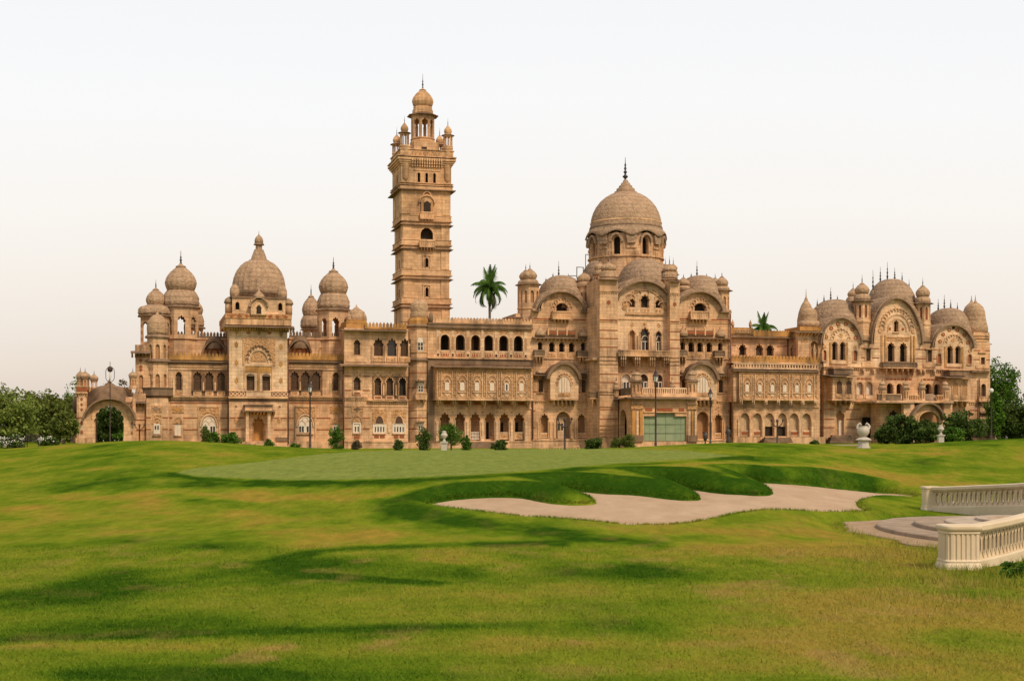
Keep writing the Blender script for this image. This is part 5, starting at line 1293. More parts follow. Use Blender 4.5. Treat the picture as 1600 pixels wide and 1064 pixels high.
# left flank window and small balcony
s.box(926, 937, 560, 563.5, -1.0, 5, 'trim_stone'); s.box(927, 937, 481, YB, .2, 6, 'sandstone'); s.balcony(922, 937, 612.5, 622.5, 635, 1.0, 4, 'weathered_stone', 2, .2)
s.finish()
kiosk(950.5, -3.6, 11.5, 404, 409, 423.5, 424, 436.5, 440, 13.8, 18, rs=14, wins='point', style='niche', name='corner_dome')
kiosk(1046, -2.5, 10, 400, 412, 425, 425.5, 437, 440, 11, 15.5, rs=12, wins='point', style='niche', name='corner_dome')
kiosk(1040, 3, 6.5, 402, 413, 424, 424.5, 433, 440, 8, 10, wins='point', style='niche', name='corner_dome')

kiosk(936, 1.0, 7, 402, 410, 422, 422.5, 429, 446, 8, 11, rs=7.6, wins='point', style='niche', name='corner_dome', eth=1.1)
kiosk(1052, 4.0, 6, 402, 412, 422, 422.5, 429, 446, 7, 9.5, rs=6.8, wins='point', style='niche', name='corner_dome', eth=1.1)
# ---- great dome: arcaded drum, flared eaves, ribbed shell, spire
gv = 11.0
s = Sec('great_dome', gv, 978)
t_ = None
k_ = S(978, gv); u0 = U(978, gv)
sides = 16
R_ = 58.0 * k_; zt, zb = Zp(978, 372, gv), Zp(978, 440, gv); half = R_ * math.sin(PI / 16); apo = R_ * math.cos(PI / 16)
z1, z0 = Zp(978, 377, gv), Zp(978, 404, gv)
for i in range(16):
    th = -PI / 2 + 2 * PI * (i + .5) / 16; tx_, ty_ = -math.sin(th), math.cos(th); nx_, ny_ = math.cos(th), math.sin(th)
    def put(m2, mat, d0=0.0):
        s.mb.add([(u0 + nx_ * (apo - q[1] - d0) + tx_ * q[0], gv + ny_ * (apo - q[1] - d0) + ty_ * q[0], q[2]) for q in m2.v], m2.f, mat)
    m2 = MB()
    if i % 2 == 0:
        hw = half * .46; hp = [(x * 2 * hw, z1 - y * 2 * hw) for x, y in outline('round', 0, 0, (z1 - z0) / (2 * hw), 1.0)]
        m2.prism([(-half, zb), (-half, zt), (half, zt), (half, zb)], 0, .7, 'sandstone', [hp]); put(m2, 'sandstone')
        m3 = MB()   # arched hood over each window
        o1 = [(half * .95 * math.cos(a), z1 - .9 + 1.5 * math.sin(a)) for a in np.linspace(0, PI, 15)]; o2 = [(half * .68 * math.cos(a), z1 - .9 + 1.1 * math.sin(a)) for a in np.linspace(PI, 0, 15)]
        m3.prism(o1 + o2, -.55, .1, 'hood_stone'); put(m3, 'hood_stone')
        m3 = MB(); m3.prism([(-hw * 1.45, z0 - .25), (-hw * 1.45, z1 - .8), (-hw * 1.12, z1 - .8), (-hw * 1.12, z0 - .25)], -.15, .05, 'trim_stone'); m3.prism([(hw * 1.12, z0 - .25), (hw * 1.12, z1 - .8), (hw * 1.45, z1 - .8), (hw * 1.45, z0 - .25)], -.15, .05, 'trim_stone'); put(m3, 'trim_stone')
    else:
        m2.prism([(-half, zb), (-half, zt), (half, zt), (half, zb)], 0, .7, 'sandstone'); put(m2, 'sandstone')
        m3 = MB(); m3.prism([(-half * .8, zt - .3), (half * .8, zt - .3), (half * .55, zt - 1.7), (-half * .55, zt - 1.7)], -.5, .1, 'hood_stone'); put(m3, 'hood_stone')
        m3 = MB(); m3.box(-half * .7, half * .7, -.2, .1, zt - 2.5, zt - 2.1, 'trim_stone'); m3.box(-half * .6, half * .6, -.08, .1, zt - 5, zt - 3, 'trim_stone'); put(m3, 'trim_stone')
s.mb.lathe(u0, gv, [(R_ * .82, zb), (R_ * .82, zt)], 16, 'interior_shade', False)
s.lathe(978, [(58.5, 408.5), (60, 407.5), (60, 406), (58.5, 405.5)], 32, 'trim_stone', smooth=False, cap=False)
s.finish(); o_ = s.obj
e = Sec('eave', gv, 978, o_)
n_ = 128; prof_ = [(57.0, 366), (63.0, 377), (64.2, 376), (61.5, 368), (58.2, 362), (55.8, 357)]; vs_, fs = [], []
for j, (r_, y_) in enumerate(prof_):
    for i in range(n_):
        a = 2 * PI * i / n_; w_ = abs(math.cos(4 * (a + PI / 2 - PI / 16))) ** 1.5   # arched up over each window
        yy = y_ - (8.0 * w_ if j in (1, 2) else 3.0 * w_ if j == 3 else 0); rr = r_ - (1.2 * w_ if j in (1, 2) else 0)
        vs_.append((u0 + rr * k_ * math.cos(a), gv + rr * k_ * math.sin(a), Zp(978, yy, gv)))
for j in range(len(prof_) - 1): fs += [(j * n_ + i, j * n_ + (i + 1) % n_, (j + 1) * n_ + (i + 1) % n_, (j + 1) * n_ + i) for i in range(n_)]
e.mb.add(vs_, fs, 'hood_stone', True)
e.finish()
e = Sec('dome_shell', gv, 978, o_)
prof = [(55.8, 360), (56.4, 356), (55.6, 353.8), (55.3, 350), (54.4, 343), (51.6, 334), (46.8, 324.5), (40.2, 316), (32.2, 309.3), (24.5, 304.8), (17.5, 302)]
e.lathe(978, prof, 64, 'dome_stone'); e.lathe(978, [(56.3, 360.5), (57.4, 359.5), (57.4, 358), (56.3, 357)], 48, 'weathered_stone', cap=False)
e.lathe(978, [(55.2, 352), (56.1, 351), (56.1, 349.6), (55.0, 348.8)], 48, 'trim_stone', cap=False)
e.finish()
e = Sec('dome_spire', gv, 977, o_)
e.lathe(977.5, [(17.5, 303), (17.8, 300.5), (14.8, 299.5), (14.2, 295.5), (11.3, 294.8), (10.3, 291), (8.2, 290.4), (6.8, 286.5), (5, 286), (3.4, 281.8), (2.2, 281.3)], 20, 'dome_stone', smooth=False)
e.lathe(977, [(2, 282), (1.4, 279.5), (3.8, 277.5), (4.6, 276), (2, 274), (1.2, 272), (2.6, 270), (3, 268.8), (1, 266.8), (2.2, 263.5), (.9, 261), (1.6, 258.5), (.6, 255), (.3, 246)], 12, 'metal', cap=False)
e.finish()

# ---- carriage porch with roof terrace
s = Sec('carriage_porch', -11.5, 1037)
s.mb.prism([s.c(x, y) for x, y in [(988, YB), (988, 624), (1089, 624), (1089, YB)]], s.v, s.v + .9, 'sandstone', [[s.c(x, y) for x, y in ((1006, 689.5), (1006, 650), (1026, 650), (1026, 645), (1055, 645), (1055, 650), (1073, 650), (1073, 689.5))]])
for x0, x1 in ((988, 993.5), (994.5, 998), (999.5, 1004.5), (1075.5, 1079), (1080.5, 1084), (1085.5, 1089)): s.box(x0, x1, 642, 681, -.18, .02, 'golden_stone' if x0 in (988, 999.5, 1080.5) else 'pale_stone')
for x0, x1 in ((986.5, 1005.5), (1074.5, 1090)): s.box(x0, x1, 632, 639, -.3, .02, 'carved_stone'); s.box(x0, x1, 680, 690, -.32, .02, 'weathered_stone'); s.box(x0 - .4, x1 + .4, 629.5, 631.5, -.42, .02, 'trim_stone')
s.box(1006, 1074, 632.5, 634, -.14, .02, 'trim_stone'); s.box(1006, 1074, 643, 644.5, -.2, .02, 'trim_stone')
for x0, x1 in ((1009, 1019), (1027, 1051), (1061, 1069)): s.box(x0, x1, 637.5, 641.8, -.1, .02, 'red_stone')
mb = MB()
for x0, x1, y0 in ((1006.2, 1014.2, 650.2), (1014.5, 1025.8, 650.2), (1026, 1039.8, 645.2), (1040.2, 1054.8, 645.2), (1055, 1063.5, 650.2), (1063.8, 1072.9, 650.2)): s.box(x0, x1, y0, 689, .4 + random.random() * .06, .5, 'green_shutter', mb)
for y in (662, 676): s.box(1006, 1073, y, y + .7, .33, .39, 'green_shutter', mb)
s.subs.append(('shutter', mb, None))
# side wall with tall arch (left flank)
u_l = U(988, s.v); zt_, zb_ = Zp(1037, 624, s.v), Zp(1037, YB, s.v)
zc0, zc1 = Zp(1037, 690, s.v), Zp(1037, 639, s.v)
L = 7.6
hole = [(x * 3.4 + 3.9, zc1 - y * 3.4) for x, y in outline('point', 0, 0, (zc1 - zc0) / 3.4, 1.0)]
m2 = MB(); m2.prism([(.9, zb_), (.9, zt_), (L, zt_), (L, zb_)], 0, .8, 'sandstone', [hole])
s.mb.add([(u_l + q[1], s.v + q[0], q[2]) for q in m2.v], [tuple(reversed(f)) for f in m2.f], 'sandstone')
m2 = MB(); ou = [(x * 4.0 + 3.9, zc1 + .35 - y * 4.0) for x, y in outline('point', 0, 0, (zc1 - zc0 + .35) / 4.0, 1.0)]
m2.prism(ou + hole[::-1], -.1, .02, 'trim_stone'); s.mb.add([(u_l + q[1], s.v + q[0], q[2]) for q in m2.v], [tuple(reversed(f)) for f in m2.f], 'trim_stone')
u_r = U(1089, s.v); s.mb.box(u_r - .8, u_r, s.v + .9, s.v + L, zb_, zt_, 'sandstone'); s.mb.box(u_l + 1.2, u_r - .9, s.v + 5.5, s.v + L - .05, zb_, zt_ - .3, 'interior_shade')
s.mb.box(u_l + .05, u_r - .05, s.v + .05, s.v + L, zt_, zt_ + .25, 'sandstone')
# roof edge and terrace rail
s.eave(981, 1094.5, 622, 1.3, 2, 1.3, br=0)
def side_eave(u, sgn):
    z = Zp(1037, 622, s.v - 1.3); k = S(1037, s.v)
    a = [(u + sgn * 1.0, s.v - 1.3, z - 1.3 * k), (u + sgn * 1.0, s.v - 1.3, z), (u, s.v - 1.3, z + 2 * k), (u, s.v - 1.3, z - .3 * k)]
    b = [(p[0], s.v + L, p[2]) for p in a]
    s.mb.add(a + b, [(0, 1, 2, 3), (7, 6, 5, 4), (0, 4, 5, 1), (1, 5, 6, 2), (2, 6, 7, 3), (3, 7, 4, 0)], 'eave_stone')
side_eave(u_l - .02, -1)
mb = MB(); s.balustrade(1004, 1073, 605.5, 616, 20, 'pale_stone', .3, .3, mb); s.subs.append(('balustrade', mb, None))
s.box(988, 1089, 616, 620, -.1, .6, 'trim_stone')
m2 = MB(); zz0, zz1 = Zp(1037, 617, s.v), Zp(1037, 605.5, s.v)
m2.box(u_l + .1, u_l + .4, s.v + 1.5, s.v + L, zz0, zz1, 'weathered_stone'); m2.build('parapet', None).parent = None if False else palace
s.finish()
def small_pavilion(cx, v, yt, ysk, ye, yb, r, seg=8, name='terrace_kiosk', re=None):
    return kiosk(cx, v, r * .82, yt - 5, yt, ysk, ysk + .3, ye, yb, r, re or r * 1.5, rs=r * 1.0, wins='point', style='niche', wy=(.25, .8), ww=.5, name=name, eth=1.0)
small_pavilion(994, -10.6, 580, 587, 596, 617, 8.5); small_pavilion(1081.5, -10.6, 578, 587, 595.5, 617, 8.5)
small_pavilion(1050, -6.5, 593, 600, 605, 612, 4.0); small_pavilion(963, -5.7, 594, 601, 608, 617, 4.0)
# ---- bell tower behind
tv = 13.0
s = Sec('bell_tower', tv, 666)
LV = [(512, 474, 629, 703), (474, 429, 630.5, 702), (429, 384, 630.5, 702), (384, 344, 629.5, 702.5), (344, 298, 627.5, 704), (298, 244, 627, 705)]
def lvl_box(y0, y1, x0, x1, mat='tower_stone', e=0.0):
    u0, z0 = s.c(x0, y0); u1, z1 = s.c(x1, y1); s.mb.box(u0, u1, s.v - e, s.v + (u1 - u0) + e, z0, z1, mat)
for i, (yb_, yt_, x0, x1) in enumerate(LV):
    s.panel(x0, x1, yt_, yb_ - .02, 'tower_stone', 0, .6)
    u0, z0 = s.c(x0 + .05, yb_); u1, z1 = s.c(x1 - .05, yt_); s.mb.box(u0 + .02, u1 - .02, s.v + 1.5, s.v + (u1 - u0), z0, z1, 'tower_stone')
    s.mb.box(u0, u0 + .5, s.v + .6, s.v + 1.5, z0, z1, 'tower_stone'); s.mb.box(u1 - .5, u1, s.v + .6, s.v + 1.5, z0, z1, 'tower_stone')
def tcor(y, p, h, mat='trim_stone', x0=629, x1=703):
    k = .1; u0, zz = s.c(x0, y); u1, _ = s.c(x1, y); dz = h * S(666, s.v)
    s.mb.box(u0 - p, u1 + p, s.v - p, s.v + (u1 - u0) + p, zz - dz / 2, zz + dz / 2, mat)
for y in (471, 427, 380, 342.5):
    tcor(y + 8, .22, 1.0); tcor(y + 3.5, .35, 1.2); tcor(y - 1, .18, 7, 'tower_stone'); tcor(y + 9.6, .48, .9, 'eave_stone'); tcor(y - 5, .26, 1.0)
tcor(297.5, .65, 1.3, 'eave_stone', 627, 705); tcor(290, .35, 1.2, 'trim_stone', 627, 705); tcor(287, .3, 1.0, 'trim_stone', 627, 705); tcor(294, .2, 5, 'tower_stone', 627, 705)
# pilaster strips at the corners of each level
for yb_, yt_, x0, x1 in LV[:-1]:
    for a, b in ((x0, x0 + 14), (x1 - 13, x1)): s.box(a, b, yt_ + 8, yb_ - 9, -.12, .02, 'tower_stone')
    u0, _ = s.c(x0, yb_); z0 = s.c(x0, yb_ - 9)[1]; z1 = s.c(x0, yt_ + 8)[1]
    for q0, q1 in ((.0, 1.5), (5.4, 6.9)): s.mb.box(u0 - .12, u0 + .02, s.v + q0, s.v + q1, z0, z1, 'tower_stone')
for y0, y1 in ((446, 468), (400, 423)):
    for a, b in ((660.5, 662.5), (672, 674)): s.box(a, b, y0, y1, -.14, .02, 'trim_stone')
    s.box(660, 674.5, y0 - 2, y0, -.16, .02, 'trim_stone')
s.win('point', 667.3, 449, 463.5, 5, 'dark', depth=.5, surround='trim_stone'); s.win('point', 667.3, 403, 417.5, 5, 'dark', depth=.5, surround='trim_stone')
s.win('round', 667, 356, 377, 20, 'dark', depth=.9, surround='trim_stone'); s.balcony(656, 680, 375, 385, 393, .9, 7, 'trim_stone', 5)
s.ring(667.5, 317, 11, 11, 2, -.5, .02, 'trim_stone')
s.plate([(655 + 2, 317)] + [(667.5 + 10.5 * math.cos(a), 317 - 10.5 * math.sin(a)) for a in np.linspace(PI, 0, 15)] + [(678, 317)], 'trim_stone', .22)
s.ring(667.5, 313, 7, 13, 1.6, -.4, .02, 'tower_stone', a0=30, a1=150)
for x in (660, 675): s.box(x - 1.8, x + 1.8, 315, 331, -.3, -.2, 'niche_stone')
mb = MB(); mb.prism([s.c(x, y, -.3) for x, y in outline('round', 667.5, 314.5, 332, 9)], s.v - .3, s.v - .24, 'interior_shade'); s.subs.append(('window', mb, None)); s.balcony(657, 678, 331, 341, 347, .7, 6, 'trim_stone', 4)
for x in (654.7, 666.8, 679): s.win('cusp3', x, 270, 285.5, 5.2, 'dark', depth=.45, surround='trim_stone')
s.box(646, 688, 266, 267, -.1, .02, 'trim_stone')
# side slit windows on the left face
for y0, y1, w_ in ((270, 290, 1.0), (356, 378, 1.6), (312, 336, 1.2), (404, 418, .8), (450, 464, .8)):
    u0, z1 = s.c(629 if y0 > 300 else 627, y0); z0 = s.c(629, y1)[1]
    if y0 > 345: u0 = s.c(630.5, y0)[0]
    s.mb.box(u0 - .10, u0 + .1, s.v + 3.7 - w_ / 2, s.v + 3.7 + w_ / 2, z0, z1, 'niche_stone'); s.mb.box(u0 - .2, u0 + .1, s.v + 3.4 - w_, s.v + 4.0 + w_, z0 - .3, z0 - .05, 'trim_stone')
# corbelled parapet
for i, y in enumerate((259, 256, 253, 250)): tcor(y, .12 + .2 * i, 3.0, 'tower_stone', 627.5, 704.5)
s.brackets(643, 692, 247, 261, 13, .85, 2.0); tcor(246, .85, 1.6, 'trim_stone', 628, 704); tcor(240, .55, 8.5, 'tower_stone', 630, 702); tcor(235.6, .7, 1.4, 'trim_stone', 630, 702)
for i in range(8): s.box(644 + i * 6, 648 + i * 6, 237.5, 243.5, -.65, -.5, 'carved_stone')
for y in (330, 358, 405, 452, 470): pass
# corner rounds
w7 = (s.c(703, 260)[0] - s.c(629, 260)[0])
for cx_, dv in ((633.5, .2), (698.5, .2), (633.5, w7 - .2), (698.5, w7 - .2)):
    s.lathe(cx_, [(1, 287), (3.5, 283), (5.8, 279), (6.0, 249), (7.5, 246), (8.6, 241), (8.6, 233), (9.3, 232), (9.3, 230)], 12, 'tower_stone', dv)
s.box(647, 686, 222, 237, 1.2, w7 - 1.2, 'tower_stone'); s.box(659, 667, 230, 234, 1.1, 1.3, 'interior_shade')
s.lathe(660.5, [(20.5, 231), (20.5, 223.5), (19, 222.5), (18.8, 218)], 8, 'tower_stone', w7 / 2, smooth=False)
s.box(641, 681, 213, 232, w7 / 2 - 1.9, w7 / 2 + 1.9, 'tower_stone') if False else None
s.finish()
kiosk(660.5, tv + w7 / 2, 15.2, 116, 137.5, 168, 168.5, 181.5, 219, 18.5, 25, rs=15.8, wins='cusp3', style='open', wy=(.18, .95), name='belfry', ww=.74, dm='tower_stone')
for cx_, dv, dy in ((632, .2, 0), (699.8, .2, 4), (620, w7 - .2, 18), (687, w7 - .2, 19)):
    kiosk(cx_, tv + dv, 5.6, 181 + dy, 192 + dy, 205.5 + dy, 206 + dy, 208 + dy, 229 + (4 if dy > 10 else dy * .3) + (8 if dy > 10 else 0), 7.4, 10.6, rs=6.2, wins='rect', style='open', wy=(.16, .97), name='tower_kiosk', ww=.66, eth=1.0, dm='tower_stone')

# ---- right link: terrace wall, carved bay, arcade with blinds
s = Sec('link_block', 4.5, 1212)
s.core(1143, 1290, 521, 600, .8, 10); s.panel(1143, 1290, 518, 600, 'sandstone')
s.box(1142, 1177, 513, 523, -.3, .6, 'golden_stone'); s.balustrade(1148, 1172, 516.5, 521, 10, 'pale_stone', -.42, .1)
for x in (1145, 1172.5): s.lathe(x, [(1.6, 513), (2.6, 509), (2.2, 505.5), (.8, 503), (.3, 500.5)], 10, 'trim_stone', .1)
s.merlons(1177, 1253, 516, 526, 4.6, 'golden_stone', -.2, .7); s.eave(1142, 1252, 527, 1.0, 1.8, 1.3, br=0)
for x, st in ((1160.5, 'dark'), (1186.5, 'wood'), (1203.5, 'dark'), (1241.5, 'wood')): s.win('cusp5', x, 538.5, 556, 13, st, depth=.6, surround='trim_stone')
for a, b in ((1144, 1150), (1214, 1230)): s.band(a, b, 541, 1.4)
s.pipe(1231, 528, 560); s.finish()
s = Sec('arcade_block', -2.5, 1215)
s.merlons(1143, 1281, 555.5, 566.5, 5.3, 'golden_stone', .6, .5); s.box(1143, 1281, 566, 568, .5, 6.5, 'trim_stone')
mb = MB(); s.balustrade(1147, 1278, 568.3, 575.5, 30, 'pale_stone', -.3, .3, mb); s.subs.append(('balustrade', mb, None)); s.box(1146, 1280, 575.5, 577, -.6, .6, 'pale_stone')
s.box(1146, 1281, 577, 628, .02, 7, 'sandstone'); s.eave(1146, 1281, 579.5, .9, 2.2, 1.2, br=0)
s.box(1155.5, 1279.5, 580.5, 624, -.5, .03, 'fine_carving'); s.box(1154.5, 1280.5, 623, 625.5, -.75, .03, 'trim_stone'); s.box(1155.5, 1279.5, 582, 584.5, -.6, 0, 'carved_stone')
bx = [1167.5, 1187.3, 1207, 1226.3, 1245.3, 1264.3]
for x in bx:
    s.plate([(x - 5.6, 613)] + [(x + 5.6 * math.cos(a), 598 - 7 * math.sin(a)) for a in np.linspace(PI, 0, 13)] + [(x + 5.6, 613)], 'niche_stone', .05, -.5); s.ring(x, 598, 5.4, 6.8, .9, -.66, -.5, 'pale_stone'); s.ring(x, 602, 3, 4.2, 1.3, -.7, -.5, 'pale_stone')
    mb = MB(); s.box(x - 2.8, x + 2.8, 601.5, 612.5, -.64, -.55, 'blind_cloth', mb); s.box(x - .5, x + .9, 604, 612, -.66, -.6, 'white_paint', mb); s.subs.append(('window', mb, None))
    s.box(x - 5.6, x + 5.6, 613.2, 614.5, -.7, -.5, 'pale_stone'); s.plate([(x - 4, 616), (x + 4, 616), (x, 620.5)], 'pale_stone', .09, -.5)
for x in [1158.5] + [(a + b) / 2 for a, b in zip(bx[:-1], bx[1:])] + [1275]:
    for q in (-2.6, 2.6): s.box(x + q - .5, x + q + .5, 585, 622, -.66, -.5, 'pale_stone')
    s.box(x - 1.2, x + 1.2, 587, 619, -.6, -.5, 'carved_stone'); s.brackets(x - 2.5, x + 2.5, 625.6, 632, 2, .8, 1.5, 'pale_stone')
s.panel(1146, 1281, 628, 690, 'sandstone', .6, .7); s.core(1146, 1281, 628, YB, 1.9, 7); s.box(1152, 1281, 634.5, 636.5, .4, .62, 'trim_stone')
ax = [1164, 1183.3, 1202.5, 1222.3, 1241, 1260]
for i, x in enumerate(ax):
    s.win('point', x, 645.5, 683 if i not in (2, 3) else 681.5, 14.2, 'half' if i in (2, 3) else 'buff', depth=.6, dv=.6, surround='trim_stone'); s.diamond(x, 640, 2, 3, 'carved_stone', .06, .6)
    if i not in (2, 3): s.box(x - 6.8, x + 6.8, 672, 681.5, .9, 1.15, 'pale_stone'); s.box(x - 5, x + 5, 674.5, 679, .84, 1.0, 'red_stone')
for x in [1154.5] + [(a + b) / 2 for a, b in zip(ax[:-1], ax[1:])] + [1269.5]: s.box(x - 1.9, x + 1.9, 655, 657.5, .4, .62, 'pale_stone'); s.box(x - 1.4, x + 1.4, 657.5, 682, .44, .62, 'pale_stone')
s.box(1146, 1290, 682.5, YB, .2, 3, 'trim_stone')
for i in range(4): s.box(1196 - i, 1236 + i, 683 + i * 2.2, 683 + i * 2.2 + 2.18, -.4 - .5 * i, .3, 'weathered_stone')
s.finish()
# corner turret with niche
s = Sec('corner_bay', 1.0, 1265)
s.panel(1247, 1286, 518, 578, 'sandstone'); s.core(1247, 1286, 518, 578, .8, 6); s.eave(1243, 1290, 518.5, 1.2, 2, 1.4, br=5)
s.win('round', 1272.5, 533, 560, 12, 'niche', depth=.6, surround='trim_stone'); s.lathe(1272.5, [(3.0, 560), (2.6, 552), (3.4, 548), (2.6, 543), (1.2, 541.5), (1.6, 539.5), (.8, 537.5)], 10, 'pale_stone', .4)
s.box(1252, 1262, 529, 535, -.05, .02, 'carved_stone'); s.box(1246, 1287, 563, 578, -.3, .02, 'weathered_stone')
s.box(1250, 1284, 510.5, 517, -.3, 5.5, 'golden_stone')
s.lathe(1263.5, [(17, 512), (17.5, 507), (15.5, 502.5), (12.8, 501), (13.6, 497), (13.8, 492), (12.2, 486.5), (8.5, 482.8), (3.5, 480.3), (1.2, 478)], 24, 'small_dome_stone', 2.4)
s.lathe(1259.5, [(14, 512), (13.8, 500), (11.5, 488), (8, 478), (5, 473), (2.5, 469.5), (2.9, 468), (1, 465), (.6, 460), (.25, 452)], 24, 'small_dome_stone', 6.5)
s.box(1277, 1304, 577, YB, .6, 6, 'sandstone')
for y in (590, 605, 618, 640, 655, 668): s.band(1281, 1287, y, 1.4, 'red_stone', .05, .6)
for y in (640, 646, 651): s.box(1277, 1282, y, y + 4, .5, .7, 'weathered_stone')
s.finish()

# ---- right palace front: three round gables between turrets
def end_gable(s, cx, rx, yap, ysp, yt, drx, cz, wins, balc, th, big=False):
    gable(s, cx, rx, ysp, yap, 576, cx - rx - 1.5, cx + rx + 1.5, 'pale_stone', th=th, flare=2)
    hood_dome(s, cz, drx, ysp - 6, yt, 6.5, 6.0, 'hood_stone')
V1 = 0.5
s = Sec('right_front', V1, 1400)
s.core(1287, 1547, 540, YB, .8, 14)
s.panel(1287, 1547, 576.02, 628, 'sandstone'); s.panel(1287, 1547, 628.02, YB, 'sandstone')
for x0, x1 in ((1345.5, 1364.5), (1440.5, 1459.5), (1521, 1547)): s.panel(x0, x1, 532, 576, 'sandstone')
# gable 1
gable(s, 1315.5, 28, 538, 501, 576, 1287, 1345.4, 'pale_stone', th=4, flare=2, proj=.7); hood_dome(s, 1303, 42, 536, 471, 6.5, 6, 'hood_stone')
for x, y in ((1291, 529), (1299, 515), (1309.5, 508), (1321.5, 508), (1332, 516), (1337, 529.5)): s.disc(x, y, 3.1, 'red_stone'); s.disc(x, y, 1.5, 'carved_stone', .1)
for i in range(9):
    a = PI * (i + .5) / 9; s.ring(1314 + 13 * math.cos(a), 533 - 15 * math.sin(a), 2, 2.4, 1, -.16, .02, 'trim_stone', n=6)
s.disc(1314, 526, 3.5, 'carved_stone'); s.diamond(1310.5, 512, 2, 3.5, 'trim_stone')
for x in (1304.5, 1317): s.win('cusp5', x, 535.5, 564, 10, 'glass' if False else 'dark', depth=.6, surround='trim_stone'); 
s.box(1299, 1323, 564.5, 570, -.3, .02, 'pale_stone'); s.box(1296.5, 1299, 537, 572, -.12, .02, 'golden_stone'); s.box(1322.5, 1325, 537, 572, -.12, .02, 'golden_stone')
for x in (1288.5, 1336.5): s.win('round', x, 549, 565, 5.5, 'red', depth=.5, surround='trim_stone', sill=True); s.diamond(x, 544, 3, 4, 'carved_stone', .05)
s.band(1288, 1344, 533, .8, 'trim_stone', .08)
# gable 2, the largest
gable(s, 1402.5, 35.5, 536, 468, 576, 1364.6, 1440.4, 'pale_stone', th=4.5, flare=2.5, proj=.8); hood_dome(s, 1392, 42, 525, 436.5, 7, 6, 'hood_stone')
for i in range(15):
    a = PI * (i + .5) / 15; s.ring(1402 + 23.5 * math.cos(a), 514 - 29 * math.sin(a), 2.6, 3, 1.2, -.2, .02, 'trim_stone', n=7)
s.ring(1402, 516, 19, 24, 1.6, -.14, .02, 'trim_stone'); s.ring(1402, 518, 14, 19, 1.2, -.12, .02, 'trim_stone'); s.diamond(1400.5, 476, 4, 6, 'trim_stone')
s.win('cusp3', 1400.5, 500.5, 518.5, 8, 'dark', depth=.6, surround='trim_stone', sill=True)
for x in (1390.5, 1411): s.disc(x, 514, 2, 'red_stone')
for x in (1376, 1428): s.disc(x, 517, 3.6, 'trim_stone', .12)
for x in (1378, 1384, 1424, 1429): s.box(x - 1, x + 1, 524, 565, -.16, .02, 'golden_stone')
s.box(1384, 1422, 526, 527.5, -.14, .02, 'trim_stone'); s.box(1386, 1420, 528, 533, -.06, .02, 'carved_stone')
for x in (1392.5, 1411.5): s.win('cusp5', x, 535.5, 565, 12.5, 'dark', depth=.8, surround='trim_stone')
s.balcony(1381, 1433, 565.5, 574, 585, 1.6, 12, 'weathered_stone', 6)
# gable 3
gable(s, 1490.5, 28.5, 540, 507.5, 576, 1459.6, 1520.9, 'pale_stone', th=4, flare=2, proj=.7); hood_dome(s, 1480, 35, 540, 479.5, 6.5, 6, 'hood_stone')
for x, y in ((1469, 532), (1474, 521), (1483.5, 513.5), (1496, 513.5), (1507, 521), (1512.5, 533)): s.disc(x, y, 3.0, 'red_stone'); s.disc(x, y, 1.4, 'carved_stone', .1)
s.disc(1490, 510, 2.4, 'interior_shade')
for i in range(9):
    a = PI * (i + .5) / 9; s.ring(1490 + 12.5 * math.cos(a), 536 - 13 * math.sin(a), 2, 2.2, 1, -.16, .02, 'trim_stone', n=6)
s.disc(1490, 530, 3.2, 'carved_stone')
for x in (1484.5, 1497): s.win('cusp5', x, 538.5, 566.5, 10, 'dark', depth=.6, surround='trim_stone')
s.box(1479, 1503, 566.5, 571.5, -.3, .02, 'pale_stone'); s.box(1476, 1478.5, 540, 573, -.12, .02, 'golden_stone'); s.box(1503, 1505.5, 540, 573, -.12, .02, 'golden_stone')
for x in (1468, 1515.5): s.win('round', x, 551.5, 567, 5.5, 'red', depth=.5, surround='trim_stone', sill=True); s.diamond(x, 546, 3, 4, 'carved_stone', .05)
# piers between
for x in (1357, 1453): s.win('rect', x, 546, 564.5, 7, 'wood', depth=.3, surround='trim_stone'); s.box(x - 6, x + 6, 543.5, 545, -.3, .02, 'trim_stone'); s.box(x - 10, x + 9, 567, 573, -.14, .02, 'trim_stone')
s.win('rect', 1536, 556, 567, 6.5, 'wood', depth=.3, surround='trim_stone'); s.box(1525, 1546, 569, 573.5, -.14, .02, 'trim_stone'); s.box(1530, 1542, 547, 549, -.3, .02, 'trim_stone')
for x0, x1 in ((1346, 1352.5), (1361.5, 1374), (1431, 1448), (1457.5, 1464), (1522, 1532), (1540, 1547)):
    for y in (545, 559.5): s.band(x0, x1, y, 1.4)
s.cornice(1287, 1380, 575, 3, .45); s.cornice(1434, 1547, 577, 3, .45); s.eave(1519, 1550, 578.5, .9, 1.5, 1.2, br=0)
for x in (1350, 1366, 1439, 1445, 1461): s.brackets(x - 2, x + 2, 577, 584, 1, .8, 3.2, 'pale_stone')
for x0, x1 in ((1339, 1364), (1384, 1426), (1443, 1470)):
    for i in range(int((x1 - x0) / 6)): s.box(x0 + i * 6, x0 + i * 6 + 4.6, 591, 593.5, -.05, .02, 'red_stone')
# first floor openings
for x, st in ((1343.5, 'blind'), (1358.5, 'blind'), (1390.5, 'dark'), (1405.5, 'dark'), (1450.5, 'dark'), (1464.5, 'dark')): s.win('round', x, 599 if x > 1380 else 597.5, 617, 9.5, st, depth=.6, surround='trim_stone'); s.box(x - 5.5, x + 5.5, 618, 624, -.12, .02, 'pale_stone')
for x in (1351, 1398, 1457.5): s.box(x - 1.2, x + 1.2, 601, 622, -.15, .02, 'trim_stone')
s.win('round', 1537, 598, 618, 7.5, 'wood', depth=.4, surround='trim_stone'); s.balcony(1530.5, 1544, 618, 625, 632, .8, 4, 'trim_stone', 2)
s.cornice(1287, 1547, 627.5, 2.6, .3)
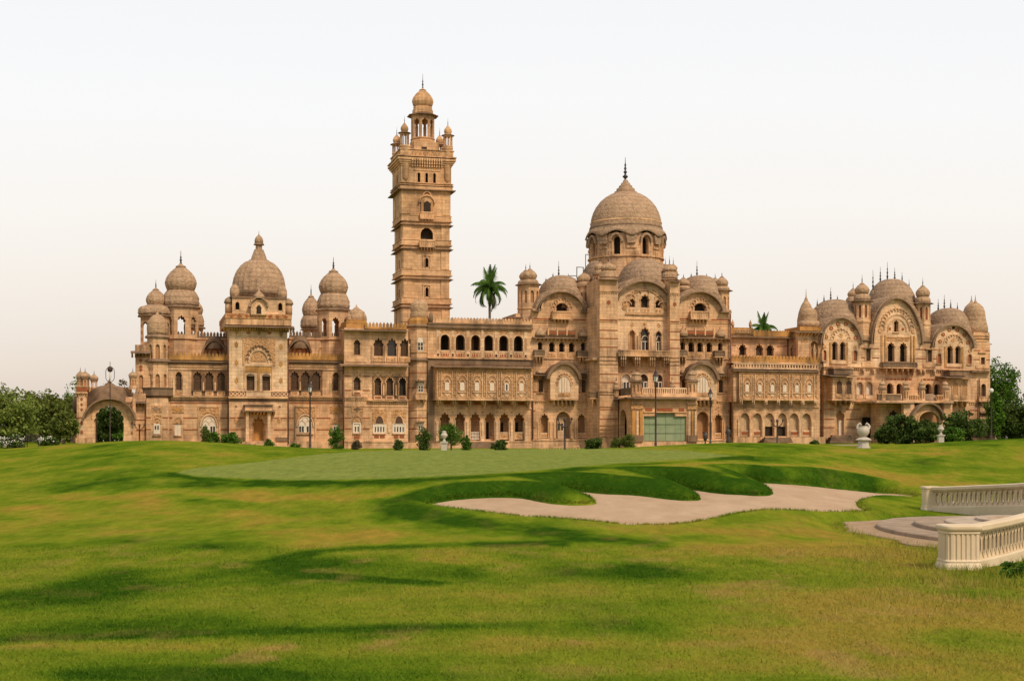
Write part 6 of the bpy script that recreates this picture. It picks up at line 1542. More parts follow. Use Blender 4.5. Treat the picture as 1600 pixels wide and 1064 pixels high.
# projecting oriels with tiled roofs
for cx_, xx in ((1318, (1311.5, 1326.5)), (1499.5, (1492.5, 1507))):
    s.box(cx_ - 17, cx_ + 17, 590.5, 625, -2.2, .02, 'sandstone'); s.box(cx_ - 18, cx_ + 18, 624, 626.5, -2.4, .02, 'trim_stone')
    for x in xx:
        mb = MB(); mb.prism([s.c(a, b, -2.24) for a, b in outline('cusp5', x, 595.5, 616, 10)], s.v - 2.24, s.v - 2.18, 'dark_wood' if x < 1400 else 'niche_stone')
        o = outline('cusp5', x, 594, 616, 12.5); i_ = outline('cusp5', x, 595.5, 616, 10); mb.prism([s.c(a, b, -2.32) for a, b in o] + [s.c(a, b, -2.32) for a, b in i_[::-1]], s.v - 2.32, s.v - 2.18, 'trim_stone')
        s.subs.append(('window', mb, None)); s.box(x - 6, x + 6, 617, 622.5, -2.3, -2.18, 'trim_stone'); s.box(x - 4.5, x + 4.5, 618.5, 621.5, -2.34, -2.2, 'carved_stone')
        s.disc(x, 592.6, .9, 'carved_stone', .05, -2.2)
    s.eave(cx_ - 21, cx_ + 21, 588, 3.4, 3.2, 1.3, br=0); s.box(cx_ - 15, cx_ + 15, 577, 586, -2.0, .02, 'weathered_stone'); s.box(cx_ - 16, cx_ + 16, 576, 577.4, -2.2, .02, 'trim_stone')
    s.brackets(cx_ - 16, cx_ + 16, 626.6, 634, 4, 1.9, 3, 'trim_stone')
# ground floor
s.win('cusp3', 1313, 643, 682, 15, 'niche', depth=.8, surround='trim_stone'); mb = MB(); s.box(1310.5, 1316, 657, 682, .6, .75, 'blind_cloth', mb); s.subs.append(('door', mb, None)); s.win('rect', 1357, 652, 684, 20, 'dark', depth=.8, surround='trim_stone'); s.ring(1357, 652, 9, 12, 1.3, -.12, .02, 'trim_stone')
s.plate([(1357 + 8.8 * math.cos(a), 651.6 - 11.5 * math.sin(a)) for a in np.linspace(0, PI, 15)], 'carved_stone', .07)
for y in (640, 655, 668): s.band(1322, 1345, y, 1.4); s.band(1516, 1528, y, 1.4); s.band(1288, 1304, y, 1.4)
s.win('rect', 1540, 655, 668, 5.5, 'casement', depth=.1, surround='trim_stone'); s.box(1533, 1547, 643, 645, -.5, .02, 'eave_stone'); s.band(1530, 1547, 661, 1.2)
s.box(1520, 1547, 671, YB, -.12, .02, 'weathered_stone'); s.ring(1497, 655, 10, 14, 1.5, -.14, .02, 'trim_stone'); s.box(1512, 1524, 643, 645, -.4, .02, 'trim_stone')
s.box(1287, 1547, 684, YB, -.5, .02, 'trim_stone')
for i in range(4): s.box(1300 - i, 1330 + i, 680 + i * 3, 680 + i * 3 + 2.9, -1 - .6 * i, -.48, 'weathered_stone')
s.pipe(1530, 590, 690, -.1)
for cx_, y0, hs_, r_ in ((1298, 470, 12, 5), (1394, 436, 20, 9)): pass
hood_finials(s, 1303, 42, 536, 471, 6.5, [(1277, 471), (1287.5, 464), (1298, 452), (1308.5, 464), (1319.5, 472)])
hood_finials(s, 1392, 42, 525, 436.5, 7, [(1364, 423), (1375.5, 418), (1386.5, 410), (1398, 418), (1409.5, 425), (1420.5, 436)])
hood_finials(s, 1480, 35, 540, 479.5, 6.5, [(1466, 465), (1475.5, 458), (1485.5, 465), (1496, 470)])
s.finish()
# turrets
def turret(cx, v, rd, yf, yt, yd, ysk, ye, yw, yb, r, dark='red'):
    o = kiosk(cx, v, rd, yf, yt, yd, ysk, ye, yw, r, r * 1.42, rs=r * .98, wins='round', style=dark, wy=(.22, .84), ww=.42, name='corner_turret', ped=yb + 8)
    e = Sec('base', v, cx, o); e.lathe(cx, [(r * 1.05, yb), (r * 1.12, yb - 8), (r * 1.0, yb - 9)], 8, 'trim_stone', smooth=False); e.lathe(cx, [(r * 1.3, yb + 2), (r * 1.5, yb + 1), (r * 1.3, yb - .5)], 8, 'eave_stone', smooth=False); e.lathe(cx, [(r * 1.02, yw + 4), (r * 1.1, yw + 2), (r * 1.1, yw), (r * 1.0, yw - .6)], 8, 'trim_stone', smooth=False); e.finish()
turret(1347, 2.0, 10.5, 429, 441, 459, 460, 470.5, 502, 532, 12.8); turret(1333, 8, 8, 440, 450, 464, 464, 474, 502, 532, 11, 'niche')
turret(1441.8, 2.0, 10, 434, 445, 464, 464.5, 474, 506, 534, 11.8)
s = Sec('end_turret', 2.5, 1530)
s.box(1521, 1546, 519, 534, -1.8, 6, 'trim_stone'); s.eave(1518, 1550, 537, .9, 1.6, 1.3, br=0)
s.lathe(1524, [(19, 522), (19, 512), (17, 505), (15.5, 497), (14.6, 488), (12.2, 481), (7.5, 475.6), (3.5, 473.6), (2.2, 472), (1, 469), (.5, 465), (.25, 461)], 20, 'small_dome_stone', .8)
mb = MB(); s.lathe(1518, [(14, 500), (13, 488), (10, 480), (5, 475), (2, 472), (.8, 468), (.3, 462)], 16, 'small_dome_stone', 5, mb=mb); s.subs.append(('rear_dome', mb, None))
for y in (528, 524): s.box(1520, 1547, y - .6, y + .6, -2.0, 6, 'trim_stone')
s.box(1546.5, 1551, 643, YB, 1, 7, 'sandstone'); s.box(1545, 1559, 640.5, 643, 1, 7, 'trim_stone'); s.box(1554, 1557, 643, YB, 1, 2, 'trim_stone'); s.finish()
# right porch: terrace with small kiosks and a hooded carriage arch
s = Sec('garden_porch', -6.5, 1425)
arch = [(1436.5, YB), (1436.5, 656)] + [(1452 + 15.5 * math.cos(a), 656 - 13 * math.sin(a)) for a in np.linspace(PI, 0, 19)] + [(1467.5, 656), (1467.5, YB)]
s.mb.prism([s.c(x, y) for x, y in [(1412, YB), (1412, 628), (1428, 628)] + [(1452 + 22.5 * math.cos(a), 652 - 24 * math.sin(a)) for a in np.linspace(PI - .25, .25, 19)] + [(1476, 628), (1488, 628), (1488, YB)]] + [s.c(x, y) for x, y in arch[::-1]], s.v, s.v + .8, 'sandstone')
s.ring(1452, 653, 20.5, 22, 3.2, -1.1, .9, 'weathered_stone', flare=4, ey=.8); s.ring(1452, 656, 15.6, 13.2, 2, -.15, .02, 'trim_stone')
hood_dome(s, 1451, 18, 642, 615, 2.8, 2.6, 'hood_stone', 'ribbed_hood')
s.box(1375, 1412, 629, YB, 3.5, 6.6, 'sandstone'); s.box(1436, 1468, 640, YB, 4.5, 6.6, 'niche_stone')
s.box(1370, 1490, 626, 629, -.3, 6.8, 'trim_stone'); s.eave(1368, 1428, 629, .8, 1.4, 1.2, br=0); s.eave(1474, 1491, 629, .8, 1.4, 1.2, br=0)
s.box(1372, 1408, 616, 626, .1, .5, 'weathered_stone'); s.box(1372, 1408, 615.5, 617, -.02, .6, 'trim_stone')
mb = MB(); s.balustrade(1420, 1436, 616.5, 626, 6, 'trim_stone', .2, .3, mb); s.balustrade(1464, 1474, 616.5, 626, 4, 'trim_stone', .2, .3, mb); s.subs.append(('balustrade', mb, None))
mb = MB(); mb.prism([s.c(x, y, 3.4) for x, y in outline('cusp5', 1396, 642, 690, 17)], s.v + 3.42, s.v + 3.52, 'interior_shade'); s.subs.append(('doorway', mb, None))
s.finish()
for x in (1378.5, 1415, 1440, 1476.5): small_pavilion(x, -6.0, 595, 602, 607, 626, 5.6, re=7.6)
# scaffold rail on the roof left of the dome
mb = MB(); ss = Sec('x', 6, 908)
for x0, x1, y0, y1 in ((901, 902, 418, 435), (901, 912, 417.2, 418.2), (911, 912, 418, 430), (890, 901, 431, 432), (914.8, 915.6, 398, 436), (915, 922, 397, 398), (890, 891, 432, 438)): ss.box(x0, x1, y0, y1, 0, .12, 'iron', mb)
mb.build('roof_ladder', palace)
# ------------------------------------------------------------------ trees and plants
def leaf_cloud(name, cen, rad, n, size, matn, parent, clumps=40, seed=0, droop=0.0, shell=.55):
    """crown: leaf-sized blades gathered in clumps through an uneven volume"""
    r = np.random.default_rng(seed)
    d = r.normal(size=(clumps, 3)); d /= np.linalg.norm(d, axis=1)[:, None]
    rr = (shell + (1 - shell) * r.random(clumps)) ** 1.0
    rr = np.where(r.random(clumps) < .25, rr * .5, rr)
    cc = d * rr[:, None]; cc[:, 2] = np.clip(cc[:, 2], -.9, 1)
    cs = r.uniform(.18, .38, clumps) * (1.25 if rad[0] < 1.6 else 1)
    k = r.integers(0, clumps, n); e = r.normal(size=(n, 3)); e /= np.linalg.norm(e, axis=1)[:, None]; e *= (r.random(n) ** .45)[:, None]
    p = (cc[k] + e * cs[k][:, None] * np.array([1.1, 1.1, .8])) * np.array(rad)
    p[:, 2] -= droop * r.random(n)
    a = r.normal(size=(n, 3)); a /= np.linalg.norm(a, axis=1)[:, None]; b = r.normal(size=(n, 3)); b -= (a * b).sum(1)[:, None] * a; b /= np.linalg.norm(b, axis=1)[:, None]
    s_ = size * r.uniform(.5, 1.4, n)[:, None]
    p = p + np.array(cen)
    P = np.stack([p - a * s_, p + b * s_ * .55, p + a * s_, p - b * s_ * .55], 1)
    me = bpy.data.meshes.new(name)
    me.vertices.add(n * 4); me.vertices.foreach_set('co', P.astype(np.float32).ravel()); me.loops.add(n * 4); me.loops.foreach_set('vertex_index', np.arange(n * 4, dtype=np.int32))
    me.polygons.add(n); me.polygons.foreach_set('loop_start', np.arange(0, n * 4, 4, dtype=np.int32)); me.polygons.foreach_set('loop_total', np.full(n, 4, np.int32)); me.update(); me.validate()
    me.materials.append(M[matn]); o = bpy.data.objects.new(name, me); COL.objects.link(o)
    if parent is not None: o.parent = parent
    return o
def tube(mb, pts, rads, mat, seg=7):
    vs_, fs = [], []
    for i, p in enumerate(pts):
        p = Vector(p); d = (Vector(pts[min(i + 1, len(pts) - 1)]) - Vector(pts[max(i - 1, 0)])).normalized()
        x = d.cross(Vector((.31, .95, .02))).normalized(); y = d.cross(x)
        for k in range(seg): a = 2 * PI * k / seg; vs_.append(tuple(p + (x * math.cos(a) + y * math.sin(a)) * rads[i]))
    for i in range(len(pts) - 1):
        for k in range(seg): fs.append((i * seg + k, i * seg + (k + 1) % seg, (i + 1) * seg + (k + 1) % seg, (i + 1) * seg + k))
    fs.append(tuple(range(seg))); fs.append(tuple((len(pts) - 1) * seg + k for k in range(seg)))
    mb.add(vs_, fs, mat, True)
def W(px, py, d):
    return ((px - 800) / FOC * d, d, EYE + (HZ - py) / FOC * d)
def tree(px, d, w_px, ytop, matn, label, seed, name='tree', group=None, n=4200, size=.30, tw=.16, low=.30, clumps=46, bark='bark'):
    x, y = (px - 800) / FOC * d, d; z0 = gz(x, y)
    H = EYE + (HZ - ytop) / FOC * d - z0; Rw = w_px / 2 / FOC * d * 1.1
    root = empty(name, (x, y, z0 - .05)); tag(root, label, 'tree' if name != 'shrub' else 'shrub', group)
    r = random.Random(seed); mb = MB(); lean = r.uniform(-.4, .4)
    tube(mb, [(0, 0, -.3), (lean * .2, .1, H * .2), (lean * .6, .1, H * .42), (lean, 0, H * .75)], [tw * 1.4, tw, tw * .75, tw * .25], bark)
    for i in range(6):
        a = 2 * PI * i / 6 + r.random(); z1 = H * r.uniform(.18, .45); e = Rw * r.uniform(.5, .85)
        tube(mb, [(lean * .5, 0, z1), (lean * .5 + e * .5 * math.cos(a), e * .5 * math.sin(a), z1 + H * .15), (lean + e * math.cos(a), e * math.sin(a), z1 + H * r.uniform(.2, .4))], [tw * .55, tw * .35, tw * .1], bark, 5)
    mb.build('trunk', root)
    zc = H * (low + 1) / 2
    leaf_cloud('crown', (lean * .5, 0, zc), (Rw, Rw * .9, H - zc), n, size, matn, root, clumps, seed)
    return root
def shrub(px, d, w_px, ytop, ybot, matn, label, seed, n=900, size=.10, name='shrub', group=None, clumps=18, stem=True, cat=None):
    x, y = (px - 800) / FOC * d, d; z0 = min(gz(x, y), EYE + (HZ - ybot) / FOC * d); H = EYE + (HZ - ytop) / FOC * d - z0; Rw = w_px / 2 / FOC * d * 1.12
    root = empty(name, (x, y, z0)); tag(root, label, cat or 'shrub', group)
    mb = MB(); tube(mb, [(0, 0, -.2), (0, 0, H * .4), (.03, 0, H * .7)], [.05, .045, .015], 'bark', 5)
    for i in range(4):
        a = i * 1.6 + seed; tube(mb, [(0, 0, H * .15), (Rw * .4 * math.cos(a), Rw * .4 * math.sin(a), H * .45), (Rw * .7 * math.cos(a), Rw * .7 * math.sin(a), H * .65)], [.03, .02, .008], 'bark', 4)
    mb.build('stem', root)
    leaf_cloud('foliage', (0, 0, H * .50), (Rw, Rw, H * .52), int(n * 1.4), size, matn, root, clumps, seed, shell=.5)
    return root
# wood at the left end
LT = [(-60, 175, 110, 575, 'leaf_olive', 'tall olive tree cut by the left edge of the lawn'),
      (12, 165, 100, 606, 'leaf_pale', 'pale yellow-green bushy tree at the far left behind the flowering bushes'),
      (60, 200, 80, 612, 'leaf_olive', 'olive tree with a thin ragged top, second from the left of the wood'),
      (93, 215, 60, 613, 'leaf_olive', 'dull olive tree just left of the gateway, with bare twigs on top'),
      (118, 260, 46, 594, 'leaf_green', 'bright green tree rising behind the gateway kiosks'),
      (36, 260, 90, 618, 'leaf_brown', 'brownish tree deep behind the pale bushy tree'),
      (78, 300, 70, 618, 'leaf_brown', 'brown-green distant tree between the olive trees'),
      (99, 158, 34, 645, 'leaf_olive', 'small forked thin tree standing on the lawn left of the gateway'),
      (112, 235, 34, 628, 'leaf_dark', 'dark green small tree close behind the left side of the gateway')]
for i, (px, d, w_, yt_, m_, lab) in enumerate(LT): tree(px, d, w_, yt_, m_, lab, 20 + i, group='trees of the left wood', n=9500 if w_ > 50 else 4200, low=.03 if w_ > 45 else .18, size=.20, clumps=80)
tree(192, 275, 70, 592, 'leaf_brown', 'sparse brownish tree behind the gateway hood', 41, group='trees of the left wood', n=1500, size=.25)
tree(171, 232, 60, 628, 'leaf_dark', 'dark leafy tree seen through the gateway arch', 42, group='trees of the left wood', n=4500, low=.05)
# trees at the right end
RT = [(1562, 262, 62, 566, 'leaf_green', 'broad bright green tree at the right end of the palace'),
      (1592, 240, 56, 622, 'leaf_dark', 'dark green low tree at the right edge of the picture'),
      (1552, 238, 26, 615, 'leaf_green', 'narrow green tree close behind the palace end wall'),
      (1640, 250, 80, 600, 'leaf_green', 'green tree cut by the right edge, beyond the dark low tree')]
for i, (px, d, w_, yt_, m_, lab) in enumerate(RT): tree(px, d, w_, yt_, m_, lab, 60 + i, group='trees at the right end', n=11000 if w_ > 50 else 4000, low=.03, size=.23, clumps=80, tw=.25)
for i, (px, w_, yt_, m_, lab) in enumerate(((-30, 70, 652, 'leaf_olive', 'olive undergrowth bush under the trees at the very left edge'), (28, 60, 655, 'leaf_dark', 'dark undergrowth bush behind the white-flowering bushes'), (70, 50, 650, 'leaf_olive', 'olive undergrowth bush behind the iron bench'), (106, 46, 652, 'leaf_dark', 'dark undergrowth bush left of the gateway'), (150, 60, 660, 'leaf_dark', 'dark bush seen low through the left of the gateway arch'), (196, 60, 662, 'leaf_green', 'green bush seen low through the right of the gateway arch'), (1575, 50, 648, 'leaf_olive', 'olive undergrowth bush under the right end trees'), (1612, 60, 645, 'leaf_green', 'green undergrowth bush at the very right edge'))):
    tree(px, 245 if px < 1000 else 255, w_, yt_, m_, lab, 80 + i, name='shrub', group='undergrowth bushes behind the palace ends', n=3500, low=-.15, size=.2, clumps=60, tw=.08)

def palm(px, d, ytop, ycrown, rpx, label, seed, fr=26):
    x, y = (px - 800) / FOC * d, d; z0 = gz(x, y); k = d / FOC; H = EYE + (HZ - ycrown) * k - z0; Rr = rpx * k
    root = empty('palm_tree', (x, y, z0)); tag(root, label, 'palm tree', 'palms rising behind the palace roofs')
    mb = MB(); tube(mb, [(0, 0, -.3), (.1, 0, H * .5), (0, 0, H * .9), (0, 0, H)], [.34, .25, .24, .28], 'palm_bark', 9)
    tube(mb, [(.35 * 1, .1, H - 4.2), (.75, .1, H - 2.0), (.9, .1, H - .6)], [.08, .28, .1], 'palm_bark', 6); mb.build('trunk', root)
    r = random.Random(seed)
    for i in range(fr):
        a = i * 2.399; el = [1.45, 1.1, .85, .6, .35, .1, -.15][i * 7 // fr]; L = Rr * r.uniform(1.15, 1.45)
        mb = MB(); n = 14; pts = []; p = Vector((0, 0, H)); e = el
        for j in range(n + 1):
            pts.append(p.copy()); p = p + Vector((math.cos(a) * math.cos(e), math.sin(a) * math.cos(e), math.sin(e))) * (L / n); e -= (.09 + .11 * (1 - abs(el) * .45)) * (1 if el < 1.3 else .25)
        tube(mb, pts, [.05 * (1 - j / n) + .012 for j in range(n + 1)], 'leaf_palm', 4)
        side = Vector((-math.sin(a), math.cos(a), 0))
        for j in range(2, n + 1):
            for q in range(2):
                c0 = pts[j - 1].lerp(pts[j], q * .5); d_ = (pts[j] - pts[j - 1]).normalized(); ll = L * .30 * math.sin(PI * min(.97, .12 + .82 * j / n)) * r.uniform(.8, 1.15)
                for sg in (-1, 1):
                    tip = c0 + (side * sg * .62 + d_ * .45 + Vector((0, 0, -.75))).normalized() * ll
                    mb.add([tuple(c0 - d_ * .12), tuple(c0 + d_ * .12), tuple(tip)], [(0, 1, 2)], 'leaf_palm')
        mb.build('frond', root)
palm(765, 262, 412, 452, 30, 'tall palm tree rising behind the gallery roof beside the bell tower', 3)
palm(1192, 270, 497, 514, 22, 'low palm crown peeping over the terrace roof right of the great dome', 5, 16)

SH = [(322, 150, 14, 668, 690, 'leaf_olive', 'thin sprig of a shrub under the arched window of the left wing'),
      (334, 150, 17, 674, 690, 'leaf_green', 'round bright shrub beside the thin sprig'),
      (361, 150, 26, 676, 692, 'leaf_green', 'low wide shrub by the brown drainpipe left of the pavilion door'),
      (420, 150, 12, 686, 695, 'leaf_green', 'tiny shrub at the pavilion door steps'),
      (460, 140, 15, 692, 699, 'leaf_green', 'tiny low bush near the tall lamp post'),
      (526.5, 130, 20, 666, 702, 'leaf_green', 'tall rounded clipped shrub before the left wing'),
      (556, 130, 14, 688, 703, 'leaf_brown', 'straggly brownish shrub between clipped bushes'),
      (622.5, 130, 13, 685, 704, 'leaf_dark', 'small dark shrub before the loggia block'),
      (662, 125, 21, 671, 705, 'leaf_dark', 'dark pointed conifer shrub before the stair turret'),
      (729, 125, 16, 682, 704, 'leaf_green', 'small bushy shrub left of the gallery steps'),
      (781, 125, 22, 687, 704, 'leaf_dark', 'spreading dark shrub right of the gallery steps'),
      (928, 130, 25, 684, 701, 'leaf_dark', 'dark mound-shaped shrub left of the carriage porch'),
      (961, 150, 12, 684, 697, 'leaf_olive', 'small pale plant against the porch buttress'),
      (980, 150, 22, 678, 698, 'leaf_olive', 'leafy weeds in the dark porch arch'),
      (1406, 170, 52, 650, 692, 'leaf_dark', 'large dark bush left of the garden porch arch'),
      (1383, 175, 30, 665, 691, 'leaf_dark', 'lower dark bush at the left end of the garden bushes'),
      (1446, 168, 48, 657, 692, 'leaf_dark', 'wide dark bush under the garden porch arch'),
      (1486, 172, 36, 668, 691, 'leaf_green', 'bright green low bush right of the small white urn'),
      (1504, 176, 56, 646, 691, 'leaf_dark', 'largest dark bush in front of the right oriel'),
      (1273, 160, 12, 688, 694, 'leaf_dark', 'tiny dark plant near the arcade steps'),
      (1490, 62, 18, 754, 762, 'leaf_dark', 'small dark tuft on the lawn behind the far balustrade')]
for i, (px, d, w_, yt_, yb_, m_, lab) in enumerate(SH):
    k = d / FOC * w_; shrub(px, d, w_, yt_, yb_, m_, lab, 100 + i, n=int(500 + 900 * min(3.2, k)), size=.05 + .035 * k, group='shrubs along the palace front', clumps=34 + int(12 * k))
shrub(1612, 23.2, 78, 872, 912, 'leaf_green', 'rank green weeds by the foot of the nearer balustrade at the right edge', 170, n=1300, size=.045, name='weeds', clumps=30, cat='weeds')
# round-headed topiary tree
x, y = (705 - 800) / FOC * 125, 125.0; z0 = EYE - (704 - HZ) / FOC * 125; root = empty('topiary_tree', (x, y, min(z0, gz(x, y)))); tag(root, 'round-headed clipped tree on a short trunk behind the white urn', 'tree')
zz = z0 - root.location.z; mb = MB(); tube(mb, [(0, 0, -.2), (0, 0, .5 + zz), (.02, 0, 1.3 + zz)], [.09, .08, .05], 'bark', 7); mb.build('trunk', root); leaf_cloud('crown', (0, 0, 1.42 + zz), (1.02, 1.02, .98), 3600, .07, 'leaf_green', root, 70, 9, shell=.75)
# white-flowering bushes at the left
for i, (px, w_, yt_, yb_, lab) in enumerate(((-12, 40, 680, 706, 'white-flowering dark bush cut by the left edge'), (22, 34, 681, 705, 'largest white-flowering dark bush at the left end of the lawn'), (73, 26, 683, 698, 'small white-flowering bush right of the dark iron bench'))):
    d = 98; o = shrub(px, d, w_, yt_, yb_, 'leaf_dark', lab, 140 + i, 1700, .085, 'flowering_bush', 'white-flowering bushes', 26, cat='bush'); H = (yb_ - yt_) / FOC * d; leaf_cloud('blossom', (0, 0, H * .62), (w_ / 2 / FOC * d * .98, w_ / 2 / FOC * d * .98, H * .5), 480, .045, 'blossom', o, 30, 150 + i, shell=.8)

# ------------------------------------------------------------------ garden ornaments, lamps
def at(px, d, ybase=None):
    x, y = (px - 800) / FOC * d, d; return x, y, (gz(x, y) if ybase is None else min(gz(x, y), EYE + (HZ - ybase) / FOC * d))
def lathe_obj(name, parent, prof, mat, seg=16, smooth=True, x=0, y=0):
    mb = MB(); mb.lathe(x, y, prof, seg, mat, smooth); return mb.build(name, parent)
def lamp_post(px, d, ytop, ybot, label, big=True, globe=False):
    x, y, z = at(px, d, ybot); H = EYE + (HZ - ytop) / FOC * d - z; root = empty('lamp_post', (x, y, z)); tag(root, label, 'lamp post', 'iron lamp posts along the palace front')
    f = H * .80
    lathe_obj('post', root, [(.22, -.2), (.22, .12), (.17, .16), (.17, .30), (.11, .36), (.13, .6), (.09, .7), (.085, f * .5), (.10, f * .5 + .05), (.075, f * .55), (.06, f * .97), (.12, f * .98), (.05, f)], 'iron', 12)
    lh = H - f; w_ = lh * .19
    if globe:
        o = lathe_obj('globe', root, [(.05, f), (.2, f + .08), (.27, f + .28), (.2, f + .48), (.04, f + .56)], 'lamp_glass', 16); lathe_obj('bracket', root, [(.04, f), (.05, f + .08)], 'iron', 8); return root
    lan = lathe_obj('lantern', root, [(w_ * .5, f), (w_ * .6, f + lh * .05), (w_ * .62, f + lh * .1)], 'iron', 6, False)
    lathe_obj('lamp_glass', lan, [(w_ * .55, f + lh * .1), (w_ * .9, f + lh * .42)], 'lamp_glass', 6, False)
    lathe_obj('lamp_cap', lan, [(w_ * 1.15, f + lh * .42), (w_ * 1.0, f + lh * .5), (w_ * .6, f + lh * .62), (w_ * .62, f + lh * .68), (w_ * .25, f + lh * .78), (w_ * .12, f + lh * .88), (.015, H)], 'iron', 6, False)
    mb = MB()
    for k in range(6):
        a = PI / 6 + PI / 3 * k; c_, s_ = math.cos(a), math.sin(a); tube(mb, [(c_ * w_ * .6, s_ * w_ * .6, f + lh * .1), (c_ * w_ * .97, s_ * w_ * .97, f + lh * .42)], [.02, .02], 'iron', 4)
    mb.build('lantern_frame', lan); return root
lamp_post(484.5, 125, 592, 703, 'tall iron lamp post before the left wing, right of the pavilion door')
lamp_post(1024.5, 125, 573, 697, 'tallest iron lamp post, in front of the green porch shutters')
lamp_post(1110, 150, 604, 692, 'slim iron lamp post before the gabled bay right of the porch')
lamp_post(1549, 165, 594, 690, 'iron lamp post with a white globe at the right corner of the palace', globe=True)
def candelabra(px, d, ytop, ybot, label):
    x, y, z = at(px, d, ybot); H = EYE + (HZ - ytop) / FOC * d - z; root = empty('candelabra_post', (x, y, z)); tag(root, label, 'lamp post', 'three-armed posts')
    lathe_obj('post', root, [(.16, -.2), (.16, .15), (.1, .2), (.09, H * .7), (.13, H * .72), (.09, H * .76), (.08, H * .88), (.15, H * .92), (.1, H)], 'iron', 10)
    for sg in (-1, 1):
        mb = MB(); tube(mb, [(0, 0, H * .72), (sg * .25, 0, H * .74), (sg * .48, 0, H * .83), (sg * .6, 0, H * .95)], [.06, .055, .05, .06], 'iron', 6); mb.lathe(sg * .6, 0, [(.1, H * .93), (.12, H * .97), (.06, H)], 8, 'iron'); mb.build('arm', root)
candelabra(218, 175, 662, 690, 'dark three-armed iron post beside the gateway')
candelabra(882.5, 125, 652, 703, 'reddish iron three-armed post before the arched door left of the porch')
candelabra(1214.5, 150, 655, 689, 'dark three-armed iron post before the arcade steps')
# gateway lamp: tall post with an open lyre frame
x, y, z = at(172, 150, 691); H = EYE + (HZ - 565) / FOC * 150 - z; root = empty('gate_lamp', (x, y, z)); tag(root, 'tall thin lamp post with an open lyre lantern in front of the gateway arch', 'lamp post')
k = 150 / FOC; zr = lambda py: EYE + (HZ - py) / FOC * 150 - z
lathe_obj('post', root, [(.12, -.2), (.12, .3), (.055, .4), (.045, zr(599)), (.14, zr(597.5)), (.05, zr(596))], 'iron', 8)
mb = MB()
for sg in (-1, 1): tube(mb, [(0, 0, zr(597)), (sg * 4.5 * k, 0, zr(595)), (sg * 6.6 * k, 0, zr(591)), (sg * 6.8 * k, 0, zr(580)), (sg * 5.5 * k, 0, zr(576.5)), (sg * 3 * k, 0, zr(574))], [.035] * 6, 'iron', 6)
mb.build('frame', root); lathe_obj('lamp_hood', root, [(.15, zr(581)), (.24, zr(580)), (.28, zr(577)), (.26, zr(574)), (.17, zr(573)), (.03, zr(572)), (.03, zr(565))], 'iron', 10); lathe_obj('lamp_glass', root, [(.04, zr(594)), (.09, zr(591)), (.11, zr(588)), (.07, zr(583)), (.05, zr(581.2))], 'lamp_glass', 10)
def urn(px, d, ytop, ybot, label, kind):
    x, y, z = at(px, d, ybot); H = EYE + (HZ - ytop) / FOC * d - z; root = empty('garden_urn', (x, y, z)); tag(root, label, 'urn', 'white garden urns on pedestals')
    if kind == 'big':
        mb = MB(); b = H * .42; mb.lathe(0, 0, [(.40, -.1), (.40, .08), (.33, .1), (.29, b * .7), (.32, b * .76), (.45, b * .80), (.45, b * .86), (.2, b * 1.08)], 8, 'marble', False); mb.build('pedestal', root)
        lathe_obj('vase', root, [(.14, b * 1.05), (.12, b * 1.12), (.24, b * 1.24), (.335, b * 1.5), (.345, b * 1.74), (.29, b * 1.95), (.24, b * 2.07), (.27, b * 2.12), (.22, b * 2.11)], 'marble', 20)
        for sg in (-1, 1):
            mb = MB(); tube(mb, [(sg * .31, 0, b * 1.85), (sg * .35, 0, b * 2.08), (sg * .28, 0, b * 2.25), (sg * .2, 0, b * 2.38), (sg * .12, 0, b * 2.2)], [.07, .07, .06, .05, .05], 'marble', 7); mb.build('handle', root)
    else:
        mb = MB(); b = H * .5; mb.box(-.30, .30, -.30, .30, -.1, .12, 'marble'); mb.box(-.21, .21, -.21, .21, .12, b * .86, 'marble'); mb.box(-.28, .28, -.28, .28, b * .86, b, 'marble'); mb.build('pedestal', root)
        q = H - b; lathe_obj('vase', root, [(.15, b), (.13, b + q * .08), (.06, b + q * .2), (.1, b + q * .28), (.25, b + q * .5), (.27, b + q * .62), (.2, b + q * .76), (.12, b + q * .82), (.2, b + q * .9), (.14, b + q * .96), (.03, H)], 'marble', 16)
urn(694, 108, 673, 704, 'slim white urn on a square pedestal before the round topiary tree', 'slim')
urn(1349, 80, 661, 701, 'largest white urn with curled handles on an octagonal pedestal', 'big')
urn(1470, 115, 664, 690, 'small white urn on a pedestal before the garden porch bushes', 'slim')
x, y, z = at(1102, 160, 690); root = empty('dark_urn', (x, y, z)); tag(root, 'dark bronze urn at the foot of the slim lamp post', 'urn'); H = EYE + (HZ - 675) / FOC * 160 - z
lathe_obj('vase', root, [(.26, -.1), (.26, .08), (.1, H * .2), (.07, H * .42), (.2, H * .5), (.22, H * .7), (.3, H * .95), (.22, H * .96)], 'bronze', 14); lathe_obj('rim', root, [(.3, H * .95), (.34, H), (.2, H)], 'bronze', 14)
x, y, z = at(1138, 160, 690); root = empty('statue', (x, y, z)); tag(root, 'dark bronze standing figure on a plinth beside the drainpipe right of the porch', 'statue'); H = EYE + (HZ - 665) / FOC * 160 - z
mb = MB(); mb.box(-.3, .3, -.3, .3, -.2, H * .2, 'bronze'); mb.build('plinth', root); mb = MB(); h0 = H * .2; hh = H - h0
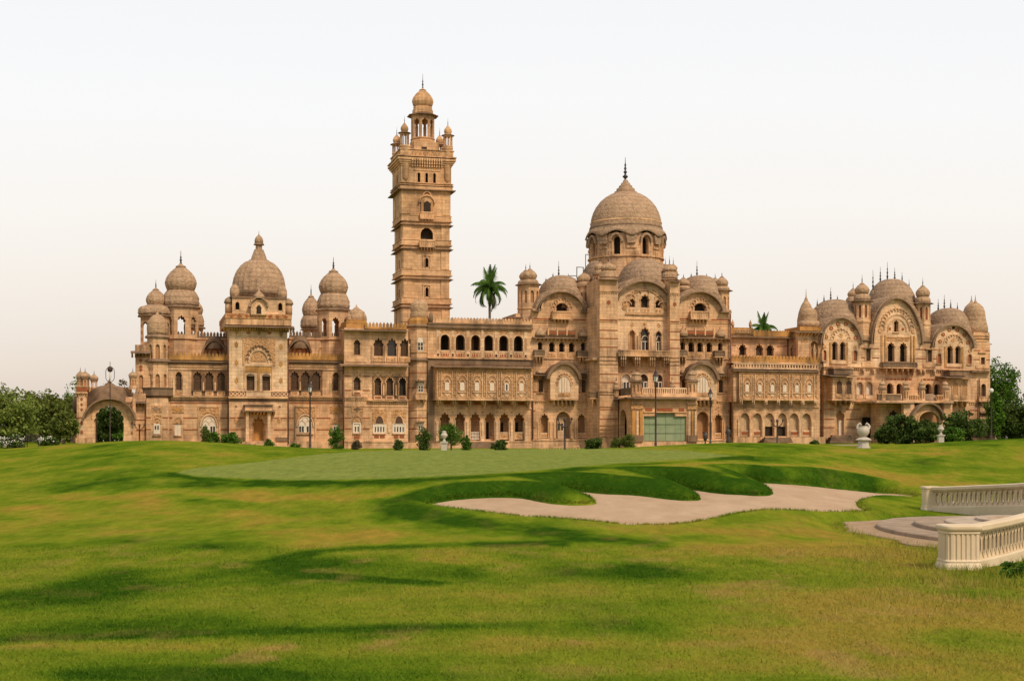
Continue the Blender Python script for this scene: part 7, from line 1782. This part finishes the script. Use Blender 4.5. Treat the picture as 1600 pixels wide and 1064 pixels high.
mb.lathe(0, 0, [(.24, h0), (.27, h0 + hh * .08), (.2, h0 + hh * .3), (.17, h0 + hh * .45), (.25, h0 + hh * .62), (.24, h0 + hh * .72), (.1, h0 + hh * .79), (.07, h0 + hh * .82), (.11, h0 + hh * .88), (.1, h0 + hh * .96), (.03, H)], 12, 'bronze'); tube(mb, [(-.2, 0, h0 + hh * .72), (-.34, -.05, h0 + hh * .55), (-.2, -.18, h0 + hh * .5)], [.07, .06, .05], 'bronze'); tube(mb, [(.2, 0, h0 + hh * .72), (.3, -.02, h0 + hh * .5), (.26, -.1, h0 + hh * .34)], [.07, .06, .05], 'bronze'); mb.build('figure', root)
# dark iron garden bench between the flowering bushes
x, y, z = at(51, 100, 699); root = empty('garden_bench', (x, y, z)); tag(root, 'dark iron garden bench between the flowering bushes at the left', 'bench')
mb = MB(); [mb.box(-.55, .55, -.25 + i * .1, -.18 + i * .1, .40, .43, 'metal') for i in range(5)]; mb.build('seat', root); mb = MB(); [mb.box(-.55 + i * .12, -.51 + i * .12, .25, .29, .45, .85, 'metal') for i in range(10)]; mb.box(-.57, .57, .24, .30, .85, .90, 'metal'); mb.build('backrest', root)
for sx in (-.5, .46):
    for sy in (-.24, .22): mb = MB(); mb.box(sx, sx + .05, sy, sy + .05, -.1, .40, 'metal'); mb.build('leg', root)
# low rail before the arched door
mb = MB(); x0, y0, z0 = at(843, 135, 702); x1 = (905 - 800) / FOC * 135
for i in range(15): xx = x0 + (x1 - x0) * i / 14; mb.box(xx - .03, xx + .03, y0 - .03, y0 + .03, z0 - .1, z0 + .32 + .25 * i / 14, 'trim_stone')
n0 = len(mb.v); mb.add([(x0, y0 - .05, z0 + .3), (x1, y0 - .05, z0 + .55), (x1, y0 + .05, z0 + .55), (x0, y0 + .05, z0 + .3), (x0, y0 - .05, z0 + .4), (x1, y0 - .05, z0 + .65), (x1, y0 + .05, z0 + .65), (x0, y0 + .05, z0 + .4)], [(0, 3, 2, 1), (4, 5, 6, 7), (0, 1, 5, 4), (1, 2, 6, 5), (2, 3, 7, 6), (3, 0, 4, 7)], 'trim_stone')
o = mb.build('ramp_rail', None); tag(o, 'low sloping stone rail in front of the arched door left of the porch', 'railing')

# ------------------------------------------------------------------ steps and balustrades at the right
def disc_slab(name, cx, cy, rx, ry, z0, z1, mat, label=None, cat=None, n=72, hole=None):
    mb = MB(); wob = (lambda a: 1 + .035 * math.sin(5 * a + 1) + .03 * math.sin(11 * a) + .02 * math.sin(23 * a + 2)) if mat == 'dirt' else (lambda a: 1); top = [(cx + rx * wob(a) * math.cos(a), cy + ry * wob(a) * math.sin(a)) for a in np.linspace(0, 2 * PI, n + 1)[:-1]]
    vs_ = [(x, y, z0) for x, y in top] + [(x, y, z1 - .02) for x, y in top] + [(cx + (x - cx) * .99, cy + (y - cy) * .99, z1) for x, y in top]; fs = []
    for k in range(2): fs += [(k * n + i, k * n + (i + 1) % n, (k + 1) * n + (i + 1) % n, (k + 1) * n + i) for i in range(n)]
    fs.append(tuple(range(2 * n, 3 * n))); mb.add(vs_, fs, mat); return mb.build(name, None)
cxs, cys = (1602 - 800) / FOC * 34.5, 34.5; zb = EYE - 2.29
o = disc_slab('dirt_path', cxs - .1, cys - .3, 3.95, 7.5, zb - .6, zb + .02, 'dirt'); o['kind'] = 'structure'
steps = empty('round_steps', (0, 0, 0)); tag(steps, 'pale semicircular stone steps between the two cream balustrades', 'steps')
steps.location = (cxs, cys, zb)
for rx, ry, a, b, m_ in ((3.3, 6.0, -.3, .12, 'step_stone'), (2.45, 4.3, -.3, .22, 'step_stone'), (1.75, 3.0, -.3, .27, 'pale_step')): o = disc_slab('step', 0, 0, rx, ry, a, b, m_); o.parent = steps
mb = MB()   # raised round kerb on the top step
n = 48
for i in range(n):
    a0, a1 = 2 * PI * i / n, 2 * PI * (i + 1) / n; q = lambda a, r, z: (r * math.cos(a) + .3, r * 1.75 * math.sin(a) + .6, z)
    mb.add([q(a0, 1.15, .26), q(a1, 1.15, .26), q(a1, 1.15, .33), q(a0, 1.15, .33), q(a0, .9, .26), q(a1, .9, .26), q(a1, .9, .33), q(a0, .9, .33)], [(0, 1, 2, 3), (7, 6, 5, 4), (3, 2, 6, 7)], 'pale_step')
mb.build('round_kerb', steps)
def balustrade(name, path, zbase, H, label, ped_r, pitch, T=.20, fl=True):
    """pedestal at the first point, then pierced rail following the path"""
    root = empty(name, (path[0][0], path[0][1], zbase[0])); tag(root, label, 'balustrade', 'cream balustrades by the steps')
    P = [Vector((p[0], p[1], z)) - root.location for p, z in zip(path, zbase)]
    # fluted pedestal
    mb = MB(); n = 144; prof = [(1.14, -.35), (1.14, .06), (1.10, .10), (1.04, .13), (1.06, .16), (.99, .19), (.985, H * .80), (1.02, H * .82), (1.02, H * .85), (1.0, H * .87), (1.10, H * .90), (1.13, H * .93), (1.13, H * .975), (1.08, H), (.01, H + .015)]
    vs_, fs = [], []
    for j, (r_, z) in enumerate(prof):
        for i in range(n):
            a = 2 * PI * i / n; sup = (abs(math.cos(a)) ** 5 + abs(math.sin(a)) ** 5) ** (-1 / 5); fl_ = 1.0
            if 5 <= j <= 6 and fl: fl_ = 1 - .075 * max(0, math.sin(a * 24)) ** .6
            vs_.append((ped_r * r_ * sup * fl_ * math.cos(a), ped_r * r_ * sup * fl_ * math.sin(a), z))
    for j in range(len(prof) - 1):
        for i in range(n): fs.append((j * n + i, j * n + (i + 1) % n, (j + 1) * n + (i + 1) % n, (j + 1) * n + i))
    mb.add(vs_, fs, 'cream_paint'); mb.build('pedestal', root)
    # resample the path
    seg = [0.0]
    for a, b in zip(P[:-1], P[1:]): seg.append(seg[-1] + (b - a).length)
    L = seg[-1]
    def pt(t_):
        for i in range(len(P) - 1):
            if t_ <= seg[i + 1] or i == len(P) - 2:
                f = (t_ - seg[i]) / (seg[i + 1] - seg[i]); return P[i].lerp(P[i + 1], f), (P[i + 1] - P[i]).normalized()
    def sweep(mb, t0, t1, prof, mat, st=.12):
        n = max(2, int((t1 - t0) / st)); k = len(prof); vs_, fs = [], []
        for i in range(n + 1):
            p, d = pt(t0 + (t1 - t0) * i / n); nrm = Vector((d.y, -d.x, 0)).normalized()
            for o_, z in prof: q = p + nrm * o_; vs_.append((q.x, q.y, q.z + z))
        for i in range(n):
            for j in range(k): fs.append((i * k + j, (i + 1) * k + j, (i + 1) * k + (j + 1) % k, i * k + (j + 1) % k))
        fs.append(tuple(range(k))); fs.append(tuple(n * k + j for j in range(k))[::-1]); mb.add(vs_, fs, mat)
    t0 = ped_r * .9; h = T / 2
    mb = MB(); c0 = H * .84
    sweep(mb, t0, L, [(-h * 1.5, c0), (-h * 1.6, c0 + .02), (-h * 1.6, H * .955), (-h * .9, H * .985), (h * .9, H * .985), (h * 1.6, H * .955), (h * 1.6, c0 + .02), (h * 1.5, c0)], 'cream_paint'); sweep(mb, t0, L, [(-h * 1.15, c0 - .035), (-h * 1.15, c0 - .003), (h * 1.15, c0 - .003), (h * 1.15, c0 - .035)], 'cream_paint'); mb.build('coping', root)
    mb = MB(); sweep(mb, t0, L, [(-h * 1.2, -.35), (-h * 1.2, H * .15), (-h, H * .19), (h, H * .19), (h * 1.2, H * .15), (h * 1.2, -.35)], 'cream_paint'); mb.build('plinth', root)
    # pierced panel: tall pointed hexagonal openings with raised rims
    mb = MB(); zl, zh = H * .185, c0 - .03; nb = int((L - t0) / pitch); hh = zh - zl
    for i in range(nb):
        ta = t0 + i * pitch; tm = ta + pitch / 2
        cell = [(-pitch / 2, zl), (pitch / 2, zl), (pitch / 2, zh), (-pitch / 2, zh)]
        hexo = lambda s_, e: [(0, zl + hh * .08 - e), (pitch * .31 * s_, zl + hh * .30 - e * .3), (pitch * .31 * s_, zl + hh * .68 + e * .3), (0, zl + hh * .94 + e), (-pitch * .31 * s_, zl + hh * .68 + e * .3), (-pitch * .31 * s_, zl + hh * .30 - e * .3)]
        def put(m2, mat):
            vv = []
            for q in m2.v: p, d = pt(tm + q[0]); nrm = Vector((d.y, -d.x, 0)).normalized(); w_ = p + nrm * (-q[1]); vv.append((w_.x, w_.y, w_.z + q[2]))
            mb.add(vv, m2.f, mat)
        m2 = MB(); m2.prism(cell, -.028, .028, 'cream_paint', [hexo(1.0, 0)]); put(m2, 'cream_paint')
        m2 = MB(); m2.prism(hexo(1.36, .03), -.048, .048, 'cream_paint', [hexo(1.0, 0)]); put(m2, 'cream_paint')
    mb.build('pierced_panel', root)
    return root
wp = lambda px, d: ((px - 800) / FOC * d, d)
zn = EYE - 2.28
balustrade('balustrade', [wp(1498, 25.0), wp(1530, 25.35), wp(1565, 26.0), wp(1600, 26.9), wp(1640, 28.1), wp(1690, 29.6), wp(1760, 31.5)], [zn, zn + .01, zn + .05, zn + .10, zn + .17, zn + .26, zn + .4], .785, 'nearer cream pierced balustrade with a fluted end pedestal, cut by the right edge', .315, .165)
zf = EYE - 2.30
balustrade('balustrade', [wp(1454, 46.0), wp(1490, 45.0), wp(1530, 43.6), wp(1570, 42.4), wp(1600, 41.5), wp(1650, 40.3), wp(1730, 38.8)], [zf, zf + .05, zf + .13, zf + .20, zf + .26, zf + .36, zf + .5], .80, 'farther cream pierced balustrade beyond the round steps', .25, .26, .22, False)
